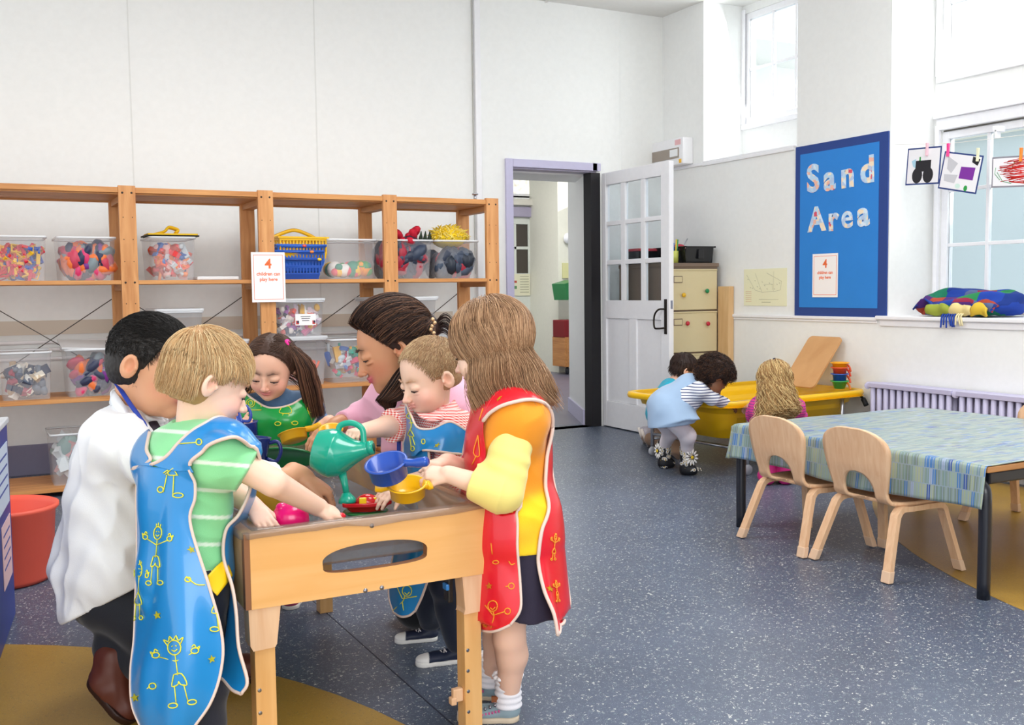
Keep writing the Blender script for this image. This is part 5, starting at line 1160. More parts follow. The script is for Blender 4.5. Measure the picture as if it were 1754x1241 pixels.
def shoe(name, heel, toe, S, col, sole, parent, up=(0, 0, 1), ankle=None, cap=None, lace=None, high=0, w=1.):
    """a low shoe from heel to toe on the ground"""
    heel, toe = np.asarray(heel, float), np.asarray(toe, float); d = unit(toe-heel); L = np.linalg.norm(toe-heel); u = unit(np.array(up)-d*np.dot(up, d)); s_ = np.cross(d, u); R_ = np.stack([s_, d, u])
    g = lambda x, y, z: heel+s_*x*L+d*y*L+u*z*L
    e = bpy.data.objects.new(name, None) if 0 else None
    f = Field(.03*L, col); f.ell(g(0, .22, .16), (.155*L*w, .21*L, .15*L), R_); f.ell(g(0, .55, .13), (.165*L*w, .30*L, .115*L), R_, .08*L); f.ell(g(0, .80, .11), (.17*L*w, .2*L, .1*L), R_, .06*L); f.cone(g(0, .2, .15), g(0, .2, .33+high), .125*L*w, .12*L*w, .05*L)
    if cap is not None: f.paint(g(0, .93, .12), (.3*L, .19*L, .3*L), R_, cap, .05)
    f.cut(g(0, 0, .03), -u)
    body = field_object(name, [(f, max(.0022, L*.016))], M_SHOE, parent)
    fs = Field(.01*L, sole); fs.cone(g(0, .2, .04), g(0, .5, .04), .17*L*w, .15*L*w, .1*L); fs.cone(g(0, .5, .04), g(0, .82, .04), .155*L*w, .185*L*w, .1*L); fs.cut(g(0, 0, .0), -u); fs.cut(g(0, 0, .085), u)
    so = field_object('sole', [(fs, max(.0022, L*.016))], M_SHOE, body)
    so.matrix_parent_inverse = Matrix.Identity(4)
    if parent: so.matrix_parent_inverse = Matrix.Identity(4)
    if lace is not None:
        mb = MB(); ml = mat('lace', lace, .7)
        for k in range(4):
            y = .42+.07*k; z = .26-.03*k
            mb.tube([Vector(g(-.09*w, y, z-.02).tolist()), Vector(g(.0, y+.03, z+.022).tolist()), Vector(g(.09*w, y, z-.02).tolist())], .011*L*1.2, ml, 6); mb.tube([Vector(g(-.09*w, y+.05, z-.03).tolist()), Vector(g(0, y+.02, z+.018).tolist()), Vector(g(.09*w, y-.02, z-.0).tolist())], .010*L, ml, 6)
        o = mb.build('lace'); o.parent = body
    return body
# ---- draped sheets (tabards)
def adopt(o, parent):
    o.parent = parent; o.matrix_parent_inverse = Matrix.Translation(-parent.location); return o
def proj_px(P):
    v = np.asarray(P)-_C; z = v@_F; return np.stack([877+_f*(v@_R)/z, 620.5-_f*(v@_U)/z], -1)
class Sheet:
    def __init__(s, rows, nu=40, nv=60, fold=.004, seed=0, freq=9, sag=None):
        """rows: list of lists of points (all rows the same length); Catmull-Rom both ways"""
        R_ = [[np.asarray(p, float) for p in r] for r in rows]; c = [smooth_np(r, nu) for r in R_]; c = np.array(c); g = [smooth_np(list(c[:, i]), nv) for i in range(c.shape[1])]; s.G = np.array(g); s.nu, s.nv = s.G.shape[:2]
        N_ = s.normals(); s.G = s.G+N_*(fold*noise(s.G.astype(np.float32)*np.array([1, 1, .45], np.float32), freq, seed))[..., None]; s.N = s.normals()
    def push(s, flds, d=.008, it=4):
        """lift the cloth clear of what it lies on"""
        for _ in range(it):
            P = s.G.reshape(-1, 3)
            for f in flds:
                v = f.value(P); m = v < d
                if not m.any(): continue
                Q = P[m]; g = np.stack([f.value(Q+np.eye(3)[i]*.003)-f.value(Q-np.eye(3)[i]*.003) for i in range(3)], 1); g /= np.linalg.norm(g, axis=1, keepdims=True)+1e-6; P[m] = Q+g*(d-v[m])[:, None]
            G = P.reshape(s.G.shape); B = G.copy(); B[1:-1, 1:-1] = .5*G[1:-1, 1:-1]+.125*(G[:-2, 1:-1]+G[2:, 1:-1]+G[1:-1, :-2]+G[1:-1, 2:]); s.G = B if _ < it-1 else G
        s.N = s.normals(); return s
    def sign(s):
        if not hasattr(s, 'sg'): s.sg = 1 if ((_C-s.G)*s.N).sum(-1).mean() > 0 else -1
        return s.sg
    def normals(s):
        a = np.gradient(s.G, axis=0); b = np.gradient(s.G, axis=1); n = np.cross(a, b); return n/(np.linalg.norm(n, axis=2, keepdims=True)+1e-9)
    def at(s, u, v, off=0):
        if off: off = abs(off)*s.sign()
        x = min(max(u, 0), 1)*(s.nu-1); y = min(max(v, 0), 1)*(s.nv-1); i, j = min(int(x), s.nu-2), min(int(y), s.nv-2); fx_, fy_ = x-i, y-j
        W = lambda T: T[i, j]*(1-fx_)*(1-fy_)+T[i+1, j]*fx_*(1-fy_)+T[i, j+1]*(1-fx_)*fy_+T[i+1, j+1]*fx_*fy_
        return Vector((W(s.G)+W(s.N)*off).tolist())
    def uv(s, px, py):
        if not hasattr(s, 'Q'): s.Q = proj_px(s.G)
        d = ((s.Q-np.array([px, py]))**2).sum(-1); i, j = np.unravel_index(np.argmin(d), d.shape); i0, j0 = min(max(i, 1), s.nu-2), min(max(j, 1), s.nv-2)
        J = np.stack([(s.Q[i0+1, j0]-s.Q[i0-1, j0])/2, (s.Q[i0, j0+1]-s.Q[i0, j0-1])/2], 1)
        try: t = np.clip(np.linalg.solve(J, np.array([px, py])-s.Q[i, j]), -1, 1)
        except Exception: t = (0, 0)
        return (i+t[0])/(s.nu-1), (j+t[1])/(s.nv-1)
    def lines(s, mb, m, L, cx, cy, sc, rot=0, r=.0015, off=.0025, sx=1):
        c_, s_ = math.cos(rot), math.sin(rot)
        for l in L:
            P = [s.at(*s.uv(cx+(x*sx*c_+y*s_)*sc, cy-(y*c_-x*sx*s_)*sc), off) for x, y in l]; mb.tube(smoothpath(P, 3) if len(P) > 2 else P, r, m, 5)
    def starpx(s, mb, m, cx, cy, sc, ph=0, off=.0025):
        u, v = s.uv(cx, cy); u2, _ = s.uv(cx+sc, cy); _, v2 = s.uv(cx, cy+sc); s.star(mb, m, u, v, max(abs(u2-u), .01), max(abs(v2-v), .006), off, ph)
    def surface(s, mb, m, flip=False):
        mb.grid([[Vector(p.tolist()) for p in row] for row in s.G], m, False, flip)
    def edge(s, mb, m, r=.004, which='LRB', n=50, flat=1):
        for w_ in which:
            P = [s.at(0, i/n) if w_ == 'L' else s.at(1, i/n) if w_ == 'R' else s.at(i/n, 1) if w_ == 'B' else s.at(i/n, 0) for i in range(n+1)]; mb.tube(P, r, m, 6)
    def draw(s, mb, m, lines, u0, v0, su, sv, r=.0016, off=.002, rot=0):
        c_, s_ = math.cos(rot), math.sin(rot)
        for l in lines:
            P = [s.at(u0+(x*c_-y*s_)*su, v0-(x*s_+y*c_)*sv, off) for x, y in l]
            if len(P) > 1: mb.tube(smoothpath(P, 3) if len(P) > 2 else P, r, m, 5)
    def star(s, mb, m, u0, v0, su, sv, off=.002, ph=0):
        V = []
        for k in range(10): a = PI/2+ph+k*PI/5; q = 1 if k % 2 == 0 else .45; V.append(s.at(u0+q*math.cos(a)*su, v0-q*math.sin(a)*sv, off))
        V.append(s.at(u0, v0, off)); mb.add(V, [(10, k, (k+1) % 10) for k in range(10)], m); mb.add([v+Vector((0, 0, 0)) for v in V], [(10, (k+1) % 10, k) for k in range(10)], m)
def smooth_np(P, n):
    P = [np.asarray(p, float) for p in P]
    if len(P) == 2: return np.array([P[0]+(P[1]-P[0])*t for t in np.linspace(0, 1, n)])
    Q = [2*P[0]-P[1]]+P+[2*P[-1]-P[-2]]; out = []
    for t in np.linspace(0, len(P)-1, n):
        i = min(int(t), len(P)-2); f = t-i; a, b, c, d = Q[i:i+4]; out.append(.5*(2*b+(c-a)*f+(2*a-5*b+4*c-d)*f*f+(3*b-a-3*c+d)*f**3))
    return np.array(out)
def circ_l(cx, cy, rx, ry, n=10, a0=0): return [(cx+rx*math.cos(a0+2*PI*k/n), cy+ry*math.sin(a0+2*PI*k/n)) for k in range(n+1)]
def stick(kind=0):
    """child-like line figure about 2 units tall, centred at the hips"""
    L = [circ_l(0, 1.0, .2, .24), [(0, .76), (0, .1)], [(0, .55), (.5, .75)], [(0, .55), (-.5, .75)], circ_l(.6, .82, .12, .09, 7), circ_l(-.6, .82, .12, .09, 7), [(.52, .95), (.6, 1.02), (.66, .9), (.76, .95), (.7, .82)], [(-.52, .95), (-.6, 1.02), (-.66, .9), (-.76, .95), (-.7, .82)],
         [(-.07, 1.04), (-.05, 1.06)], [(.07, 1.04), (.05, 1.06)], [(-.08, .93), (0, .88), (.08, .93)]]
    if kind == 0: L += [[(0, .15), (-.3, -.3), (.3, -.3), (0, .15)]]; h = -.3
    else: L += [[(-.12, .12), (-.22, -.25), (-.04, -.22), (0, -.12), (.05, -.22), (.24, -.25), (.12, .12), (-.12, .12)]]; h = -.24
    L += [[(-.14, h), (-.16, -.85)], [(.14, h), (.2, -.8)], circ_l(-.26, -.88, .14, .08, 8), circ_l(.32, -.84, .14, .08, 8)]
    if kind == 2: L += [[(-.2, 1.1), (-.3, 1.3), (-.15, 1.22), (-.1, 1.38), (0, 1.25), (.1, 1.38), (.15, 1.22), (.3, 1.3), (.2, 1.1)]]
    else: L += [[(-.1, 1.22), (-.1, 1.34)], [(0, 1.25), (0, 1.38)], [(.1, 1.22), (.12, 1.33)]]
    return L
# ================================================================ WATER TABLE
wt = empty('water_table', (.78, 2.75, 0), 0, 'wooden water play table with a clear liner in the middle of the group of children', 'water table')
WX0, WX1, WY0, WY1, WZ = .489, 1.064, 2.14, 3.34, .574; PHt = .163; PT = .022
def WQ(name, mb, **k): return adopt(mb.build(name, None, **k), wt)
def cutpanel(xa, xb, y, n=40):
    """end panel with a half-moon hand hole"""
    mb = MB(); z0, z1 = WZ-PHt, WZ; W_ = xb-xa; cx = xa+W_*.50; a = .124; zb, zt_ = z1-.112, z1-.052
    inner = []
    for k in range(n):
        t = 2*PI*k/n; c_, s_ = math.cos(t), math.sin(t); x = a*(abs(c_)**.8)*(1 if c_ > 0 else -1); z = (zt_-zb)*.5*((s_ if s_ > 0 else -abs(s_)**.3))
        inner.append((cx+x, (zb+zt_)/2+z+(0 if s_ < 0 else 0)))
    outer = []
    for x, z in inner:
        dx, dz = x-cx, z-(zb+zt_)/2; s_ = min(((xb-cx) if dx > 0 else (cx-xa))/max(abs(dx), 1e-6), ((z1-(zb+zt_)/2) if dz > 0 else ((zb+zt_)/2-z0))/max(abs(dz), 1e-6)); outer.append((cx+dx*s_, (zb+zt_)/2+dz*s_))
    for cxn, czn in ((xa, z0), (xb, z0), (xb, z1), (xa, z1)):
        k = min(range(n), key=lambda i: (outer[i][0]-cxn)**2+(outer[i][1]-czn)**2); outer[k] = (cxn, czn)
    V = [(x, yy, z) for yy in (y, y+PT) for x, z in outer]+[(x, yy, z) for yy in (y, y+PT) for x, z in inner]
    f = []
    for k in range(n):
        j = (k+1) % n; f += [(k, j, 2*n+j, 2*n+k), (n+j, n+k, 3*n+k, 3*n+j), (j, k, n+k, n+j)]; 
    mb.add(V, f, M_BIRCH); mb.add(V, [(2*n+k, 2*n+(k+1) % n, 3*n+(k+1) % n, 3*n+k) for k in range(n)], M_PLYEDGE)
    return mb
WQ('end_panel', cutpanel(WX0+.012, WX1-.002, WY0))
mb = MB(); mb.box(WX0+.012, WX1-.002, WY1-PT, WY1, WZ-PHt, WZ, M_BIRCH); WQ('end_panel', mb, bevel=.002)
for x in (WX0, WX1-PT):
    mb = MB(); mb.box(x, x+PT, WY0+(.0 if x == WX0 else .0)+PT*.9, WY1-PT*.9, WZ-PHt, WZ, M_BIRCH); mb.box(x, x+.014 if x == WX0 else x+PT, WY0+.001, WY0+PT, WZ-PHt, WZ, M_PLYEDGE) if x == WX0 else mb.box(x+PT-.004, x+PT+.003, WY0, WY0+PT, WZ-PHt, WZ, M_PLYEDGE); WQ('side_panel', mb)
M_BOLT = mat('bolt_steel', '#8f8f96', .3, .9)
mb = MB()
for px, py in ((637, 900), (626, 1011), (654, 1006)):
    P = pt(px, py, y=WY0); mb.lathe([(0, .003), (.004, .003), (.0055, 0)], M_BOLT, 12, frameM((P.x, WY0, P.z), (1, 0, 0), (0, 0, 1)))
WQ('bolt', mb)
for ix, x in enumerate((WX0+.006, WX1-.075)):
    for iy, y in enumerate((WY0+.004, WY1-.05)):
        zt_ = WZ-PHt; sgn = 1 if ix == 0 else -1
        mb = MB(); xa, xb = x, x+.069
        pol = [(xa+(.0 if ix == 0 else .006), zt_+.0), (xb-.0, zt_+.0), (xb-(.010 if ix == 0 else .008), zt_-.083), (xb-(.014), zt_-.09), (xa+.008, zt_-.092), (xa+.002+(.01 if ix else 0), zt_-.08)]
        mb.prism([(a, b_) for a, b_ in pol], 0, .045, M_BEECH, frameM((0, y+.045 if 0 else y, 0), (1, 0, 0), (0, 0, 1), (0, 1, 0))); bk = WQ('leg_bracket', mb, bevel=.004)
        mb = MB(); xl = x+.012; mb.box(xl, xl+.044, y+.006, y+.05, .0, zt_-.02, M_BIRCHL)
        for z in (.08, .13, .18, .23): mb.lathe([(0, .0008), (.004, .0008), (.0045, 0)], M_BOLT, 10, frameM((xl+.008, y+.006, z), (1, 0, 0), (0, 0, 1)))
        WQ('leg', mb, bevel=.004)
mb = MB(); P = pt(788, 1190, y=WY0+.03); xk = WX1-.063; mb.box(xk-.026, xk, WY0+.02, WY0+.036, P.z-.012, P.z+.02, M_BEECH, None); mb.box(xk-.032, xk-.018, WY0+.018, WY0+.038, P.z-.018, P.z+.0, M_BEECH); WQ('leg_peg', mb, bevel=.003)
mb = MB(); P = pt(776, 1008, y=WY0+.06); mb.box(WX1-.085, WX1-.072, WY0+.05, WY0+.08, P.z-.03, P.z+.04, M_BP); mb.box(WX1-.09, WX1-.08, WY0+.05, WY0+.075, P.z+.0, P.z+.016, plastic('#2a7fd0')); WQ('drain_tap', mb, bevel=.003)
# clear liner with a wavy lip
M_LINER = mat('smoky_liner', '#a58f80', .12); b = M_LINER.node_tree.nodes['Principled BSDF']; b.inputs['Alpha'].default_value = .33; b.inputs['Coat Weight'].default_value = .6
mb = MB(); rings = []
for (ins, z) in ((-.006, WZ-.007), (-.008, WZ+.004), (.02, WZ+.006), (.05, WZ-.005), (.075, WZ-.105), (.10, WZ-.115)):
    ring = []
    for x, y in rrect(WX1-WX0-2*ins, WY1-WY0-2*ins, .03+.02*(ins > .02), 5): ring.append((x+(WX0+WX1)/2, y+(WY0+WY1)/2, z))
    rings.append(ring)
def dense(ring, k=8):
    out = []; n = len(ring)
    for i in range(n):
        a, b_ = Vector(ring[i]), Vector(ring[(i+1) % n])
        for j in range(k): out.append(a.lerp(b_, j/k))
    return out
rings = [dense(r_) for r_ in rings]; n = len(rings[0])
for i in range(n):
    w_ = rings[0][i]; wob = .003*math.sin(w_.x*38)+.003*math.sin(w_.y*31+w_.x*17); rings[0][i] = w_+Vector((0, 0, wob-.003)); rings[1][i] += Vector((0, 0, .0015*math.sin(w_.x*38+1)))
G = [[r_[i] for r_ in rings] for i in range(n)]; mb.grid(G, M_LINER, True, True); mb.add(rings[-1], [tuple(range(n))], M_LINER); lin_o = WQ('clear_liner', mb, solid=.003)
M_WATER = mat('water', '#8f9aa6', .04, ior=1.33, spec=.6); b = M_WATER.node_tree.nodes['Principled BSDF']; b.inputs['Alpha'].default_value = .45
N, L, bb = nodes(M_WATER); nz_ = N.new('ShaderNodeTexNoise'); nz_.inputs['Scale'].default_value = 22; nz_.inputs['Detail'].default_value = 3; bumpit(N, L, bb, nz_.outputs['Fac'], .6, .01)
mb = MB(); WL = WZ-.062; mb.box(WX0+.068, WX1-.068, WY0+.068, WY1-.068, WL-.04, WL, M_WATER); o = mb.build('water'); tag(o, 'shallow water in the clear liner of the play table', 'water', kind='stuff')

# ---- toys
def lathe_obj(name, prof, c, loc, axis=(0, 0, 1), label=None, cat=None, n=40):
    """open vessel turned about axis"""
    ax = Vector(axis).normalized(); ux = ax.orthogonal().normalized(); M = frameM((0, 0, 0), ux, ax.cross(ux), ax); mb = MB(); mb.lathe(prof, plastic(c), n, M)
    e = empty(name, loc, 0, label, cat); o = mb.build('bowl', e); return e, M
def pan(c, px, py, d, r, h, axis, hdir, hl, label, hand2=None):
    P = pt(px, py, d=d); prof = [(0, 0), (r*.84, 0), (r*.93, h*.08), (r*.98, h*.9), (r*1.09, h*.93), (r*1.10, h), (r*.95, h), (r*.89, h*.12), (0, h*.08)]
    e, M = lathe_obj('toy_pan', prof, c, P, axis, label, 'toy pan'); ax = Vector(axis).normalized(); hd = Vector(hdir); hd = (hd-ax*hd.dot(ax)).normalized()
    for k, dd in enumerate([hd]+([hand2] if hand2 is not None else [])):
        dd = Vector(dd); dd = (dd-ax*dd.dot(ax)).normalized(); mb = MB(); a = dd*(r*1.02)+ax*h*.9; LL = hl if k == 0 else hl*.4
        mb.tube(smoothpath([a-dd*.004, a+dd*LL*.5-ax*.003, a+dd*LL], 5), [.010]*5+[.012]*5+[.008], plastic(c), 10, up=tuple(ax), flat=1.0); mb.build('handle', e)
    return e
def V_(x, y, z=0): return Vector(cdir(x, y, z).tolist())
pan('#f2b51e', 505, 755, 3.3, .045, .030, V_(-.28, .93, .25), V_(.95, .25, 0), .05, 'shallow yellow toy pan held by the girl in green')
bp = pan('#1f4fb0', 668, 818, 2.36, .046, .043, V_(-.18, .90, -.42), V_(.96, .0, -.2), .055, 'round blue toy saucepan held by the girl in the red apron')
yp = pan('#f2b90f', 699, 850, 2.38, .043, .034, V_(-.04, .93, -.36), V_(-.96, .1, -.1), .03, 'yellow toy pan under the blue saucepan', V_(1, 0, 0))
# green watering can
def watering_can(c, M, label, s=1.0):
    e = empty('watering_can', M.translation, 0, label, 'watering can'); Mi = M.copy(); Mi.translation = (0, 0, 0); P_ = plastic(c)
    col = lin((int(c[1:3], 16)/255, int(c[3:5], 16)/255, int(c[5:7], 16)/255)); f = Field(.012*s, col); T = lambda x, y, z: np.array((Mi @ Vector((x*s, y*s, z*s))).to_tuple())
    Rm = np.array([list((Mi @ Vector(a)).to_tuple()) for a in ((1, 0, 0), (0, 1, 0), (0, 0, 1))])
    f.ell(T(-.022, 0, 0), (.048*s, .048*s, .060*s), Rm); f.frus(T(-.060, 0, 0), T(-.02, 0, 0), .048*s, .052*s, .022*s); f.cone(T(0, 0, .0), T(.066, 0, .030), .050*s, .020*s, .03*s)
    bd_ = field_object('can_body', [(f, .0022)], None or vmat('green_plastic_v', .22, coat=.5), e); bd_.matrix_parent_inverse = Matrix.Identity(4)
    mb = MB(); W = lambda x, y, z: Mi @ Vector((x*s, y*s, z*s))
    mb.tube([W(.06, 0, .028), W(.078, 0, .036)], [.015*s, .015*s], P_, 18); mb.tube([W(.072, 0, .0335), W(.086, 0, .0395)], [.019*s, .018*s], P_, 18); mb.tube([W(.0862, 0, .0396), W(.088, 0, .0402)], [.011*s, .011*s], mat('dark_hole', '#0b4a3a', .6), 14); mb.build('filler_neck', e)
    mb = MB(); mb.tube(smoothpath([W(-.015, 0, .052), W(-.012, 0, .075), W(.015, 0, .088), W(.045, 0, .080), W(.057, 0, .05), W(.06, 0, .036)], 6), .008*s, P_, 12); mb.build('handle', e)
    mb = MB(); mb.tube([W(.018, 0, -.040), W(.035, 0, -.075), W(.045, 0, -.098)], [.012*s, .0085*s, .0085*s], P_, 14); mb.build('spout', e)
    mb = MB(); mb.tube([W(.042, 0, -.092), W(.048, 0, -.108), W(.051, 0, -.116), W(.0515, 0, -.118)], [.010*s, .022*s, .024*s, .020*s], P_, 22); mb.build('rose', e)
    return e
P = pt(580, 778, d=2.62); ux, uy, uz = V_(.97, -.22, -.1), None, V_(.22, .97, 0); uy = uz.cross(ux)
watering_can('#12a58a', frameM(P, ux, uy, uz.normalized()), 'green plastic watering can tipped over the water by the little boy', .98)
# red boat with a yellow block, green plate beneath
def boat(c, P, ux, L_, label):
    ux = Vector(ux); ux.z = 0; ux.normalize(); uz = Vector((0, 0, 1)); uy = uz.cross(ux); M = frameM((0, 0, 0), ux, uy, uz); e = empty('toy_boat', P, 0, label, 'toy boat'); pl_ = plastic(c, .2)
    hull = [(-.5, .2), (-.42, .27), (.1, .28), (.36, .18), (.52, 0), (.36, -.18), (.1, -.28), (-.42, -.27), (-.5, -.2)]
    mb = MB(); n = len(hull); rg = [[M @ Vector((x*L_*s_, y*L_*s_, z)) for x, y in hull] for s_, z in ((.72, 0), (.92, .012), (1.06, .014), (1.06, .024), (.9, .022), (.85, .01))]
    G = [[r_[i] for r_ in rg] for i in range(n)]; mb.grid(G, pl_, True, False); mb.add(rg[0], [tuple(reversed(range(n)))], pl_); mb.add(rg[-1], [tuple(range(n))], pl_); mb.build('hull', e, bevel=.002)
    mb = MB(); mb.ell((0, 0, .02), (.26*L_, .18*L_, .022), pl_, M, 20, 10); mb.build('cabin', e)
    mb = MB(); y_ = plastic('#f5d313', .3); mb.box(-.16*L_, .0, -.20*L_, -.12*L_, .018, .036, y_, M); mb.box(.12*L_, .22*L_, -.1*L_, .02, .018, .034, y_, M); mb.build('block', e, bevel=.002); return e
P = pt(629, 873, d=2.62); P.z = max(P.z, WL)
boat('#c8141e', P, V_(1, 0, .08), .115, 'small red toy boat with a yellow block near the front of the water table')
mb = MB(); mb.lathe([(0, 0), (.05, 0), (.058, .006), (.05, .008), (0, .004)], plastic('#1a7a3c'), 32); tag(mb.build('toy_plate', None, P+Vector((.0, .012, -.010))), 'green toy plate floating under the red boat', 'toy plate')
# pink jug-like toy at the near left of the table
P = pt(498, 886, d=2.33); cp = plastic('#ee1577', .25); e = empty('toy_kettle', (P.x, P.y, P.z), 0, 'bright pink rounded toy pot by the near rim of the water table', 'toy pot')
mb = MB(); mb.lathe([(0, -.03), (.034, -.03), (.042, -.01), (.040, .012), (.030, .030), (.012, .037), (0, .038)], cp, 32); mb.build('pot_body', e)
mb = MB(); mb.ell((-.022, -.006, .026), (.014, .014, .012), cp); mb.build('knob', e)
mb = MB(); mb.ell((.024, .0, .022), (.012, .012, .010), cp); mb.build('spout', e)
mb = MB(); mb.tube(smoothpath([(-.038, 0, .012), (-.052, 0, .0), (-.04, 0, -.015)], 5), .005, cp, 8); mb.build('handle', e)
# yellow bucket, blue jugs, green tray at the far side
P = pt(447, 850, d=2.55); cy = plastic('#eebb12', .3); mb = MB(); mb.lathe([(0, -.04), (.04, -.04), (.058, .035), (.062, .038), (.055, .04), (.037, -.034), (0, -.034)], cy, 32, Matrix.Rotation(-.5, 4, 'Y')); tag(mb.build('toy_bucket', None, P), 'yellow toy bucket lying in the water table behind the pink pot', 'toy bucket')
P = pt(486, 798, d=3.05); P.z = max(P.z, WL+.002); mb = MB(); mb.lathe([(0, 0), (.06, 0), (.066, .006), (.062, .01), (.055, .005), (0, .004)], plastic('#0f6b35'), 36, frameM((0, 0, 0), V_(1, 0, 0), V_(.0, .55, -.6)), 1.6, .75); tag(mb.build('toy_tray', None, P+Vector((0, 0, .03))), 'dark green oval toy dish standing against the far end of the water table', 'toy dish')
def jug(px, py, d, c, label, s=1, tilt=(0, 0, 1), hdir=None):
    P = pt(px, py, d=d); e = empty('toy_jug', P, 0, label, 'toy jug'); ax = Vector(tilt).normalized(); h_ = Vector(hdir or (1, 0, 0)); h_ = (h_-ax*h_.dot(ax)).normalized(); M = frameM((0, 0, 0), h_, ax.cross(h_), ax); m_ = plastic(c, .25); mb = MB()
    mb.lathe([(0, -.04*s), (.026*s, -.04*s), (.034*s, .035*s), (.037*s, .04*s), (.031*s, .04*s), (.023*s, -.034*s), (0, -.034*s)], m_, 28, M); mb.build('jug_body', e)
    mb = MB(); mb.tube([M @ Vector(v) for v in smoothpath([(.03*s, 0, .025*s), (.055*s, 0, .03*s), (.066*s, 0, .005*s), (.055*s, 0, -.025*s), (.028*s, 0, -.02*s)], 6)], .0055*s, m_, 8); mb.build('handle', e); return e
jug(441, 772, 2.9, '#16296e', 'dark blue toy jug with a round handle left in the water table', 1.0, (.1, 0, 1), V_(1, .1, 0))
jug(426, 742, 3.26, '#1b2f7d', 'dark blue toy jug held by the girl in green', .95, (-.1, 0, 1), V_(-.6, .6, -.3))
jug(398, 712, 2.75, '#1f3f9e', 'blue toy jug lifted in front of the blond boy', .75, V_(.2, -.9, 0), V_(1, 0, 0))
mb = MB(); P = pt(397, 737, d=2.7); mb.tube(smoothpath([V_(-.02, .0)*0+V_(-1, -.2)*.022, V_(0, 1)*.004, V_(1, .35)*.024], 6), .0075, plastic('#d21a2a', .25), 10); mb.ell((0, 0, -.006), (.012, .012, .014), plastic('#d21a2a', .25)); tag(mb.build('toy_tap', None, P), 'small red toy piece beside the blond boy\'s face', 'toy')
P = pt(556, 742, d=2.98); mb = MB(); mb.lathe([(0, -.012), (.03, -.012), (.036, .01), (.036, .016), (.028, .016), (.024, -.006), (0, -.006)], plastic('#f2b51e'), 28, frameM((0, 0, 0), V_(1, 0, 0), V_(0, .4, .9))); mb.ell((0, 0, -.002), (.028, .028, .014), plastic('#1b2f7d')); tag(mb.build('toy_saucepan_cover', None, P+Vector((.02, 0, .0))), 'yellow and blue toy saucepan cover just behind the watering can', 'toy lid')
P = pt(566, 884, d=2.38); mb = MB(); mb.ell((0, 0, 0), (.013, .011, .009), plastic('#d21a2a', .25)); tag(mb.build('toy_piece', None, pt(583, 884, d=2.335)), 'small red piece in the blond boy\'s fingers', 'toy')
# trickle of water below the can
mb = MB(); Mw = mat('clear_water', '#eef4f8', .05, trans=.9, ior=1.33); P = pt(570, 812, d=2.66)
for k in range(9): mb.ell((.004*math.sin(k*2.1), .003*math.cos(k*1.3), -.008*k), (.0022, .0022, .005), Mw, None, 8, 6)
tag(mb.build('water_trickle', None, P), 'thin trickle of water falling under the green watering can', 'water', kind='stuff')
# ================================================================ PEOPLE
def sk(h): return hx(h)
SKIN_A = sk('#f0c3ab'); SKIN_B = sk('#f2cbb4'); LIP_K = sk('#d98a84'); CHEEK = sk('#eea79a')
M_PIPE = mat('cream_piping', '#e4cdc2', .8); M_PRINT = mat('yellow_print', '#e6e23c', .5); M_PRINTO = mat('orange_print', '#f0982c', .5)
M_BLUAP = mat('blue_coated_fabric', '#1c86cc', .3, coat=.3); M_REDAP = mat('red_coated_fabric', '#df1d2e', .3, coat=.3); M_GRNAP = mat('green_coated_fabric', '#0f9a44', .3, coat=.3)
M_BLUAPI = M_BLUAP
def person(loc, label): return empty('person', loc, 0, label, 'person')
def fo(name, flds, m, e): return field_object(name, flds, m, e)
def so(name, P, r, col, e, **k):
    return np_object(name, strand_obj(name, P, r, col, e, **k), M_HAIR, e)
def hair(name, e, capf, h, parts):
    """hair mass plus strands in one mesh"""
    L = []
    if capf is not None:
        for cf in (capf if isinstance(capf, (list, tuple)) else [capf]):
            v, f = cf.mesh(h); L.append((v, f, cf.colors(v)))
    for p in parts: L += p
    sz = {x[1].shape[1] for x in L}; return np_object(name, L, M_HAIR, e)
def mixn(*a): v = sum(np.asarray(x)*w for x, w in a); return v
def shirt_folds(amp, fr, seed): return lambda P: amp*(.7*noise(P*np.array([1, 1, .7], np.float32), fr, seed)+1.3*(np.abs(noise(P*np.array([.8, .8, 1.2], np.float32), fr*1.3, seed+1))-.45))
def body_arm(f, sh, el, wr, ru, re, rw, k=.012): f.cone(sh, el, ru, re, k); f.cone(el, wr, re, rw, k)

# ---------------------------------------------------------------- 1 blond boy, back to the camera
e = person(pt(318, 1241, z=0), 'blond boy in a blue printed tabard standing with his back to the camera')
hf = HeadFrame(A(358, 648, 2.2), cdir(.80, -.30, .46), cdir(.30, .93, .1), .206)
fwd1 = unit(cdir(.75, 0, .65)); neck = A(325, 748, 2.21); pel = A(318, 1000, 2.21); shR = A(380, 778, 2.14); shL = A(286, 786, 2.28)
f = head_field(hf, SKIN_B, LIP_K, neck, .030, cheek=CHEEK, brow=sk('#c79b72'))
parts = [(f, .0024)]
g = Field(.012, SKIN_B); elR = A(468, 826, 2.16); wrR = A(545, 868, 2.31); body_arm(g, shR, elR, wrR, .034, .0295, .0205, .006)
hand(g, wrR, unit(A(592, 884, 2.35)-wrR), cdir(.25, .9, -.35), 1, .108, fcurl=[(.2, .4, .3), (.35, .55, .4), (.5, .6, .4), (.6, .7, .4)], thumb=(.5, .3)); parts.append((g, .0021))
g = Field(.012, SKIN_B); elL = A(400, 842, 2.40); wrL = A(437, 870, 2.31); body_arm(g, shL, elL, wrL, .035, .030, .021)
hand(g, wrL, unit(A(456, 897, 2.27)-wrL), cdir(.2, .5, -.9), -1, .105, curl=(.2, .25, .2), thumb=(.5, .2)); parts.append((g, .0021))
g = Field(.02, SKIN_B); torso(g, neck, pel, [shL, shR], .95, fwd=fwd1, wide=.8)
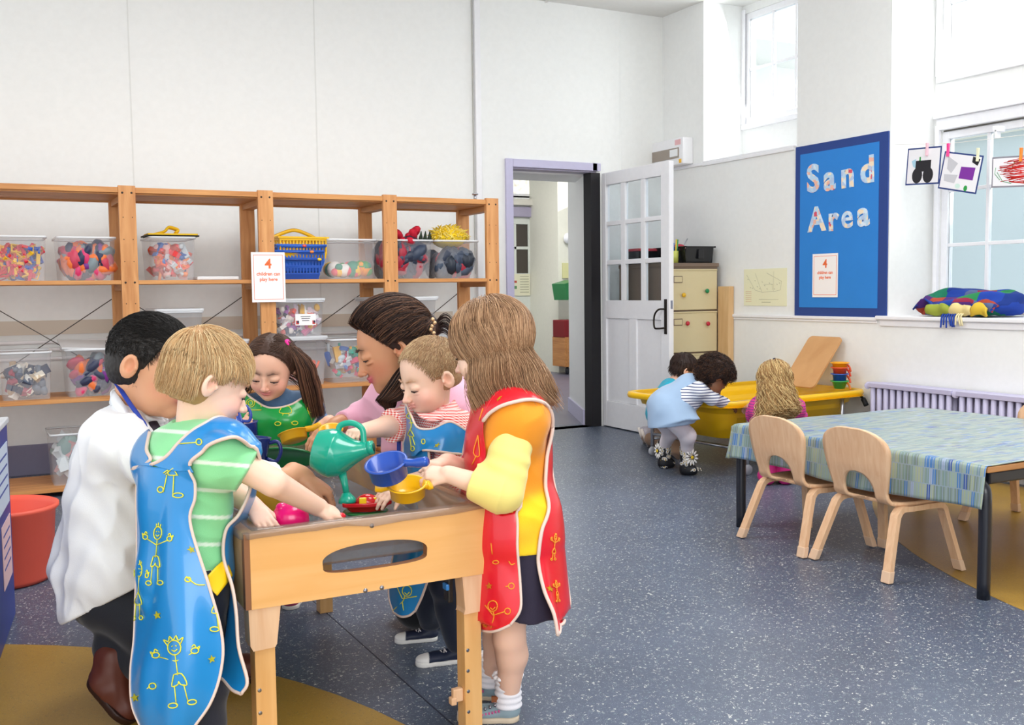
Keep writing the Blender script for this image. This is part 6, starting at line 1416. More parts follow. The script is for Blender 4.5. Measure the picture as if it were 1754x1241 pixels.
fl = lambda p, z: np.array([p[0], p[1], z]); side = unit(shR-shL); hR, hL = pel+side*.05, pel-side*.05; fwd1 = unit(cdir(.75, 0, .65))
for hp in (hR, hL): g.chain([hp, fl(hp, .25), fl(hp, .06)], [.062, .045, .034], .02)
parts.append((g, .006)); fo('body', parts, M_SKIN, e); eyes(hf, e, openness=.3)
# hair
gold = sk('#cfa878'); cap = cap_field(hf, sk('#b98f62'), thick=.022, low=-.30); crown = np.array([.05, -.30, .44])
def fl_short(p, t, jt): d = p-crown; d = d/(np.linalg.norm(d, axis=1, keepdims=True)+1e-6); d = d+np.array([0, 0, -.55-.6*t])+jt*.16; return d
def fl_boy(p, t, jt): d = p-crown; d = d/(np.linalg.norm(d, axis=1, keepdims=True)+1e-6); h_ = np.clip((p[:, 2:3]-.02)*4, -.12, 1); d = d*np.concatenate([h_, h_, h_*0+1], 1)+np.array([0, .15, -.35-.75*t])+jt*.07; return d
roots = scalp(8000, seed=4, front=.34, low=-.30); st_b = lambda p, jt: (p[:, 2] < -.22+.02*jt[:, 0]) | ((np.abs(p[:, 1]+.02) < .13) & (p[:, 2] < .03+.02*jt[:, 1]) & (np.abs(p[:, 0]) > .2)) | ((p[:, 1] > .1) & (p[:, 2] < .08+.03*jt[:, 2]))
roots = roots[~st_b(roots, np.zeros_like(roots))]; Pst = grow(hf, roots, 7, .042, fl_boy, lift=.05, seed=4, stop=st_b, hug=.02)
fr_r = scalp(2200, seed=14, front=.36, low=.2, cond=lambda p: p[:, 1] > .0)
Pf = grow(hf, fr_r, 7, .042, lambda p, t, jt: np.array([0, 1.0, .0-1.5*t])+jt*.08, lift=.06, seed=6, stop=st_b, hug=.1)
rs = np.random.RandomState(9); dn_ = rs.normal(size=(9000, 3)); dn_ /= np.linalg.norm(dn_, axis=1)[:, None]; dn_ = dn_[(dn_[:, 1] < -.05) & (dn_[:, 2] < .6)]; Rn = np.array([.375*.86+.022*.6+.004, .29+.018, .254]); r_n = np.array([0, -.16, -.08])+dn_*Rn
r_n = r_n[(r_n[:, 2] > -.28) & ~((np.abs(r_n[:, 1]+.02) < .10) & (np.abs(r_n[:, 0]) > .2))]; PN = []
for k in range(6): q = np.array([0, -.16, -.08])+(r_n-np.array([0, -.16, -.08]))*(.94+.014*k)+np.array([0, 0, .05-.034*k])+rs.normal(size=r_n.shape)*.002; PN.append(np.where(q[:, 2:3] < -.285, PN[-1] if PN else q, q))
PN = hf.w(np.stack(PN, 1))
hair('hair', e, cap, .003, [strand_obj('', PN, .00055, gold, e, jitter=.16, extra=(sk('#e8cfa0'), .3)), strand_obj('', Pst, .00055, gold, e, jitter=.16, extra=(sk('#e8cfa0'), .3)), strand_obj('', Pf, .00055, gold, e, jitter=.16, extra=(sk('#e8cfa0'), .35))])
# green striped T-shirt
tee = Field(.015, sk('#8fe0a0')); torso(tee, neck, pel, [shL, shR], 1.0, .012, fwd=fwd1, wide=.84); tee.cone(neck-(0, 0, .01), neck+(0, 0, .012), .043, .038, .02)
se = shR+(elR-shR)*.50; tee.frus(shR-(elR-shR)*.1, se, .045, .052, .012); se2 = shL+(elL-shL)*.5; tee.frus(shL-(elL-shL)*.1, se2, .038, .044, .012); tee.disp = shirt_folds(.0028, 7, 3)
upb = unit(neck-pel)
def stripes(P, C_):
    s = ((P-pel)@upb.astype(np.float32)+.006*np.sin(P[:, 0]*18+P[:, 1]*11)-.012); ph = np.mod(s, .058)/.058; w = np.clip((.085-np.abs(ph-.5))/.03, 0, 1)[:, None]; return C_*(1-w)+np.array(sk('#e4fbe6'))*w
tee.colfn = stripes; tee.sub(neck+(0, 0, .035)+0*upb, (.034, .034, .02), None, .005); fo('striped_shirt', [(tee, .0032)], M_CLOTH, e)
tr_ = Field(.02, sk('#1d2233')); tr_.ell(pel-(0, 0, .01), (.09, .08, .08)); 
for hp in (hR, hL): tr_.chain([hp, fl(hp, .25), fl(hp, .075)], [.062, .052, .045], .02)
tr_.disp = shirt_folds(.003, 9, 1); fo('trousers', [(tr_, .006)], M_CLOTH, e)
for hp in (hR, hL): shoe('shoe', fl(hp-fwd1*.05, 0), fl(hp+fwd1*.11, 0), 1, sk('#2c3144'), sk('#d9d6d0'), e)
for o in kids(e, 'shoe'): adopt(o, e)
# tabard
def T3(rows): return [[A(*p) for p in r] for r in rows]
back = Sheet(T3([[(243, 798, 2.285), (258, 799, 2.19), (285, 801, 2.115), (334, 800, 2.095)], [(237, 850, 2.28), (256, 850, 2.17), (288, 850, 2.10), (336, 850, 2.09)], [(235, 900, 2.27), (255, 900, 2.16), (288, 900, 2.09), (327, 895, 2.09)], [(232, 1000, 2.25), (256, 1000, 2.14), (295, 1000, 2.06), (357, 1000, 2.07)], [(231, 1090, 2.23), (257, 1090, 2.12), (305, 1090, 2.03), (381, 1090, 2.06)], [(224, 1150, 2.2), (254, 1150, 2.09), (305, 1152, 2.02), (379, 1150, 2.05)], [(226, 1205, 2.18), (256, 1205, 2.08), (300, 1207, 2.02), (360, 1205, 2.04)], [(243, 1243, 2.16), (262, 1256, 2.09), (295, 1262, 2.03), (330, 1245, 2.04)]]), 50, 100, .0065, 2, 5)
strap = Sheet(T3([[(256, 793, 2.15), (295, 806, 2.10), (336, 806, 2.085)], [(268, 795, 2.135), (300, 795, 2.10), (331, 795, 2.085)], [(290, 782, 2.12), (313, 786, 2.09), (332, 788, 2.08)], [(312, 761, 2.115), (328, 770, 2.08), (345, 776, 2.07)], [(336, 740, 2.11), (347, 751, 2.075), (358, 762, 2.06)], [(360, 731, 2.12), (372, 740, 2.07), (386, 750, 2.045)], [(385, 733, 2.17), (397, 741, 2.11), (407, 749, 2.055)], [(403, 748, 2.23), (417, 756, 2.17), (427, 764, 2.11)], [(408, 776, 2.27), (424, 790, 2.22), (434, 796, 2.17)]]), 18, 60, .0015, 3)
lstrap = Sheet(T3([[(243, 802, 2.28), (252, 800, 2.2), (264, 799, 2.13)], [(242, 780, 2.29), (250, 782, 2.2), (261, 786, 2.15)], [(246, 762, 2.30), (253, 765, 2.22), (259, 768, 2.18)], [(262, 745, 2.30), (264, 747, 2.25), (268, 750, 2.22)]]), 12, 30, .001, 4)
front = Sheet(T3([[(433, 797, 2.17), (440, 800, 2.24), (444, 800, 2.33)], [(428, 840, 2.19), (436, 840, 2.26), (440, 840, 2.33)], [(409, 880, 2.19), (419, 880, 2.26), (428, 880, 2.33)], [(387, 906, 2.17), (396, 908, 2.22), (402, 912, 2.33)], [(382, 952, 2.16), (394, 952, 2.2), (402, 952, 2.3)], [(396, 1000, 2.13), (392, 1000, 2.2), (390, 1000, 2.3)], [(403, 1050, 2.115), (390, 1050, 2.17), (380, 1050, 2.25)], [(409, 1106, 2.10), (390, 1106, 2.14), (368, 1106, 2.2)], [(424, 1165, 2.09), (398, 1160, 2.12), (372, 1145, 2.16)], [(414, 1188, 2.09), (398, 1180, 2.11), (382, 1160, 2.14)]]), 22, 70, .002, 5)
for s_ in (back, strap, lstrap): s_.push([tee, tr_])
front.push([tee, tr_], .006)
mb = MB()
for s_ in (back, strap, lstrap, front): s_.surface(mb, M_BLUAP)
tab = adopt(mb.build('tabard', None, solid=.0016), e)
mb = MB()
def pxpath(sheet, pts, r=0.0034, off=.0015, m=M_PIPE): mb.tube(smoothpath([sheet.at(*sheet.uv(x, y), off) for x, y in pts], 4), r, m, 6)
back.edge(mb, M_PIPE, 0.0034, 'RB'); back.edge(mb, M_PIPE, 0.0034, 'L'); front.edge(mb, M_PIPE, .0038, 'LB'); 
mb.tube([strap.at(0, i/50) for i in range(5, 51)], .0040, M_PIPE, 6); mb.tube([strap.at(1, i/50) for i in range(6, 51)], .0040, M_PIPE, 6); lstrap.edge(mb, M_PIPE, .0038, 'L'); mb.tube(smoothpath([lstrap.at(1, 1), lstrap.at(1, .6), lstrap.at(1, .25), back.at(.16, 0), strap.at(0, .12)], 5), .0040, M_PIPE, 6)
adopt(mb.build('piping'), e).parent = tab; bpy.data.objects[tab.name]
mb = MB(); K = dict(r=.0005, off=.0020)
zz = lambda pts, sh=back, r=.0005: mb.tube(smoothpath([sh.at(*sh.uv(x, y), .0022) for x, y in pts], 3), r, M_PRINT, 5)
zz([(296, 781), (284, 812)]); zz([(295, 783), (305, 813)], back); zz([(281, 810), (289, 805), (290, 813), (306, 813)]); zz([(287, 813), (281, 842)]); zz([(299, 813), (297, 850)]); zz(circ_l(276, 838, 5, 5, 8)); zz(circ_l(306, 848, 9, 4, 8))
zz([(309, 760), (336, 758)], strap); zz(circ_l(342, 757, 5, 5, 7), strap)
S0, S1, S2 = stick(0), stick(1), stick(2)
back.lines(mb, M_PRINT, S1, 268, 958, 46, .08, sx=.75, **K); back.lines(mb, M_PRINT, S2, 306, 1160, 52, -.12, sx=1.05, **K); back.lines(mb, M_PRINT, S0, 238, 1020, 44, .05, sx=.5, **K)
zz([(319, 987), (335, 1000), (351, 1001)]); zz(circ_l(322, 992, 5, 4, 8)); zz([(366, 1037), (362, 1048), (371, 1050)]); zz([(371, 1048), (374, 1076)]); zz(circ_l(367, 1077, 8, 4, 8)); zz([(236, 1193), (258, 1175)]); zz(circ_l(263, 1174, 6, 5, 8))
for cx, cy in ((271, 1053), (328, 941), (362, 1128), (233, 1194)): back.starpx(mb, M_PRINT, cx, cy, 7, .2)
absorb(tab, mb)
mb = MB(); ty = Sheet(T3([[(356, 985, 2.10), (360, 1006, 2.10), (372, 1020, 2.10)], [(372, 968, 2.13), (380, 985, 2.13), (386, 1002, 2.13)], [(384, 958, 2.17), (392, 970, 2.17), (398, 985, 2.17)]]), 8, 16, .001); ty.surface(mb, mat('yellow_tie', '#f4cb14', .4)); adopt(mb.build('side_tie', None, solid=.002), e)

# ---------------------------------------------------------------- 2 kneeling man in a white shirt
e = person(pt(215, 1180, z=0), 'dark-haired man in a white shirt kneeling left of the water table')
SK_M = sk('#d9a07c'); hf = HeadFrame(A(262, 624, 2.62), cdir(.90, -.20, -.12), cdir(.24, .96, .05), .252, 1.0)
neck = A(236, 706, 2.66); pel = A(172, 985, 2.68); shR = A(196, 758, 2.53); shL = A(232, 750, 2.85)
f = head_field(hf, SK_M, sk('#b86a62'), neck, .056, adult=True, cheek=sk('#d88f72'), brow=sk('#1a1412')); parts = [(f, .003)]
g = Field(.02, SK_M); elR = A(340, 838, 2.45); wrR = A(514, 815, 2.66); g.cone(elR, wrR, .038, .025)
hand(g, wrR, unit(A(572, 846, 2.70)-wrR), cdir(.4, .9, .0), 1, .18, fcurl=[(.7, .4, .2), (.75, .45, .25), (.8, .5, .25), (.9, .5, .3)], spread=.06, thumb=(.35, .1), k=.004); parts.append((g, .0026))
g = Field(.02, SK_M); elL = A(300, 850, 2.95); wrL = A(400, 800, 3.0); g.cone(elL, wrL, .043, .028); hand(g, wrL, cdir(1, -.3, .1), cdir(.2, .9, 0), -1, .17, k=.004); parts.append((g, .0035))
fo('body', parts, M_SKIN, e); eyes(hf, e, True, openness=.4)
blk = sk('#17120f'); cap = cap_field(hf, sk('#1c1613'), True, .018, low=-.27); roots = scalp(7500, True, 7, .31, -.24)
tp = roots[:, 2] > .2+.10*np.random.RandomState(3).normal(size=len(roots))
Pst = grow(hf, roots[~tp], 4, .022, lambda p, t, jt: np.array([0, .2, -1])+jt*.35, True, .03, seed=2); Pt = grow(hf, roots[tp], 5, .024, lambda p, t, jt: np.array([0, .9, .45-.8*t])+jt*.22, True, .04, seed=3)
hair('hair', e, cap, .003, [strand_obj('', Pst, .0006, blk, e, jitter=.3), strand_obj('', Pt, .0007, blk, e, jitter=.3)])
WH = sk('#eef0f4'); s = Field(.03, WH); upb = unit(neck-pel)
R_ = torso(s, neck-upb*.085, pel, [shL, shR], 1.45, .004, fwd=cdir(.93, -.25, -.1), wide=.92)
s.ell(A(196, 800, 2.64), (.105, .14, .16), None, .04); s.ell(A(194, 905, 2.65), (.11, .15, .16), None, .05); s.ell(A(196, 975, 2.65), (.125, .16, .12), None, .05); s.ell(A(140, 1040, 2.61), (.055, .09, .07), None, .04)
s.cone(neck-upb*.03, shR, .050, .062, .04); s.cone(neck-upb*.03, shL, .050, .062, .04); s.cone(shR, elR+(-.0, 0, 0), .070, .064, .03); s.frus(elR, mixn((elR, .25), (wrR, .75)), .062, .045, .02); s.frus(shL, elL, .075, .06, .03); s.frus(elL, mixn((elL, .3), (wrL, .7)), .06, .042, .02)
s.cone(neck-(0, 0, .02), neck+(0, 0, .008), .066, .060, .02)
ax_arm = unit(elR-shR)
def mfold(P):
    q = (P-shR.astype(np.float32)); t = q@ax_arm.astype(np.float32); return .007*noise(P*np.array([1, 1, .55], np.float32), 5, 4)+.010*np.abs(noise(P*np.array([1, 1, .8], np.float32), 9, 2))+.003*np.sin((P[:, 2]*1.0+P[:, 0]*.8)*62+3*np.sin(P[:, 0]*21))*np.clip(1-np.abs(P[:, 2]-.55)/.35, 0, 1)
s.disp = mfold; s.cut(A(113, 1066, 2.6), cdir(.45, -.89, 0)); fo('white_shirt', [(s, .0045)], M_CLOTH, e)
mb = MB(); c_ = mat('collar_white', '#eff1f5', .8); P1 = [A(196, 668, 2.60), A(212, 690, 2.565), A(232, 722, 2.55), A(252, 745, 2.56)]; P2 = [A(188, 690, 2.60), A(204, 716, 2.55), A(228, 748, 2.535), A(262, 752, 2.55)]
mb.grid([[Vector(a.tolist()), Vector(((a+b)/2-_F*.008).tolist()), Vector(b.tolist())] for a, b in zip(smooth_np(P1, 20), smooth_np(P2, 20))], c_); adopt(mb.build('collar', None, solid=.004), e)
mb = MB(); cc_ = neck+upb*.012; fwn = unit(cdir(.93, -.2, -.1)); sdn = np.cross(fwn, upb); mb.tube([Vector((cc_+fwn*.064*math.cos(a)+sdn*.064*math.sin(a)-upb*(.022*math.cos(a))).tolist()) for a in np.linspace(0, 2*PI, 33)], .017, c_, 10, flat=.55); o = adopt(mb.build('collar_band'), e)
mb = MB(); mb.tube(smoothpath([A(196, 652, 2.62), A(204, 663, 2.575), A(222, 690, 2.55), (A(240, 716, 2.54)), A(250, 735, 2.54), A(262, 800, 2.55)], 6), .0065, mat('lanyard_blue', '#1d3a9e', .6), 8, flat=.35); tag(mb.build('lanyard'), 'blue lanyard round the neck of the kneeling man', 'lanyard')
mb = MB(); mb.tube([A(262, 722, 2.60), A(268, 737, 2.59), A(266, 790, 2.60)], [.012, .016, .02], mat('dark_tie', '#2a2433', .6), 10, flat=.4); adopt(mb.build('tie'), e)
j = Field(.03, sk('#171a24')); hipN = A(196, 1015, 2.62); hipF = A(200, 1000, 2.8); knN = A(352, 1085, 2.55); knN[2] = .14; anN = A(206, 1120, 2.62); knF = A(350, 960, 2.85); anF = A(330, 1120, 2.85); anF[2] = .09
j.ell(A(200, 1010, 2.68), (.115, .15, .11), None, .04); j.cone(hipN, knN, .090, .070, .04); j.cone(knN, anN, .068, .052, .02); j.cone(hipF, knF, .095, .07, .04); j.cone(knF, anF, .068, .05, .02); j.cone(anN, A(196, 1105, 2.62), .058, .055, .02)
j.disp = lambda P: .005*noise(P, 8, 6); fo('jeans', [(j, .006)], M_CLOTH, e)
def boot(ankle, heel, toe, e):
    d = unit(toe-heel); bc = sk('#5a2b1e'); f = Field(.02, bc); f.cone(ankle, heel+d*.05+(ankle-heel)*.25, .050, .048, .03); f.cone(heel+d*.045+(ankle-heel)*.15, toe-d*.045, .046, .040, .03); f.disp = lambda P: .0015*noise(P, 22, 3)
    n = unit(np.cross(np.cross(d, ankle-heel), d)); f.cut(heel-n*.008, -n); b_ = fo('boot', [(f, .0035)], M_SHOE, e)
    s_ = Field(.008, sk('#2f1812')); s_.cone(heel+d*.04, toe-d*.05, .042, .050, .02); s_.cut(heel-n*.004, n); s_.cut(heel-n*.024, -n); o = fo('sole', [(s_, .0035)], M_SHOE, e); o.parent = b_
boot(A(196, 1128, 2.60), A(160, 1152, 2.60), np.array(pt(236, 1232, z=.01)), e); boot(anF+(0, 0, .03), anF-(0, 0, .055)-cdir(.06, 0, 0), np.array([*(anF+cdir(.22, 0, .02))[:2], .028]), e)

# ---------------------------------------------------------------- 3 girl in the green apron
e = person((1.0, 3.6, 0), 'dark-haired girl in a green apron standing behind the water table')
hf = HeadFrame(A(465, 628, 3.38), cdir(-.10, -.42, -.90), cdir(.03, .91, -.42), .200)
neck = A(474, 690, 3.47); pel = A(478, 880, 3.58); shR = A(428, 708, 3.50); shL = A(524, 706, 3.50)
f = head_field(hf, sk('#e9b79c'), sk('#c8666a'), neck, .028, cheek=sk('#e29a88'), brow=sk('#4a3024')); parts = [(f, .0024)]
g = Field(.012, sk('#e9b79c')); elR = A(412, 760, 3.47); wrR = A(414, 742, 3.30); body_arm(g, shR, elR, wrR, .032, .028, .02); hand(g, wrR, cdir(.25, .75, -.6), cdir(-.8, .1, -.6), -1, .10, curl=(1.0, 1.1, .7), thumb=(.6, .5))
elL = A(568, 742, 3.47); wrL = A(562, 722, 3.34); body_arm(g, shL, elL, wrL, .032, .028, .02); hand(g, wrL, unit(A(538, 742, 3.30)-wrL), cdir(.3, .8, -.6), 1, .10, curl=(.6, .7, .5), thumb=(.5, .4)); parts.append((g, .0024))
g = Field(.02, sk('#e9b79c')); torso(g, neck, pel, [shR, shL], 1.0, fwd=cdir(-.1, 0, -1))
for sx in (-1, 1):
    hp = pel+cdir(sx*.05, 0); g.chain([hp, fl(hp, .24), fl(hp, .05)], [.06, .042, .03])
parts.append((g, .007)); fo('body', parts, M_SKIN, e); eyes(hf, e, openness=.25, look=(0, -.5))
dk = sk('#513729')
cap = cap_field(hf, sk('#402a20'), thick=.03, low=-.1)
roots = scalp(5000, seed=21, front=.33, low=-.25, ear=False)
def fl_g(p, t, jt):
    sx = np.where(p[:, 0:1] > 0, 1, -1); out = np.concatenate([sx*1.0, -.25+0*sx, -.15-.5*np.abs(p[:, 0:1])*3-1.4*t+0*sx], 1); return out+jt*.06
# local +x is the girl's right; her left side (image right) goes up to the bobble
bob = np.array([-.24, -.05, .40])
def fl_tail(p, t, jt): d = bob-p; d /= np.linalg.norm(d, axis=1, keepdims=True)+1e-6; return d+jt*.05
isL = roots[:, 0] < -.04
P1_ = grow(hf, roots[~isL], 18, .06, fl_g, lift=.05, seed=5, stop=lambda p, jt: p[:, 2] < -.55+.06*jt[:, 0])
mask = isL & (roots[:, 2] > -.1); P2_ = grow(hf, roots[mask], 6, .06, fl_tail, lift=.05, seed=6)
rs = np.random.RandomState(8); n_ = 900; base = np.tile(np.array([[-.27, -.06, .42]]), (n_, 1))+rs.normal(size=(n_, 3))*.018; off = np.clip(rs.normal(size=(n_, 2)), -1.8, 1.8); PL = [base]
for k in range(1, 19):
    t = k/18; w_ = .03+.10*math.sin(min(t*1.25, 1)*PI*.62); c = np.array([-.27-.22*math.sin(min(t*1.6, 1)*PI/2)-.22*t, -.06+.08*t, .42+.10*math.sin(t*3.0)*(t < .5)-1.25*t**1.15+.0])
    PL.append(np.stack([c[0]+off[:, 0]*w_*.65, c[1]+off[:, 1]*w_*.6+.0*off[:, 0], c[2]+0*off[:, 0]+rs.normal(size=n_)*.012+off[:, 0]*.01], 1))
P3_ = hf.w(np.stack(PL, 1)*np.array([1, 1, 1]))
hair('hair', e, cap, .003, [strand_obj('', P1_, .0008, dk, e, jitter=.25), strand_obj('', P2_, .0008, dk, e, jitter=.25), strand_obj('', P3_, .0009, sk('#4a3024'), e, jitter=.3, extra=(sk('#7a543c'), .25))])
mb = MB(); c = Vector(hf(-.27, -.06, .42).tolist()); ax = Vector((hf(-.6, -.06, .6)-hf(-.27, -.06, .42)).tolist()).normalized(); mb.tube([c-ax*.008, c+ax*.008], [.0125, .0125], mat('pink_bobble', '#ef2f9a', .6), 14); adopt(mb.build('hair_bobble', bevel=.002), e)
dn = sk('#4f6f93'); s = Field(.015, dn); torso(s, neck, pel, [shR, shL], 1.0, .012, fwd=cdir(-.1, 0, -1), wide=1.06); s.frus(shR, elR, .040, .038); s.frus(elR, mixn((elR, .35), (wrR, .65)), .038, .036); s.frus(shL, elL, .040, .038); s.frus(elL, mixn((elL, .4), (wrL, .6)), .036, .034)
s.cone(elR, elR, .038, .038); s.cone(elL, elL, .037, .037); s.cone(neck-(0, 0, .02), neck+(0, 0, .012), .045, .048, .02); s.sub(neck+(0, 0, .05)-_F*.0, (.034, .034, .05), None, .005); s.disp = shirt_folds(.003, 9, 2); fo('denim_shirt', [(s, .0035)], M_CLOTH, e)
tr_ = Field(.02, sk('#2f3a58')); tr_.ell(pel, (.1, .085, .08))
for sx in (-1, 1): hp = pel+cdir(sx*.05, 0); tr_.chain([hp, fl(hp, .24), fl(hp, .06)], [.068, .052, .042])
fo('trousers', [(tr_, .007)], M_CLOTH, e)
for sx in (-1, 1): hp = pel+cdir(sx*.05, 0); o = shoe('shoe', fl(hp-cdir(0, 0, -.05), 0), fl(hp+cdir(0, 0, -.11), 0), 1, sk('#a03a5a'), sk('#e0dcd4'), e); adopt(o, e)
ap = Sheet(T3([[(414, 676, 3.44), (424, 690, 3.40), (438, 694, 3.37), (450, 698, 3.36)], [(418, 700, 3.42), (430, 702, 3.37), (446, 706, 3.35), (462, 710, 3.345)], [(424, 722, 3.42), (436, 722, 3.37), (450, 722, 3.345), (466, 722, 3.34)]]), 10, 10, .001)
gb = Sheet(T3([[(418, 670, 3.46), (432, 682, 3.41), (456, 697, 3.385), (478, 698, 3.38), (500, 692, 3.39), (520, 682, 3.42), (538, 688, 3.47)], [(414, 690, 3.46), (430, 698, 3.40), (455, 706, 3.375), (478, 707, 3.37), (502, 704, 3.38), (526, 698, 3.41), (546, 696, 3.46)], [(418, 716, 3.45), (432, 720, 3.39), (455, 722, 3.37), (478, 722, 3.36), (502, 722, 3.37), (524, 722, 3.40), (540, 716, 3.45)], [(426, 750, 3.45), (438, 752, 3.40), (456, 752, 3.38), (478, 752, 3.375), (502, 752, 3.38), (518, 752, 3.40), (532, 748, 3.44)], [(420, 850, 3.47), (434, 856, 3.42), (456, 860, 3.40), (478, 860, 3.40), (502, 860, 3.40), (520, 856, 3.42), (536, 850, 3.46)], [(424, 930, 3.47), (438, 950, 3.42), (458, 960, 3.40), (478, 962, 3.40), (502, 960, 3.40), (520, 950, 3.42), (534, 930, 3.46)]]), 50, 70, .0025, 7, 9)
gb.push([s, tr_])
mb = MB(); gb.surface(mb, M_GRNAP, True); tab = adopt(mb.build('apron', None, solid=.0016), e)
mb = MB(); gb.edge(mb, M_PIPE, .0038, 'LRBT'); adopt(mb.build('piping'), e).parent = tab
mb = MB(); zz = lambda pts, sh=gb, r=.0006: mb.tube(smoothpath([sh.at(*sh.uv(x, y), -.0022) for x, y in pts], 3), r, M_PRINT, 5)
for pts in ([(483, 697), (479, 707), (499, 707), (495, 696), (483, 697)], [(485, 708), (481, 726)], [(494, 708), (500, 726)], circ_l(476, 725, 5, 3, 8), circ_l(505, 724, 5, 3, 8), circ_l(430, 690, 7, 7, 9), circ_l(430, 690, 4, 4, 7), [(437, 688), (441, 684), (443, 690), (447, 686), (448, 697)], [(420, 700), (434, 702), (448, 702)], circ_l(532, 700, 6, 6, 9), [(528, 706), (534, 722)], [(524, 694), (528, 690), (536, 692)]): zz(pts)
gb.starpx(mb, M_PRINT, 420, 676, 4, off=-.0025); gb.starpx(mb, M_PRINT, 514, 738, 4, off=-.0025); absorb(tab, mb)

# ---------------------------------------------------------------- 4 woman in the pink cardigan
e = person(pt(770, 1010, z=0), 'smiling woman in a pink cardigan with dark brown hair kneeling behind the little boy')
SK_W = sk('#cf946f'); hf = HeadFrame(A(668, 594, 3.05), cdir(-.88, -.38, -.22), cdir(-.36, .92, -.10), .245)
neck = A(708, 672, 3.14); pel = A(772, 905, 3.2); shR = A(676, 690, 3.27); shL = A(762, 706, 3.08)
f = head_field(hf, SK_W, sk('#c4536a'), neck, .044, adult=True, smile=1, cheek=sk('#c8765a'), brow=sk('#2c1a14')); parts = [(f, .003)]
g = Field(.02, SK_W); elR = A(622, 716, 3.30); wrR = A(575, 728, 3.22); g.cone(elR, wrR, .038, .025, .01); hand(g, wrR, unit(A(540, 750, 3.14)-wrR), cdir(-.2, .9, -.4), 1, .155, curl=(.35, .4, .3), k=.004)
parts.append((g, .0028)); g = Field(.02, SK_W); elL = A(770, 830, 3.05); wrL = A(705, 790, 3.0); g.cone(elL, wrL, .038, .025); hand(g, wrL, cdir(-.9, .2, 0), cdir(-.1, .9, -.3), -1, .15, k=.004); g.cone(neck, neck-(0, 0, .08), .045, .07); parts.append((g, .004)); fo('body', parts, M_SKIN, e); eyes(hf, e, True, openness=.35, look=(0, -.35))
brn = sk('#2e1a14'); br2 = sk('#74503a'); cap = cap_field(hf, brn, True, .05, low=-.2); cap.cut(hf(0, -.03, -.1), hf.R[1]*.43-hf.R[2]*.30); cap.ell(hf(0, -.22, .20), (.36*.245, .38*.245, .33*.245), hf.R, .03); cap.ell(hf(0, -.52, .05), (.13*.245, .15*.245, .16*.245), hf.R, .02)
roots = scalp(7000, True, 31, .33, -.25, cond=lambda p: p[:, 1] < .0+.64*(p[:, 2]+.1)); bun = np.array([0, -.58, .08])
def fl_w(p, t, jt): d = bun-p; d /= np.linalg.norm(d, axis=1, keepdims=True)+1e-6; return d+np.array([0, -.35, .55*(1-1.9*t)])*1.0+jt*.05
Pw = grow(hf, roots, 13, .055, fl_w, True, .12, seed=9, radii=(.36, .44, .41))
rs = np.random.RandomState(12); n_ = 1200; off = np.clip(rs.normal(size=(n_, 2)), -1.7, 1.7); PL = []
pw_ = smooth_np([A(738, 590, 3.12), A(716, 628, 3.04), A(703, 655, 2.99), A(684, 672, 2.96), A(664, 686, 2.95), A(668, 706, 2.95)], 20)
for k in range(20):
    t = k/19; c = pw_[k]; w_ = (.016+.026*math.sin(min(1, t*1.15)*PI))*(1 if t < .9 else .6); PL.append(c[None]+off[:, :1]*w_*.8*_R+off[:, 1:]*w_*.8*_F+_U*(.006*np.sin(9*t+off[:, 1:]*.7)))
Pp = np.stack(PL, 1)
PLb = []
for k in range(8):
    t = k/7; c = A(745+34*t, 566+10*t-18*math.sin(t*3), 3.08); PLb.append(c[None]+off[:60, :1]*.012*_U*(1+t)+off[:60, 1:]*.008*_F)
hair('hair', e, cap, .0035, [strand_obj('', Pw, .0009, brn, e, jitter=.3, extra=(br2, .3)), strand_obj('', Pp, .0011, brn, e, jitter=.3, extra=(br2, .15)), strand_obj('', np.stack(PLb, 1), .0014, brn, e)])
mb = MB(); c = A(741, 556, 3.0); m_ = mat('jewel_clip', '#d8b48a', .25, .6)
for k in range(5): mb.ell(Vector((c+_U*(.016-.010*k)+_R*.006*math.sin(k*1.7)).tolist()), (.006, .006, .006), m_)
adopt(mb.build('hair_clip'), e)
pk = sk('#efb2c9'); s = Field(.025, pk); torso(s, neck-(0, 0, .03), pel, [shR, shL], 1.62, .006, fwd=cdir(-.9, -.2, -.4), wide=1.0); s.frus(shR, elR, .066, .052, .03); s.cone(elR, elR, .052, .052); s.frus(elR, mixn((elR, .25), (wrR, .75)), .052, .040, .01); s.frus(shL, elL, .066, .054, .03); s.cone(elL, elL, .054, .054); s.frus(elL, mixn((elL, .4), (wrL, .6)), .052, .04, .01); s.ell(A(795, 700, 3.15), (.05, .07, .10), None, .04)
s.disp = shirt_folds(.005, 6, 8); fo('cardigan', [(s, .0045)], M_CLOTH, e)
mb = MB(); mb.tube(smoothpath([A(690, 700, 3.0), A(684, 740, 2.93), A(683, 790, 2.92)], 5), .006, mat('lanyard_blue', '#1d3a9e', .6), 8, flat=.35); tag(mb.build('lanyard'), 'blue lanyard hanging in front of the woman in pink', 'lanyard')
j = Field(.03, sk('#15151b')); knR = A(700, 1010, 3.36); knR[2] = .10; knL = A(712, 1020, 3.22); knL[2] = .09; j.ell(pel, (.15, .15, .11), None, .05)
for hp, kn in ((pel+cdir(0, 0, .08), knR), (pel-cdir(0, 0, .08), knL)): j.cone(hp, kn, .09, .065, .04); j.cone(kn, fl(kn+cdir(.22, 0, .26), .06), .06, .04, .02)
fo('trousers', [(j, .007)], M_CLOTH, e)
for kn in (knR, knL): a = fl(kn+cdir(.22, 0, .26), .07); o = shoe('shoe', fl(a, .09), fl(a+cdir(.08, 0, .1), .0), 1.6, sk('#2a2426'), sk('#1c1a1c'), e, up=(cdir(.6, .5, 0))); adopt(o, e)

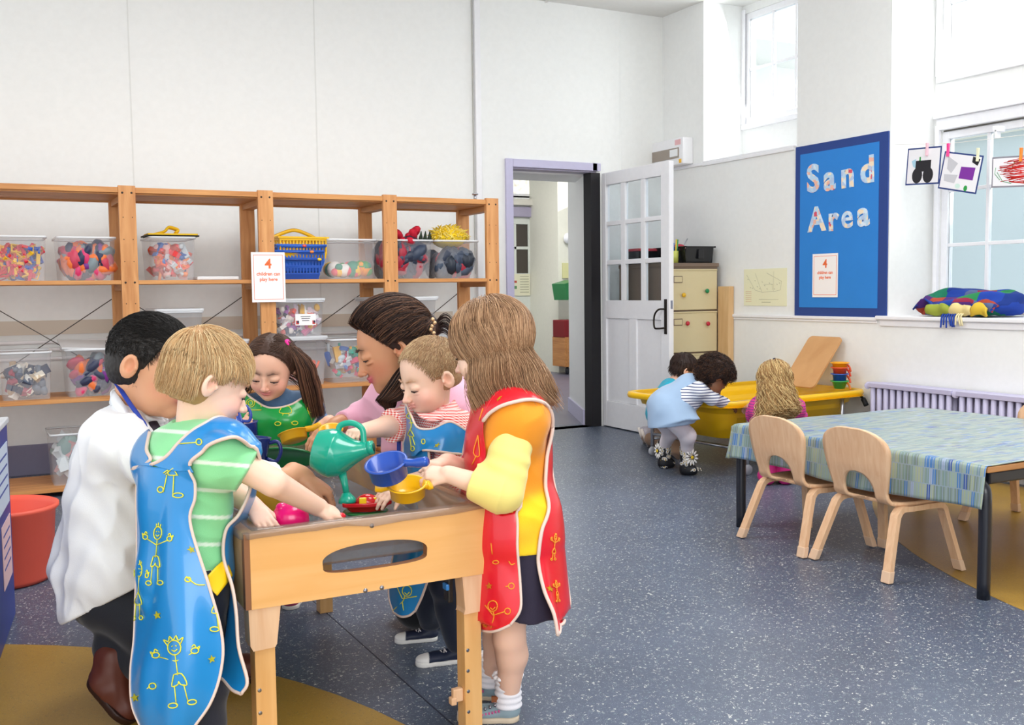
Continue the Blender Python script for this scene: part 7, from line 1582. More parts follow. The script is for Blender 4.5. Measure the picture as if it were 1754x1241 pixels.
# ---------------------------------------------------------------- 5 little boy in red gingham
e = person(pt(745, 1110, z=0), 'little boy in a red gingham shirt and blue tabard tipping the green watering can')
hf = HeadFrame(A(735, 642, 2.83), cdir(-.80, -.34, -.50), cdir(-.22, .95, -.20), .202)
neck = A(748, 716, 2.87); pel = A(765, 885, 2.92); shR = A(712, 722, 2.95); shL = A(785, 742, 2.79)
f = head_field(hf, SKIN_B, LIP_K, neck, .030, cheek=CHEEK, brow=sk('#b98e6c')); parts = [(f, .0024)]
g = Field(.012, SKIN_B); elR = A(662, 730, 2.86); wrR = A(622, 738, 2.74); body_arm(g, shR, elR, wrR, .032, .029, .0205); hand(g, wrR, unit(A(592, 742, 2.66)-wrR), cdir(-.05, .95, -.3), 1, .103, curl=(.85, .95, .6), thumb=(.5, .4)); parts.append((g, .0022))
g = Field(.012, SKIN_B); elL = A(765, 812, 2.74); wrL = A(686, 829, 2.64); body_arm(g, shL, elL, wrL, .032, .029, .020); hand(g, wrL, unit(A(632, 862, 2.57)-wrL), cdir(.1, .85, -.5), -1, .106, fcurl=[(.25, .35, .3), (.3, .4, .3), (.35, .45, .3), (.4, .4, .3)], thumb=(.6, .2)); parts.append((g, .0022))
g = Field(.02, SKIN_B); torso(g, neck, pel, [shR, shL], .95, fwd=cdir(-.8, 0, -.5)); parts.append((g, .006)); fo('body', parts, M_SKIN, e); eyes(hf, e, openness=.3, look=(0, -.4))
sand_ = sk('#b3906c'); cap = cap_field(hf, sk('#a5835f'), thick=.012, low=-.22); roots = scalp(8000, seed=41, front=.33, low=-.24); crown = np.array([.05, -.32, .42])
Pst = grow(hf, roots, 3, .026, lambda p, t, jt: (p-crown)/(np.linalg.norm(p-crown, axis=1, keepdims=True)+1e-6)+np.array([0, .35, -.15-.5*t])+jt*.2, lift=.03, seed=4, hug=-9)
hair('hair', e, cap, .003, [strand_obj('', Pst, .0006, sand_, e, jitter=.2, extra=(sk('#d9bd93'), .35))])
def gingham(name, c1, c2, sc):
    m = mat(name, c1, .85); N, L, b = nodes(m); mp = mapping(N, L, (sc, sc, sc)); last = None; o_ = []
    sp = N.new('ShaderNodeSeparateXYZ'); L.new(mp.outputs[0], sp.inputs[0])
    ad = N.new('ShaderNodeMath'); ad.operation = 'ADD'; L.new(sp.outputs[0], ad.inputs[0]); L.new(sp.outputs[1], ad.inputs[1])
    for src in (ad.outputs[0], sp.outputs[2]):
        q = N.new('ShaderNodeMath'); q.operation = 'PINGPONG'; q.inputs[1].default_value = .5; L.new(src, q.inputs[0]); g_ = N.new('ShaderNodeMath'); g_.operation = 'GREATER_THAN'; g_.inputs[1].default_value = .25; L.new(q.outputs[0], g_.inputs[0]); o_.append(g_.outputs[0])
    s_ = N.new('ShaderNodeMath'); s_.operation = 'ADD'; L.new(o_[0], s_.inputs[0]); L.new(o_[1], s_.inputs[1]); h_ = N.new('ShaderNodeMath'); h_.operation = 'MULTIPLY'; h_.inputs[1].default_value = .5; L.new(s_.outputs[0], h_.inputs[0])
    mx = N.new('ShaderNodeMixRGB'); L.new(h_.outputs[0], mx.inputs[0]); mx.inputs[1].default_value = (*hx(c2), 1); mx.inputs[2].default_value = (*hx(c1), 1); L.new(mx.outputs[0], b.inputs['Base Color']); return m
M_GING = gingham('red_gingham', '#e0473f', '#fbeeea', 150)
s = Field(.015, (1, 1, 1)); torso(s, neck, pel, [shR, shL], .95, .012, fwd=cdir(-.8, 0, -.5), wide=1.05); s.frus(shR-(elR-shR)*.1, mixn((shR, .15), (elR, .85)), .042, .046); s.frus(shL-(elL-shL)*.1, mixn((shL, .1), (elL, .9)), .042, .048); s.cone(neck-(0, 0, .01), neck+(0, 0, .012), .044, .045, .015)
s.sub(neck+(0, 0, .05), (.033, .033, .035), None, .004); s.disp = shirt_folds(.003, 9, 4); s.cut(pel-(0, 0, .03), (0, 0, -1)); fo('gingham_shirt', [(s, .003)], M_GING, e)
mb = MB(); P1 = [A(712, 706, 2.80), A(735, 708, 2.775), A(762, 698, 2.78), A(778, 684, 2.84)]; P2 = [A(722, 716, 2.765), A(742, 722, 2.745), A(770, 714, 2.755), A(786, 698, 2.82)]
mb.grid([[Vector(a.tolist()), Vector(((a+b)/2-_F*.006).tolist()), Vector(b.tolist())] for a, b in zip(smooth_np(P1, 16), smooth_np(P2, 16))], M_GING); adopt(mb.build('collar', None, solid=.004), e)
sd_ = unit(shL-shR)
j = Field(.02, sk('#1b2338')); j.ell(pel, (.1, .09, .085), None, .03); sh_pts = ((pt(676, 1100, z=0), pt(752, 1094, z=0)), (pt(712, 1140, z=0), pt(800, 1130, z=0)))
for (to, he), sx in zip(sh_pts, (-1, 1)):
    hp = pel+sd_*.05*sx; an = np.array(he)+(np.array(to)-np.array(he))*.20+(0, 0, .062); kn = (hp+an)/2-cdir(.03, 0, .02); j.chain([hp, kn, an], [.066, .05, .037], .02)
j.disp = lambda P: .004*noise(P, 12, 6); fo('jeans', [(j, .0045)], M_CLOTH, e)
for (to, he) in sh_pts: o = shoe('canvas_shoe', np.array(he), np.array(to), 1, sk('#242c44'), sk('#eceae6'), e, cap=sk('#efedea'), lace='#e8e2e2'); adopt(o, e)
fr = Sheet(T3([[(695, 690, 2.86), (705, 712, 2.78), (716, 732, 2.74), (740, 734, 2.715), (772, 722, 2.72), (798, 741, 2.75)], [(692, 726, 2.87), (703, 740, 2.78), (714, 748, 2.735), (738, 752, 2.70), (768, 748, 2.70), (802, 757, 2.74)], [(691, 782, 2.87), (702, 782, 2.78), (711, 781, 2.735), (724, 771, 2.71), (755, 773, 2.69), (794, 779, 2.73)]]), 50, 30, .0018, 9, 10)
lo = Sheet(T3([[(692, 750, 2.87), (706, 752, 2.78), (722, 765, 2.735), (735, 772, 2.72)], [(690, 820, 2.88), (704, 820, 2.79), (722, 820, 2.745), (738, 820, 2.73)], [(684, 900, 2.88), (698, 900, 2.80), (716, 900, 2.75), (738, 900, 2.74)], [(670, 980, 2.88), (686, 985, 2.80), (708, 985, 2.76), (737, 970, 2.75)], [(667, 1020, 2.88), (684, 1025, 2.81), (706, 1025, 2.78), (725, 1015, 2.77)], [(674, 1048, 2.86), (686, 1055, 2.82), (700, 1054, 2.80), (711, 1046, 2.79)]]), 26, 60, .0025, 4, 9)
fr.push([s]); lo.push([s, j])
mb = MB(); fr.surface(mb, M_BLUAP, True); lo.surface(mb, M_BLUAP, True); tab = adopt(mb.build('tabard', None, solid=.0016), e)
mb = MB(); fr.edge(mb, M_PIPE, .0032, 'LRT'); lo.edge(mb, M_PIPE, .0036, 'LRB'); P_ = [fr.at(i/20, 1) for i in range(12, 21)]; mb.tube(P_, .0032, M_PIPE, 6); adopt(mb.build('piping'), e).parent = tab
mb = MB()
zz = lambda pts, sh=fr, r=.0006: mb.tube(smoothpath([sh.at(*sh.uv(x, y), -.0022) for x, y in pts], 3), r, M_PRINT, 5)
for pts in ([(704, 735), (700, 745), (710, 747), (704, 735)], [(703, 746), (706, 768)], [(707, 747), (712, 762)], circ_l(708, 768, 3, 4, 8), circ_l(702, 712, 4, 4, 8), [(704, 716), (706, 728), (704, 736)], [(702, 724), (712, 720)], circ_l(726, 756, 3, 4, 7)): zz(pts)
fr.starpx(mb, M_PRINT, 700, 702, 4, off=-.0025); fr.starpx(mb, M_PRINT, 749, 762, 5, off=-.0025)
for pts in (circ_l(698, 1011, 8, 9, 10), [(694, 1014), (698, 1017), (702, 1013)], [(694, 1020), (690, 1030), (674, 1045)], [(690, 1030), (692, 1044)], [(692, 1024), (714, 1020)], [(690, 1024), (681, 1004)]): zz(pts, lo)
absorb(tab, mb)

# ---------------------------------------------------------------- 6 girl in the red apron
e = person(pt(845, 1215, z=0), 'girl with long light brown hair in a red apron standing right of the water table')
hf = HeadFrame(A(838, 590, 2.5), cdir(-.88, -.22, .34), cdir(-.12, .99, .05), .208)
neck = A(858, 678, 2.52); pel = A(888, 925, 2.5); shL = A(888, 722, 2.425); shR = A(872, 716, 2.61)
f = head_field(hf, SKIN_B, LIP_K, neck, .030, cheek=CHEEK, brow=sk('#a07a5c'), ears=False); parts = [(f, .0024)]
g = Field(.012, SKIN_B); elL = A(862, 842, 2.37); wrL = A(768, 812, 2.39); body_arm(g, shL, elL, wrL, .033, .031, .0205); hand(g, wrL, unit(A(722, 808, 2.40)-wrL), cdir(-.1, .8, -.6), -1, .104, curl=(.7, .8, .6), thumb=(.45, .3)); parts.append((g, .0022))
g = Field(.012, SKIN_B); elR = A(838, 820, 2.62); wrR = A(765, 790, 2.52); body_arm(g, shR, elR, wrR, .033, .03, .0205); hand(g, wrR, unit(A(722, 800, 2.45)-wrR), cdir(.1, .9, -.1), 1, .104, curl=(.7, .8, .6), thumb=(.45, .3)); parts.append((g, .0024))
sb = [(pt(893, 1232, z=0), pt(783, 1232, z=0)), (pt(858, 1196, z=0), pt(775, 1192, z=0))]; sd_ = unit(shL-shR); fw6 = unit(cdir(-1, 0, .1))
g = Field(.015, SKIN_A); torso(g, neck, pel, [shL, shR], 1.02, fwd=fw6)
ank = []
for (he, to), sx in zip(sb, (1, -1)):
    hp = pel+sd_*.038*sx; an = np.array(he)+(np.array(to)-np.array(he))*.20+(0, 0, .055); kn = (hp*.47+an*.53)-fw6*(-.012); ank.append((an, kn)); g.chain([hp, kn+(0, 0, .03), kn-(0, 0, .03)], [.052, .042, .038], .02); cal = kn*.62+an*.38-fw6*.008; g.chain([kn-(0, 0, .03), cal, an], [.037, .037, .025], .02)
parts.append((g, .0032)); fo('body', parts, M_SKIN, e); eyes(hf, e, openness=.4)
lb = sk('#9b7656'); l2 = sk('#c49d78'); cap = cap_field(hf, sk('#8a6a50'), thick=.045, low=-.22)
roots = scalp(7500, seed=51, front=.38, low=-.30, ear=False)
def fl_l(p, t, jt):
    sx = np.where(p[:, 0:1] > 0, 1, -1); rad = p*np.array([1, .6, 0]); rad /= np.linalg.norm(rad, axis=1, keepdims=True)+1e-6; top = np.clip(p[:, 2:3]-.1, 0, 1)*3; d = np.array([0, -.03, -1.0])+rad*(.02+.9*top)+jt*.045; low_ = p[:, 2:3] < -.1; d = d-rad*.10*low_; d[:, 0:1] += .28*np.sin(p[:, 2:3]*10+p[:, 1:2]*6+jt[:, 1:2]*.5); d[:, 1:2] += .28*np.sin(p[:, 2:3]*9+p[:, 0:1]*7+jt[:, 0:1]*.5+1); return d
st_l = lambda p, jt: p[:, 2] < -.74+.06*jt[:, 0]
P1_ = grow(hf, roots, 26, .062, fl_l, lift=.09, seed=15, stop=st_l, hug=-.2)
# the long part behind flicks out
sel = roots[:, 1] < -.15; P2_ = grow(hf, roots[sel][:2600], 30, .062, lambda p, t, jt: fl_l(p, t, jt)+np.array([0, -.10-.35*t, 0]), lift=.09, seed=16, stop=st_l, hug=-.2)
hair('hair', e, cap, .003, [strand_obj('', P1_, .0007, lb, e, jitter=.13, extra=(l2, .3)), strand_obj('', P2_, .0007, lb, e, jitter=.2, extra=(l2, .35))])
ylo = sk('#f4e284'); s = Field(.015, sk('#f2981e')); torso(s, neck, pel, [shL, shR], 1.02, .014, fwd=fw6, wide=1.04); s.cone(neck-(0, 0, .02), neck+(0, 0, .0), .042, .040, .015); s.cone(pel+(0, 0, .06), pel+(0, 0, .0), .094, .104, .03, sk('#f8d31c')); s.disp = shirt_folds(.004, 8, 5); s.cut(pel-(0, 0, .012), (.0, 0, -1))  # orange torso: warm light on yellow cloth put into the colour
s2 = Field(.015, ylo); s2.cone(shL, elL, .050, .052, .02); s2.cone(shL-sd_*.03, shL, .045, .050); m_ = mixn((elL, .45), (wrL, .55)); s2.frus(elL, m_, .050, .041, .015); s2.cone(shR, elR, .045, .045); s2.frus(elR, mixn((elR, .5), (wrR, .5)), .042, .036); s2.disp = lambda P: .004*noise(P, 9, 7)+.0018*np.sin((P[:, 2]+P[:, 0]*.5)*150)*np.clip(1-np.abs(P[:, 2]-.68)/.05, 0, 1)
fo('yellow_top', [(s, .0038), (s2, .0034)], M_CLOTH, e)
mb = MB(); m_ = mat('white_lace', '#f7f2f0', .8); q = []
for k in range(25): t = -1.2+3.4*k/24; q.append(Vector((neck+fw6*.045*math.cos(t)+sd_*.048*math.sin(t)-np.array([0, 0, .012+.006*math.sin(k*2.1)])).tolist()))
mb.tube(q, .007, m_, 8); adopt(mb.build('lace_collar'), e)
sk_ = Field(.02, sk('#231c33')); 
zt6, zb6 = pel[2]+.03, .300
for k in range(5): pass
sk_.frus(np.array([pel[0], pel[1], zb6+.0]), np.array([pel[0], pel[1], zt6+.01]), .118, .100, .02); sk_.disp = lambda P: .004*noise(P*np.array([1, 1, .3], np.float32), 11, 2); fo('denim_skirt', [(sk_, .004)], M_CLOTH, e)
for (an, kn), (he, to) in zip(ank, sb):
    c = Field(.008, sk('#f1eef4')); c.frus(an-(0, 0, .02), an+(0, 0, .058), .034, .032, .01); c.disp = lambda P: .0016*np.sin(P[:, 2]*420); fr_ = Field(.004, sk('#fbf8fb')); 
    for k in range(14): a = k*2*PI/14; fr_.ell(an+np.array([.033*math.cos(a), .033*math.sin(a), .060]), (.008, .008, .006))
    fo('sock', [(c, .0026), (fr_, .0026)], M_CLOTH, e)
    o = shoe('canvas_shoe', np.array(he), np.array(to), 1, sk('#8fa3ac'), sk('#d9c6ad'), e, cap=sk('#cfc3b8')); adopt(o, e)
    d = unit(np.array(to)-np.array(he)); n = np.cross(d, [0, 0, 1.]); n = n if n@(_C-np.array(he)) > 0 else -n; L_ = np.linalg.norm(np.array(to)-np.array(he)); mb = MB()
    for k in range(4):
        c_ = np.array(he)+d*L_*(.40+.075*k)+n*L_*(.135)+np.array([0, 0, L_*(.29-.03*k)]); mb.tube([Vector((c_-n*.004).tolist()), Vector((c_+n*.004).tolist())], 0.0034, M_STEEL, 10)
    c_ = np.array(he)+d*L_*.50+n*L_*.0+np.array([0, 0, L_*.35])
    o2 = adopt(mb.build('eyelet'), e); o2.parent = o
    mb = MB(); c_ = Vector((np.array(he)+d*L_*.40+n*L_*.10+np.array([0, 0, L_*.37])).tolist()); Mx = frameM(c_, Vector(d.tolist()), Vector((0, 0, 1))); mb.box(-.009, .009, -.007, .007, -.004, .004, mat('brown_patch', '#8a4f2c', .7), Mx); o2 = adopt(mb.build('leather_patch'), e); o2.parent = o
    mb = MB(); pc = mat('pink_stitch', '#e0569a', .7)
    for k in range(9): c_ = np.array(he)+d*L_*(.34+.05*k)+n*L_*.158+np.array([0, 0, L_*(.20-.012*k)]); mb.tube([Vector((c_-d*.0022+(0, 0, .003)).tolist()), Vector((c_+d*.0022-(0, 0, .003)).tolist())], .0012, pc, 5); mb.tube([Vector((c_+d*.0022+(0, 0, .003)).tolist()), Vector((c_-d*.0022-(0, 0, .003)).tolist())], .0012, pc, 5)
    o2 = adopt(mb.build('stitching'), e); o2.parent = o
fr = Sheet(T3([[(812, 706, 2.60), (818, 700, 2.54), (832, 690, 2.46), (848, 680, 2.43), (878, 672, 2.44)], [(800, 745, 2.60), (805, 740, 2.53), (815, 730, 2.46), (828, 722, 2.425), (842, 716, 2.41)], [(791, 800, 2.60), (796, 800, 2.53), (808, 800, 2.46), (822, 800, 2.42), (842, 800, 2.42)], [(787, 870, 2.60), (796, 870, 2.53), (815, 872, 2.45), (845, 872, 2.41), (882, 869, 2.40)], [(785, 940, 2.60), (796, 940, 2.53), (818, 942, 2.45), (850, 942, 2.40), (886, 940, 2.39)], [(783, 1005, 2.60), (795, 1008, 2.53), (820, 1012, 2.44), (855, 1010, 2.39), (891, 1005, 2.38)], [(785, 1050, 2.59), (800, 1058, 2.53), (825, 1064, 2.44), (858, 1062, 2.39), (890, 1045, 2.37)], [(796, 1068, 2.57), (810, 1076, 2.51), (830, 1081, 2.44), (850, 1080, 2.40), (874, 1070, 2.38)]]), 50, 90, .006, 11, 5)
sh_ = Sheet(T3([[(840, 684, 2.45), (842, 700, 2.425), (838, 722, 2.41)], [(862, 674, 2.45), (868, 684, 2.41), (858, 703, 2.385)], [(885, 668, 2.47), (894, 676, 2.42), (884, 692, 2.375)], [(906, 672, 2.50), (916, 680, 2.44), (911, 688, 2.385)], [(922, 688, 2.52), (932, 694, 2.47), (932, 702, 2.42)], [(930, 715, 2.53), (938, 718, 2.50), (940, 732, 2.45)]]), 16, 50, .0015, 3)
bk = Sheet(T3([[(940, 728, 2.45), (938, 722, 2.50), (930, 712, 2.56)], [(934, 776, 2.45), (940, 776, 2.50), (940, 770, 2.58)], [(933, 821, 2.44), (943, 822, 2.49), (946, 820, 2.58)], [(936, 869, 2.43), (948, 870, 2.47), (956, 870, 2.57)], [(923, 910, 2.41), (944, 912, 2.44), (960, 911, 2.55)], [(921, 957, 2.40), (943, 960, 2.42), (963, 960, 2.53)], [(931, 1010, 2.39), (948, 1014, 2.41), (966, 1017, 2.52)], [(948, 1052, 2.38), (957, 1056, 2.40), (965, 1050, 2.49)], [(955, 1088, 2.38), (959, 1080, 2.39), (963, 1062, 2.44)]]), 26, 80, .005, 6, 6)
fr.push([s, s2, sk_]); sh_.push([s, s2], .007); bk.push([s, s2, sk_])
mb = MB(); fr.surface(mb, M_REDAP, True); sh_.surface(mb, M_REDAP); bk.surface(mb, M_REDAP, True); tab = adopt(mb.build('apron', None, solid=.0016), e)
mb = MB(); P_ = [fr.at(1, i/60) for i in range(22, 61)]; mb.tube(P_, 0.0034, M_PIPE, 6); fr.edge(mb, M_PIPE, 0.0034, 'B'); fr.edge(mb, M_PIPE, .0035, 'L'); sh_.edge(mb, M_PIPE, .0045, 'R'); sh_.edge(mb, M_PIPE, .003, 'L'); bk.edge(mb, M_PIPE, .0045, 'L'); bk.edge(mb, M_PIPE, .004, 'B'); bk.edge(mb, M_PIPE, .0035, 'R'); adopt(mb.build('piping'), e).parent = tab
mb = MB(); K = dict(r=.0005, off=.0020)
def z6(pts, sh=fr, off=-.0024): mb.tube(smoothpath([sh.at(*sh.uv(x, y), off) for x, y in pts], 3), .0007, M_PRINTO, 5)
def l6(sh, L, cx, cy, sc, rot=0, sx=1, off=-.0024):
    c_, s_ = math.cos(rot), math.sin(rot)
    for l in L: z6([(cx+(x*sx*c_+y*s_)*sc, cy-(y*c_-x*sx*s_)*sc) for x, y in l], sh, off)
l6(fr, S1, 846, 1068, 24*1.0, 0, .9) if 0 else None
for pts in (circ_l(845, 1037, 8, 9, 10), [(841, 1040), (845, 1043), (849, 1039)], [(846, 1047), (847, 1056), (842, 1074)], [(846, 1053), (864, 1047)], [(846, 1053), (832, 1036)], circ_l(870, 1046, 5, 5, 8), [(872, 960), (876, 966), (882, 964)], circ_l(876, 1003, 5, 5, 8), [(872, 1003), (866, 1004)], circ_l(850, 962, 5, 3, 8), [(850, 880), (868, 876)], circ_l(873, 875, 5, 4, 8), [(842, 930), (844, 948)], [(820, 745), (812, 775), (822, 780), (820, 745)], [(817, 780), (810, 795)], [(828, 700), (822, 720)]): z6(pts)
l6(bk, S0, 948, 940, 20, .1, .5); l6(bk, S1, 953, 1015, 16, -.1, .5)
fr.starpx(mb, M_PRINTO, 839, 1003, 6, off=-.0026); bk.starpx(mb, mat('gold_print', '#eec22e', .5), 941, 1008, 5, off=-.0026); fr.starpx(mb, M_PRINTO, 832, 1070, 4, off=-.0026)
sh_.starpx(mb, mat('gold_print', '#eec22e', .5), 856, 683, 6, off=.0026)
absorb(tab, mb)
# ================================================================ CHILDREN AT THE SAND TRAY
# ---- toddler in the denim pinafore, bending over the tray
e = person((3.72, 4.78, 0), 'toddler in a pale denim pinafore and daisy boots bending over the sand tray')
SKD = sk('#8a5a3e'); DD = 5.80
hf = HeadFrame(A(1224, 645, DD-.05), cdir(.62, -.70, .25), cdir(.70, .65, .2), .20)
neck = A(1196, 658, DD); pel = A(1140, 712, DD-.02); shN = A(1196, 668, DD-.10); shF = A(1200, 662, DD+.10)
f = head_field(hf, SKD, sk('#7a4038'), neck, .03); parts = [(f, .004)]
g = Field(.015, SKD); elN = A(1221, 682, DD-.06); wrN = A(1246, 692, DD+.05); body_arm(g, shN, elN, wrN, .03, .026, .02); hand(g, wrN, cdir(.9, -.35, .4), cdir(.3, .9, 0), 1, .095); elF = A(1225, 690, DD+.14); wrF = A(1240, 712, DD+.15); body_arm(g, shF, elF, wrF, .03, .026, .02); hand(g, wrF, cdir(.5, -.9, .1), cdir(.7, .4, 0), -1, .095)
g.cone(neck, pel, .05, .07, .03); parts.append((g, .004)); fo('body', parts, M_SKIN, e)
dkb = sk('#2a1811'); cap = cap_field(hf, dkb, thick=.12, low=-.3); roots = scalp(1500, seed=61, front=.34, low=-.32)
rs = np.random.RandomState(61); P0 = roots; n_ = len(P0); nr = P0-np.array([0, -.06, .12]); nr /= np.linalg.norm(nr, axis=1, keepdims=True); a_ = np.cross(nr, [0, 0, 1.]); a_ /= np.linalg.norm(a_, axis=1, keepdims=True)+1e-6; b_ = np.cross(nr, a_); ph = rs.rand(n_, 1)*6.28; PL = []
for k in range(14): t = k/13; PL.append(P0+nr*(.05+.17*t)+np.array([0, 0, -.05*t])+(a_*np.cos(ph+t*13)+b_*np.sin(ph+t*13))*.035)
hair('hair', e, cap, .005, [strand_obj('', hf.w(np.stack(PL, 1)), .0022, dkb, e, jitter=.3, extra=(sk('#5a3a26'), .25))])
def stripe_mat(name, c1, c2, sc, w=.3):
    m = mat(name, c1, .85); N, L, b = nodes(m); mp = mapping(N, L, (1, 1, sc)); sp = N.new('ShaderNodeSeparateXYZ'); L.new(mp.outputs[0], sp.inputs[0]); q = N.new('ShaderNodeMath'); q.operation = 'PINGPONG'; q.inputs[1].default_value = .5; L.new(sp.outputs[2], q.inputs[0]); g_ = N.new('ShaderNodeMath'); g_.operation = 'LESS_THAN'; g_.inputs[1].default_value = w; L.new(q.outputs[0], g_.inputs[0])
    mx = N.new('ShaderNodeMixRGB'); L.new(g_.outputs[0], mx.inputs[0]); mx.inputs[1].default_value = (*hx(c1), 1); mx.inputs[2].default_value = (*hx(c2), 1); L.new(mx.outputs[0], b.inputs['Base Color']); return m
s = Field(.02, (1, 1, 1)); s.ell(mixn((neck, .6), (pel, .4)), (.11, .10, .09)); s.cone(shN, shF, .05, .05, .03); s.frus(shN, elN, .045, .04, .02); s.frus(elN, mixn((elN, .1), (wrN, .9)), .038, .032); s.cone(elN, elN, .038, .038); s.frus(shF, elF, .045, .04, .02); s.frus(elF, wrF, .038, .032); s.disp = shirt_folds(.003, 9, 2); fo('striped_top', [(s, .0055)], stripe_mat('navy_stripes', '#eef0f6', '#3d4a78', 62, .16), e)
dn = sk('#9cb6d4'); d = Field(.04, dn); d.cone(A(1182, 668, DD), A(1145, 700, DD), .095, .115, .05); d.cone(A(1145, 700, DD), A(1150, 726, DD-.02), .115, .125, .05); d.frus(A(1150, 700, DD), A(1157, 728, DD-.02), .118, .142, .03); d.disp = lambda P: .006*noise(P, 7, 3); d.cut(A(1157, 727, DD), cdir(.12, -1, 0)); fo('denim_pinafore', [(d, .006)], M_CLOTH, e)
# tights and boots
bt = [(pt(1168, 812, z=0), pt(1196, 814, z=0)), (pt(1130, 801, z=0), pt(1158, 801, z=0))]
tg = Field(.02, sk('#efe6ec')); dsy = []
def daisy(c, n, r, e_, m1, m2, mb):
    n = Vector(n).normalized(); ux = n.orthogonal().normalized(); M = frameM(c, ux, n.cross(ux), n)
    for k in range(12):
        a = k*PI/6; mb.ell((0, 0, 0), (r*.30, r*.12, r*.05), m1, M @ Matrix.Rotation(a, 4, 'Z') @ Matrix.Translation((r*.62, 0, 0)), 8, 4)
    mb.ell((0, 0, r*.08), (r*.2, r*.2, r*.1), m2, M, 10, 6)
mw, my = mat('daisy_white', '#f7f5f2', .7), mat('daisy_yellow', '#e8c32c', .6)
for k, ((he, to), hp) in enumerate(zip(bt, (pel+cdir(.02, 0, -.05), pel+cdir(-.02, 0, .06)))):
    he, to = np.array(he), np.array(to); an = he+(to-he)*.3+(0, 0, .14); kn = mixn((hp, .45), (an, .55))+cdir(.045, .0, 0); tg.chain([hp, kn, an], [.06, .045, .035], .03)
    b_ = Field(.012, sk('#14161c')); b_.cone(he+(to-he)*.3+(0, 0, .03), he+(to-he)*.3+(0, 0, .15), .036, .042, .02); b_.cone(he+(to-he)*.25+(0, 0, .03), to-unit(to-he)*.035+(0, 0, .028), .034, .030, .02); b_.cut((0, 0, .003), (0, 0, -1)); b_.cut(he+(0, 0, .165), (0, 0, 1)); bo = fo('rain_boot', [(b_, .004)], M_SHOE, e)
    mb = MB(); rs = np.random.RandomState(5+k); dv = unit(to-he)
    for q in range(120):
        z = .012+.15*rs.rand(); a = rs.rand()*6.28; c0 = he+(to-he)*.3
        if z < .05 and rs.rand() < .6: y = rs.rand(); p = he+(to-he)*(.3+.6*y); nn = np.array([math.cos(a), math.sin(a), .5]); p = p+unit(nn)*.032+(0, 0, .022)
        else: nn = np.array([math.cos(a), math.sin(a), 0]); p = c0+nn*(.0365+.04*(z-.03))+(0, 0, z)
        daisy(Vector(p.tolist()), nn.tolist(), 0.0125, e, mw, my, mb)
    o = adopt(mb.build('daisy_print'), e); o.parent = bo
    mb = MB(); nn = -_F*.8+_R*.45 if k == 0 else -_R*.9-_F*.3; p = he+(to-he)*.3+unit(nn)*.046+(0, 0, .105); daisy(Vector(p.tolist()), nn.tolist(), .054, e, mw, my, mb); o = adopt(mb.build('large_daisy'), e); o.parent = bo
fo('tights', [(tg, .005)], M_CLOTH, e)

# ---- boy in turquoise kneeling behind
e = person((4.1, 5.7, 0), 'boy in a turquoise top and brown trousers kneeling behind the toddler at the sand tray')
D6 = 6.95; hf = HeadFrame(A(1172, 632, D6), cdir(.85, -.4, .2), cdir(.4, .9, 0), .20); neck = A(1160, 655, D6); pel = A(1130, 712, D6)
f = head_field(hf, SKIN_A, LIP_K, neck, .03); g = Field(.02, SKIN_A); shN = A(1152, 672, D6-.08); elN = A(1190, 690, D6-.1); wrN = A(1225, 690, D6-.12); body_arm(g, shN, elN, wrN, .03, .027, .02); hand(g, wrN, cdir(1, -.2, 0), cdir(0, 1, 0), 1, .1); g.cone(neck, pel, .06, .07); fo('body', [(f, .004), (g, .004)], M_SKIN, e)
cap = cap_field(hf, sk('#2c1a14'), thick=.05, low=-.25); roots = scalp(900, seed=71, front=.34, low=-.25); hair('hair', e, cap, .005, [strand_obj('', grow(hf, roots, 5, .04, fl_short, lift=.07, seed=3), .002, sk('#33201a'), e, jitter=.3)])
s = Field(.03, sk('#26b4d4')); s.cone(A(1148, 668, D6-.06), A(1150, 664, D6+.08), .06, .06); s.cone(A(1150, 668, D6), A(1130, 705, D6), .085, .10, .03); s.frus(shN, elN, .045, .04); s.disp = shirt_folds(.004, 8, 2); fo('turquoise_top', [(s, .006)], M_CLOTH, e)
j = Field(.03, sk('#8a6c55')); foot = np.array(pt(1104, 765, z=.02)); kn = np.array(pt(1168, 770, z=.06)); j.cone(A(1130, 715, D6), kn, .082, .062, .03); j.cone(kn, foot+(.05, .0, .05), .055, .042, .03); kn2 = kn+_F*.18; j.cone(A(1132, 715, D6+.08), kn2, .08, .06, .03); j.cone(kn2, foot+_F*.18+(.05, 0, .05), .055, .042); j.disp = lambda P: .005*noise(P, 11, 4); fo('trousers', [(j, .006)], M_CLOTH, e)
for off in (0, .16):
    a = np.array(pt(1098, 740, z=.115))+_F*off; b2 = np.array(pt(1108, 762, z=.0))+_F*off; o = shoe('shoe', a, b2, 1, sk('#b9b3bd'), sk('#e8ded6'), e, up=tuple(cdir(1, .4, -.2)), w=1.1); adopt(o, e)

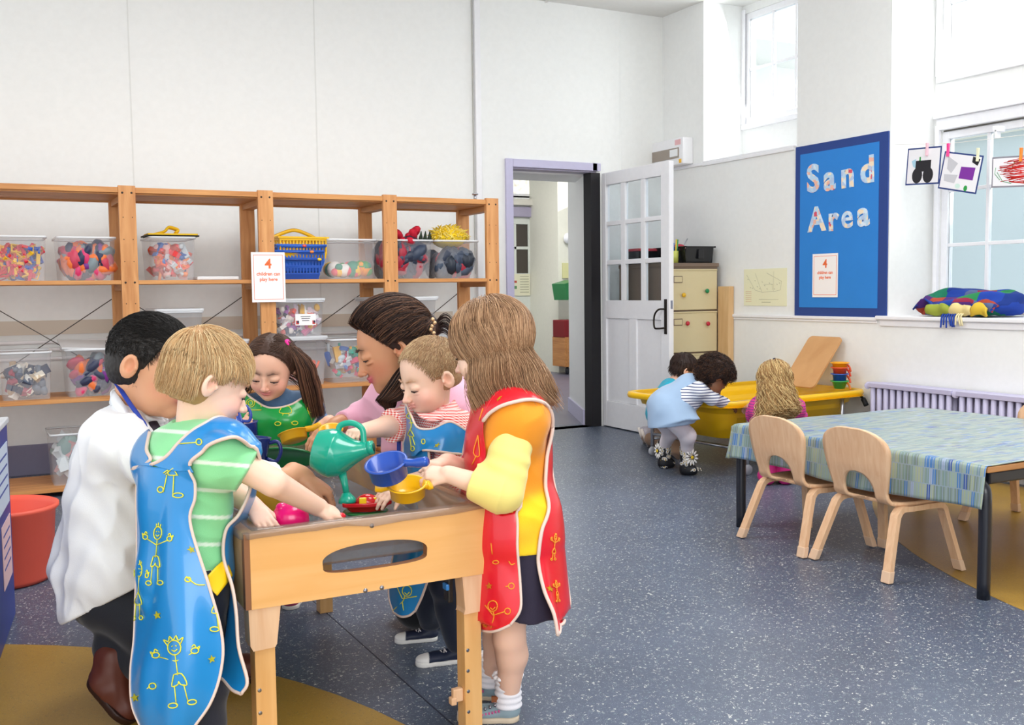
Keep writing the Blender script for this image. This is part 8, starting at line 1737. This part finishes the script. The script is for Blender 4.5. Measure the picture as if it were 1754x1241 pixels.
# ---- girl with long curly hair in pink
e = person(pt(1330, 820, z=0), 'girl with long curly blonde hair and a pink top at the sand tray')
D7 = 5.62; hf = HeadFrame(A(1326, 652, D7), cdir(-.1, -.35, .93), cdir(0, .93, .35), .20); neck = A(1328, 688, D7-.02); pel = A(1330, 770, D7-.02); shL = A(1303, 700, D7); shR = A(1358, 700, D7)
f = head_field(hf, SKIN_A, LIP_K, neck, .03); parts = [(f, .004)]; g = Field(.02, SKIN_A); elL = A(1292, 712, D7+.08); wrL = A(1284, 696, D7+.2); body_arm(g, shL, elL, wrL, .032, .028, .02); hand(g, wrL, cdir(-.3, -.2, 1), cdir(0, 1, 0), 1, .1); elR = A(1368, 712, D7+.08); wrR = A(1362, 692, D7+.22); body_arm(g, shR, elR, wrR, .032, .028, .02); hand(g, wrR, cdir(.1, -.2, 1), cdir(0, 1, 0), -1, .1); g.cone(neck, pel, .05, .07); parts.append((g, .004)); fo('body', parts, M_SKIN, e)
hb = sk('#a9804f'); h2 = sk('#e3c68d'); cap = cap_field(hf, sk('#8f6a42'), thick=.05, low=-.3); roots = scalp(3600, seed=81, front=.34, low=-.3)
rs = np.random.RandomState(81); ph = np.floor(rs.rand(len(roots), 1)*2)*1.2+8*roots[:, :1]+5*roots[:, 1:2]
P1_ = grow(hf, roots, 26, .068, lambda p, t, jt: np.array([0, -.06, -1.0])+np.clip(p[:, 2:3]-.1, 0, 1)*2.4*np.concatenate([p[:, 0:1], p[:, 1:2]-.3, 0*p[:, 0:1]], 1)+jt*.10, lift=.10, seed=5, stop=lambda p, jt: p[:, 2] < -1.0+.08*jt[:, 0])
n_, S_ = P1_.shape[:2]; tt = np.linspace(0, 1, S_)[None, :]; am = .012*np.clip(tt*3-.5, 0, 1); P1_ = P1_+(np.cos(ph+tt*24)*am)[..., None]*_R+(np.sin(ph+tt*24)*am)[..., None]*_F
hair('hair', e, cap, .005, [strand_obj('', P1_, .0012, hb, e, jitter=.2, extra=(h2, .4), taper=.7)])
mb = MB(); c = Vector(hf(.0, -.2, .55).tolist()); mb.ell(c, (.012, .012, .010), mat('navy_bobble', '#1d2440', .6)); adopt(mb.build('hair_bobble'), e)
s = Field(.03, (1, 1, 1)); torso(s, neck, pel, [shL, shR], 1.0, .014, fwd=cdir(0, 0, 1), wide=1.05); s.frus(shL, elL, .042, .038); s.cone(elL, elL, .038, .038); s.frus(elL, mixn((elL, .4), (wrL, .6)), .038, .034); s.frus(shR, elR, .042, .038); s.cone(elR, elR, .038, .038); s.frus(elR, mixn((elR, .4), (wrR, .6)), .038, .034); s.disp = shirt_folds(.003, 8, 2); fo('striped_top', [(s, .0055)], stripe_mat('pink_stripes', '#d8408f', '#7a3f86', 70, .14), e)
lg = Field(.02, sk('#4a3850')); bts = Field(.02, sk('#e0308a'))
def lgc(P, C_): w = (noise(P, 14, 3) > .55)[:, None]; return np.where(w, np.array(sk('#e8408f')), C_)
lg.colfn = lgc; lg.ell(pel, (.10, .09, .08)); 
for sx in (-1, 1):
    hp = pel+cdir(sx*.05, 0); lg.chain([hp, fl(hp+cdir(0, 0, .02), .2), fl(hp, .12)], [.06, .046, .04]); bts.cone(fl(hp, .05), fl(hp, .13), .045, .047); bts.cone(fl(hp, .04), fl(hp+cdir(0, 0, .08), .035), .04, .035)
bts.cut((0, 0, .002), (0, 0, -1)); fo('leggings', [(lg, .005)], M_CLOTH, e); fo('boots', [(bts, .005)], M_SHOE, e)
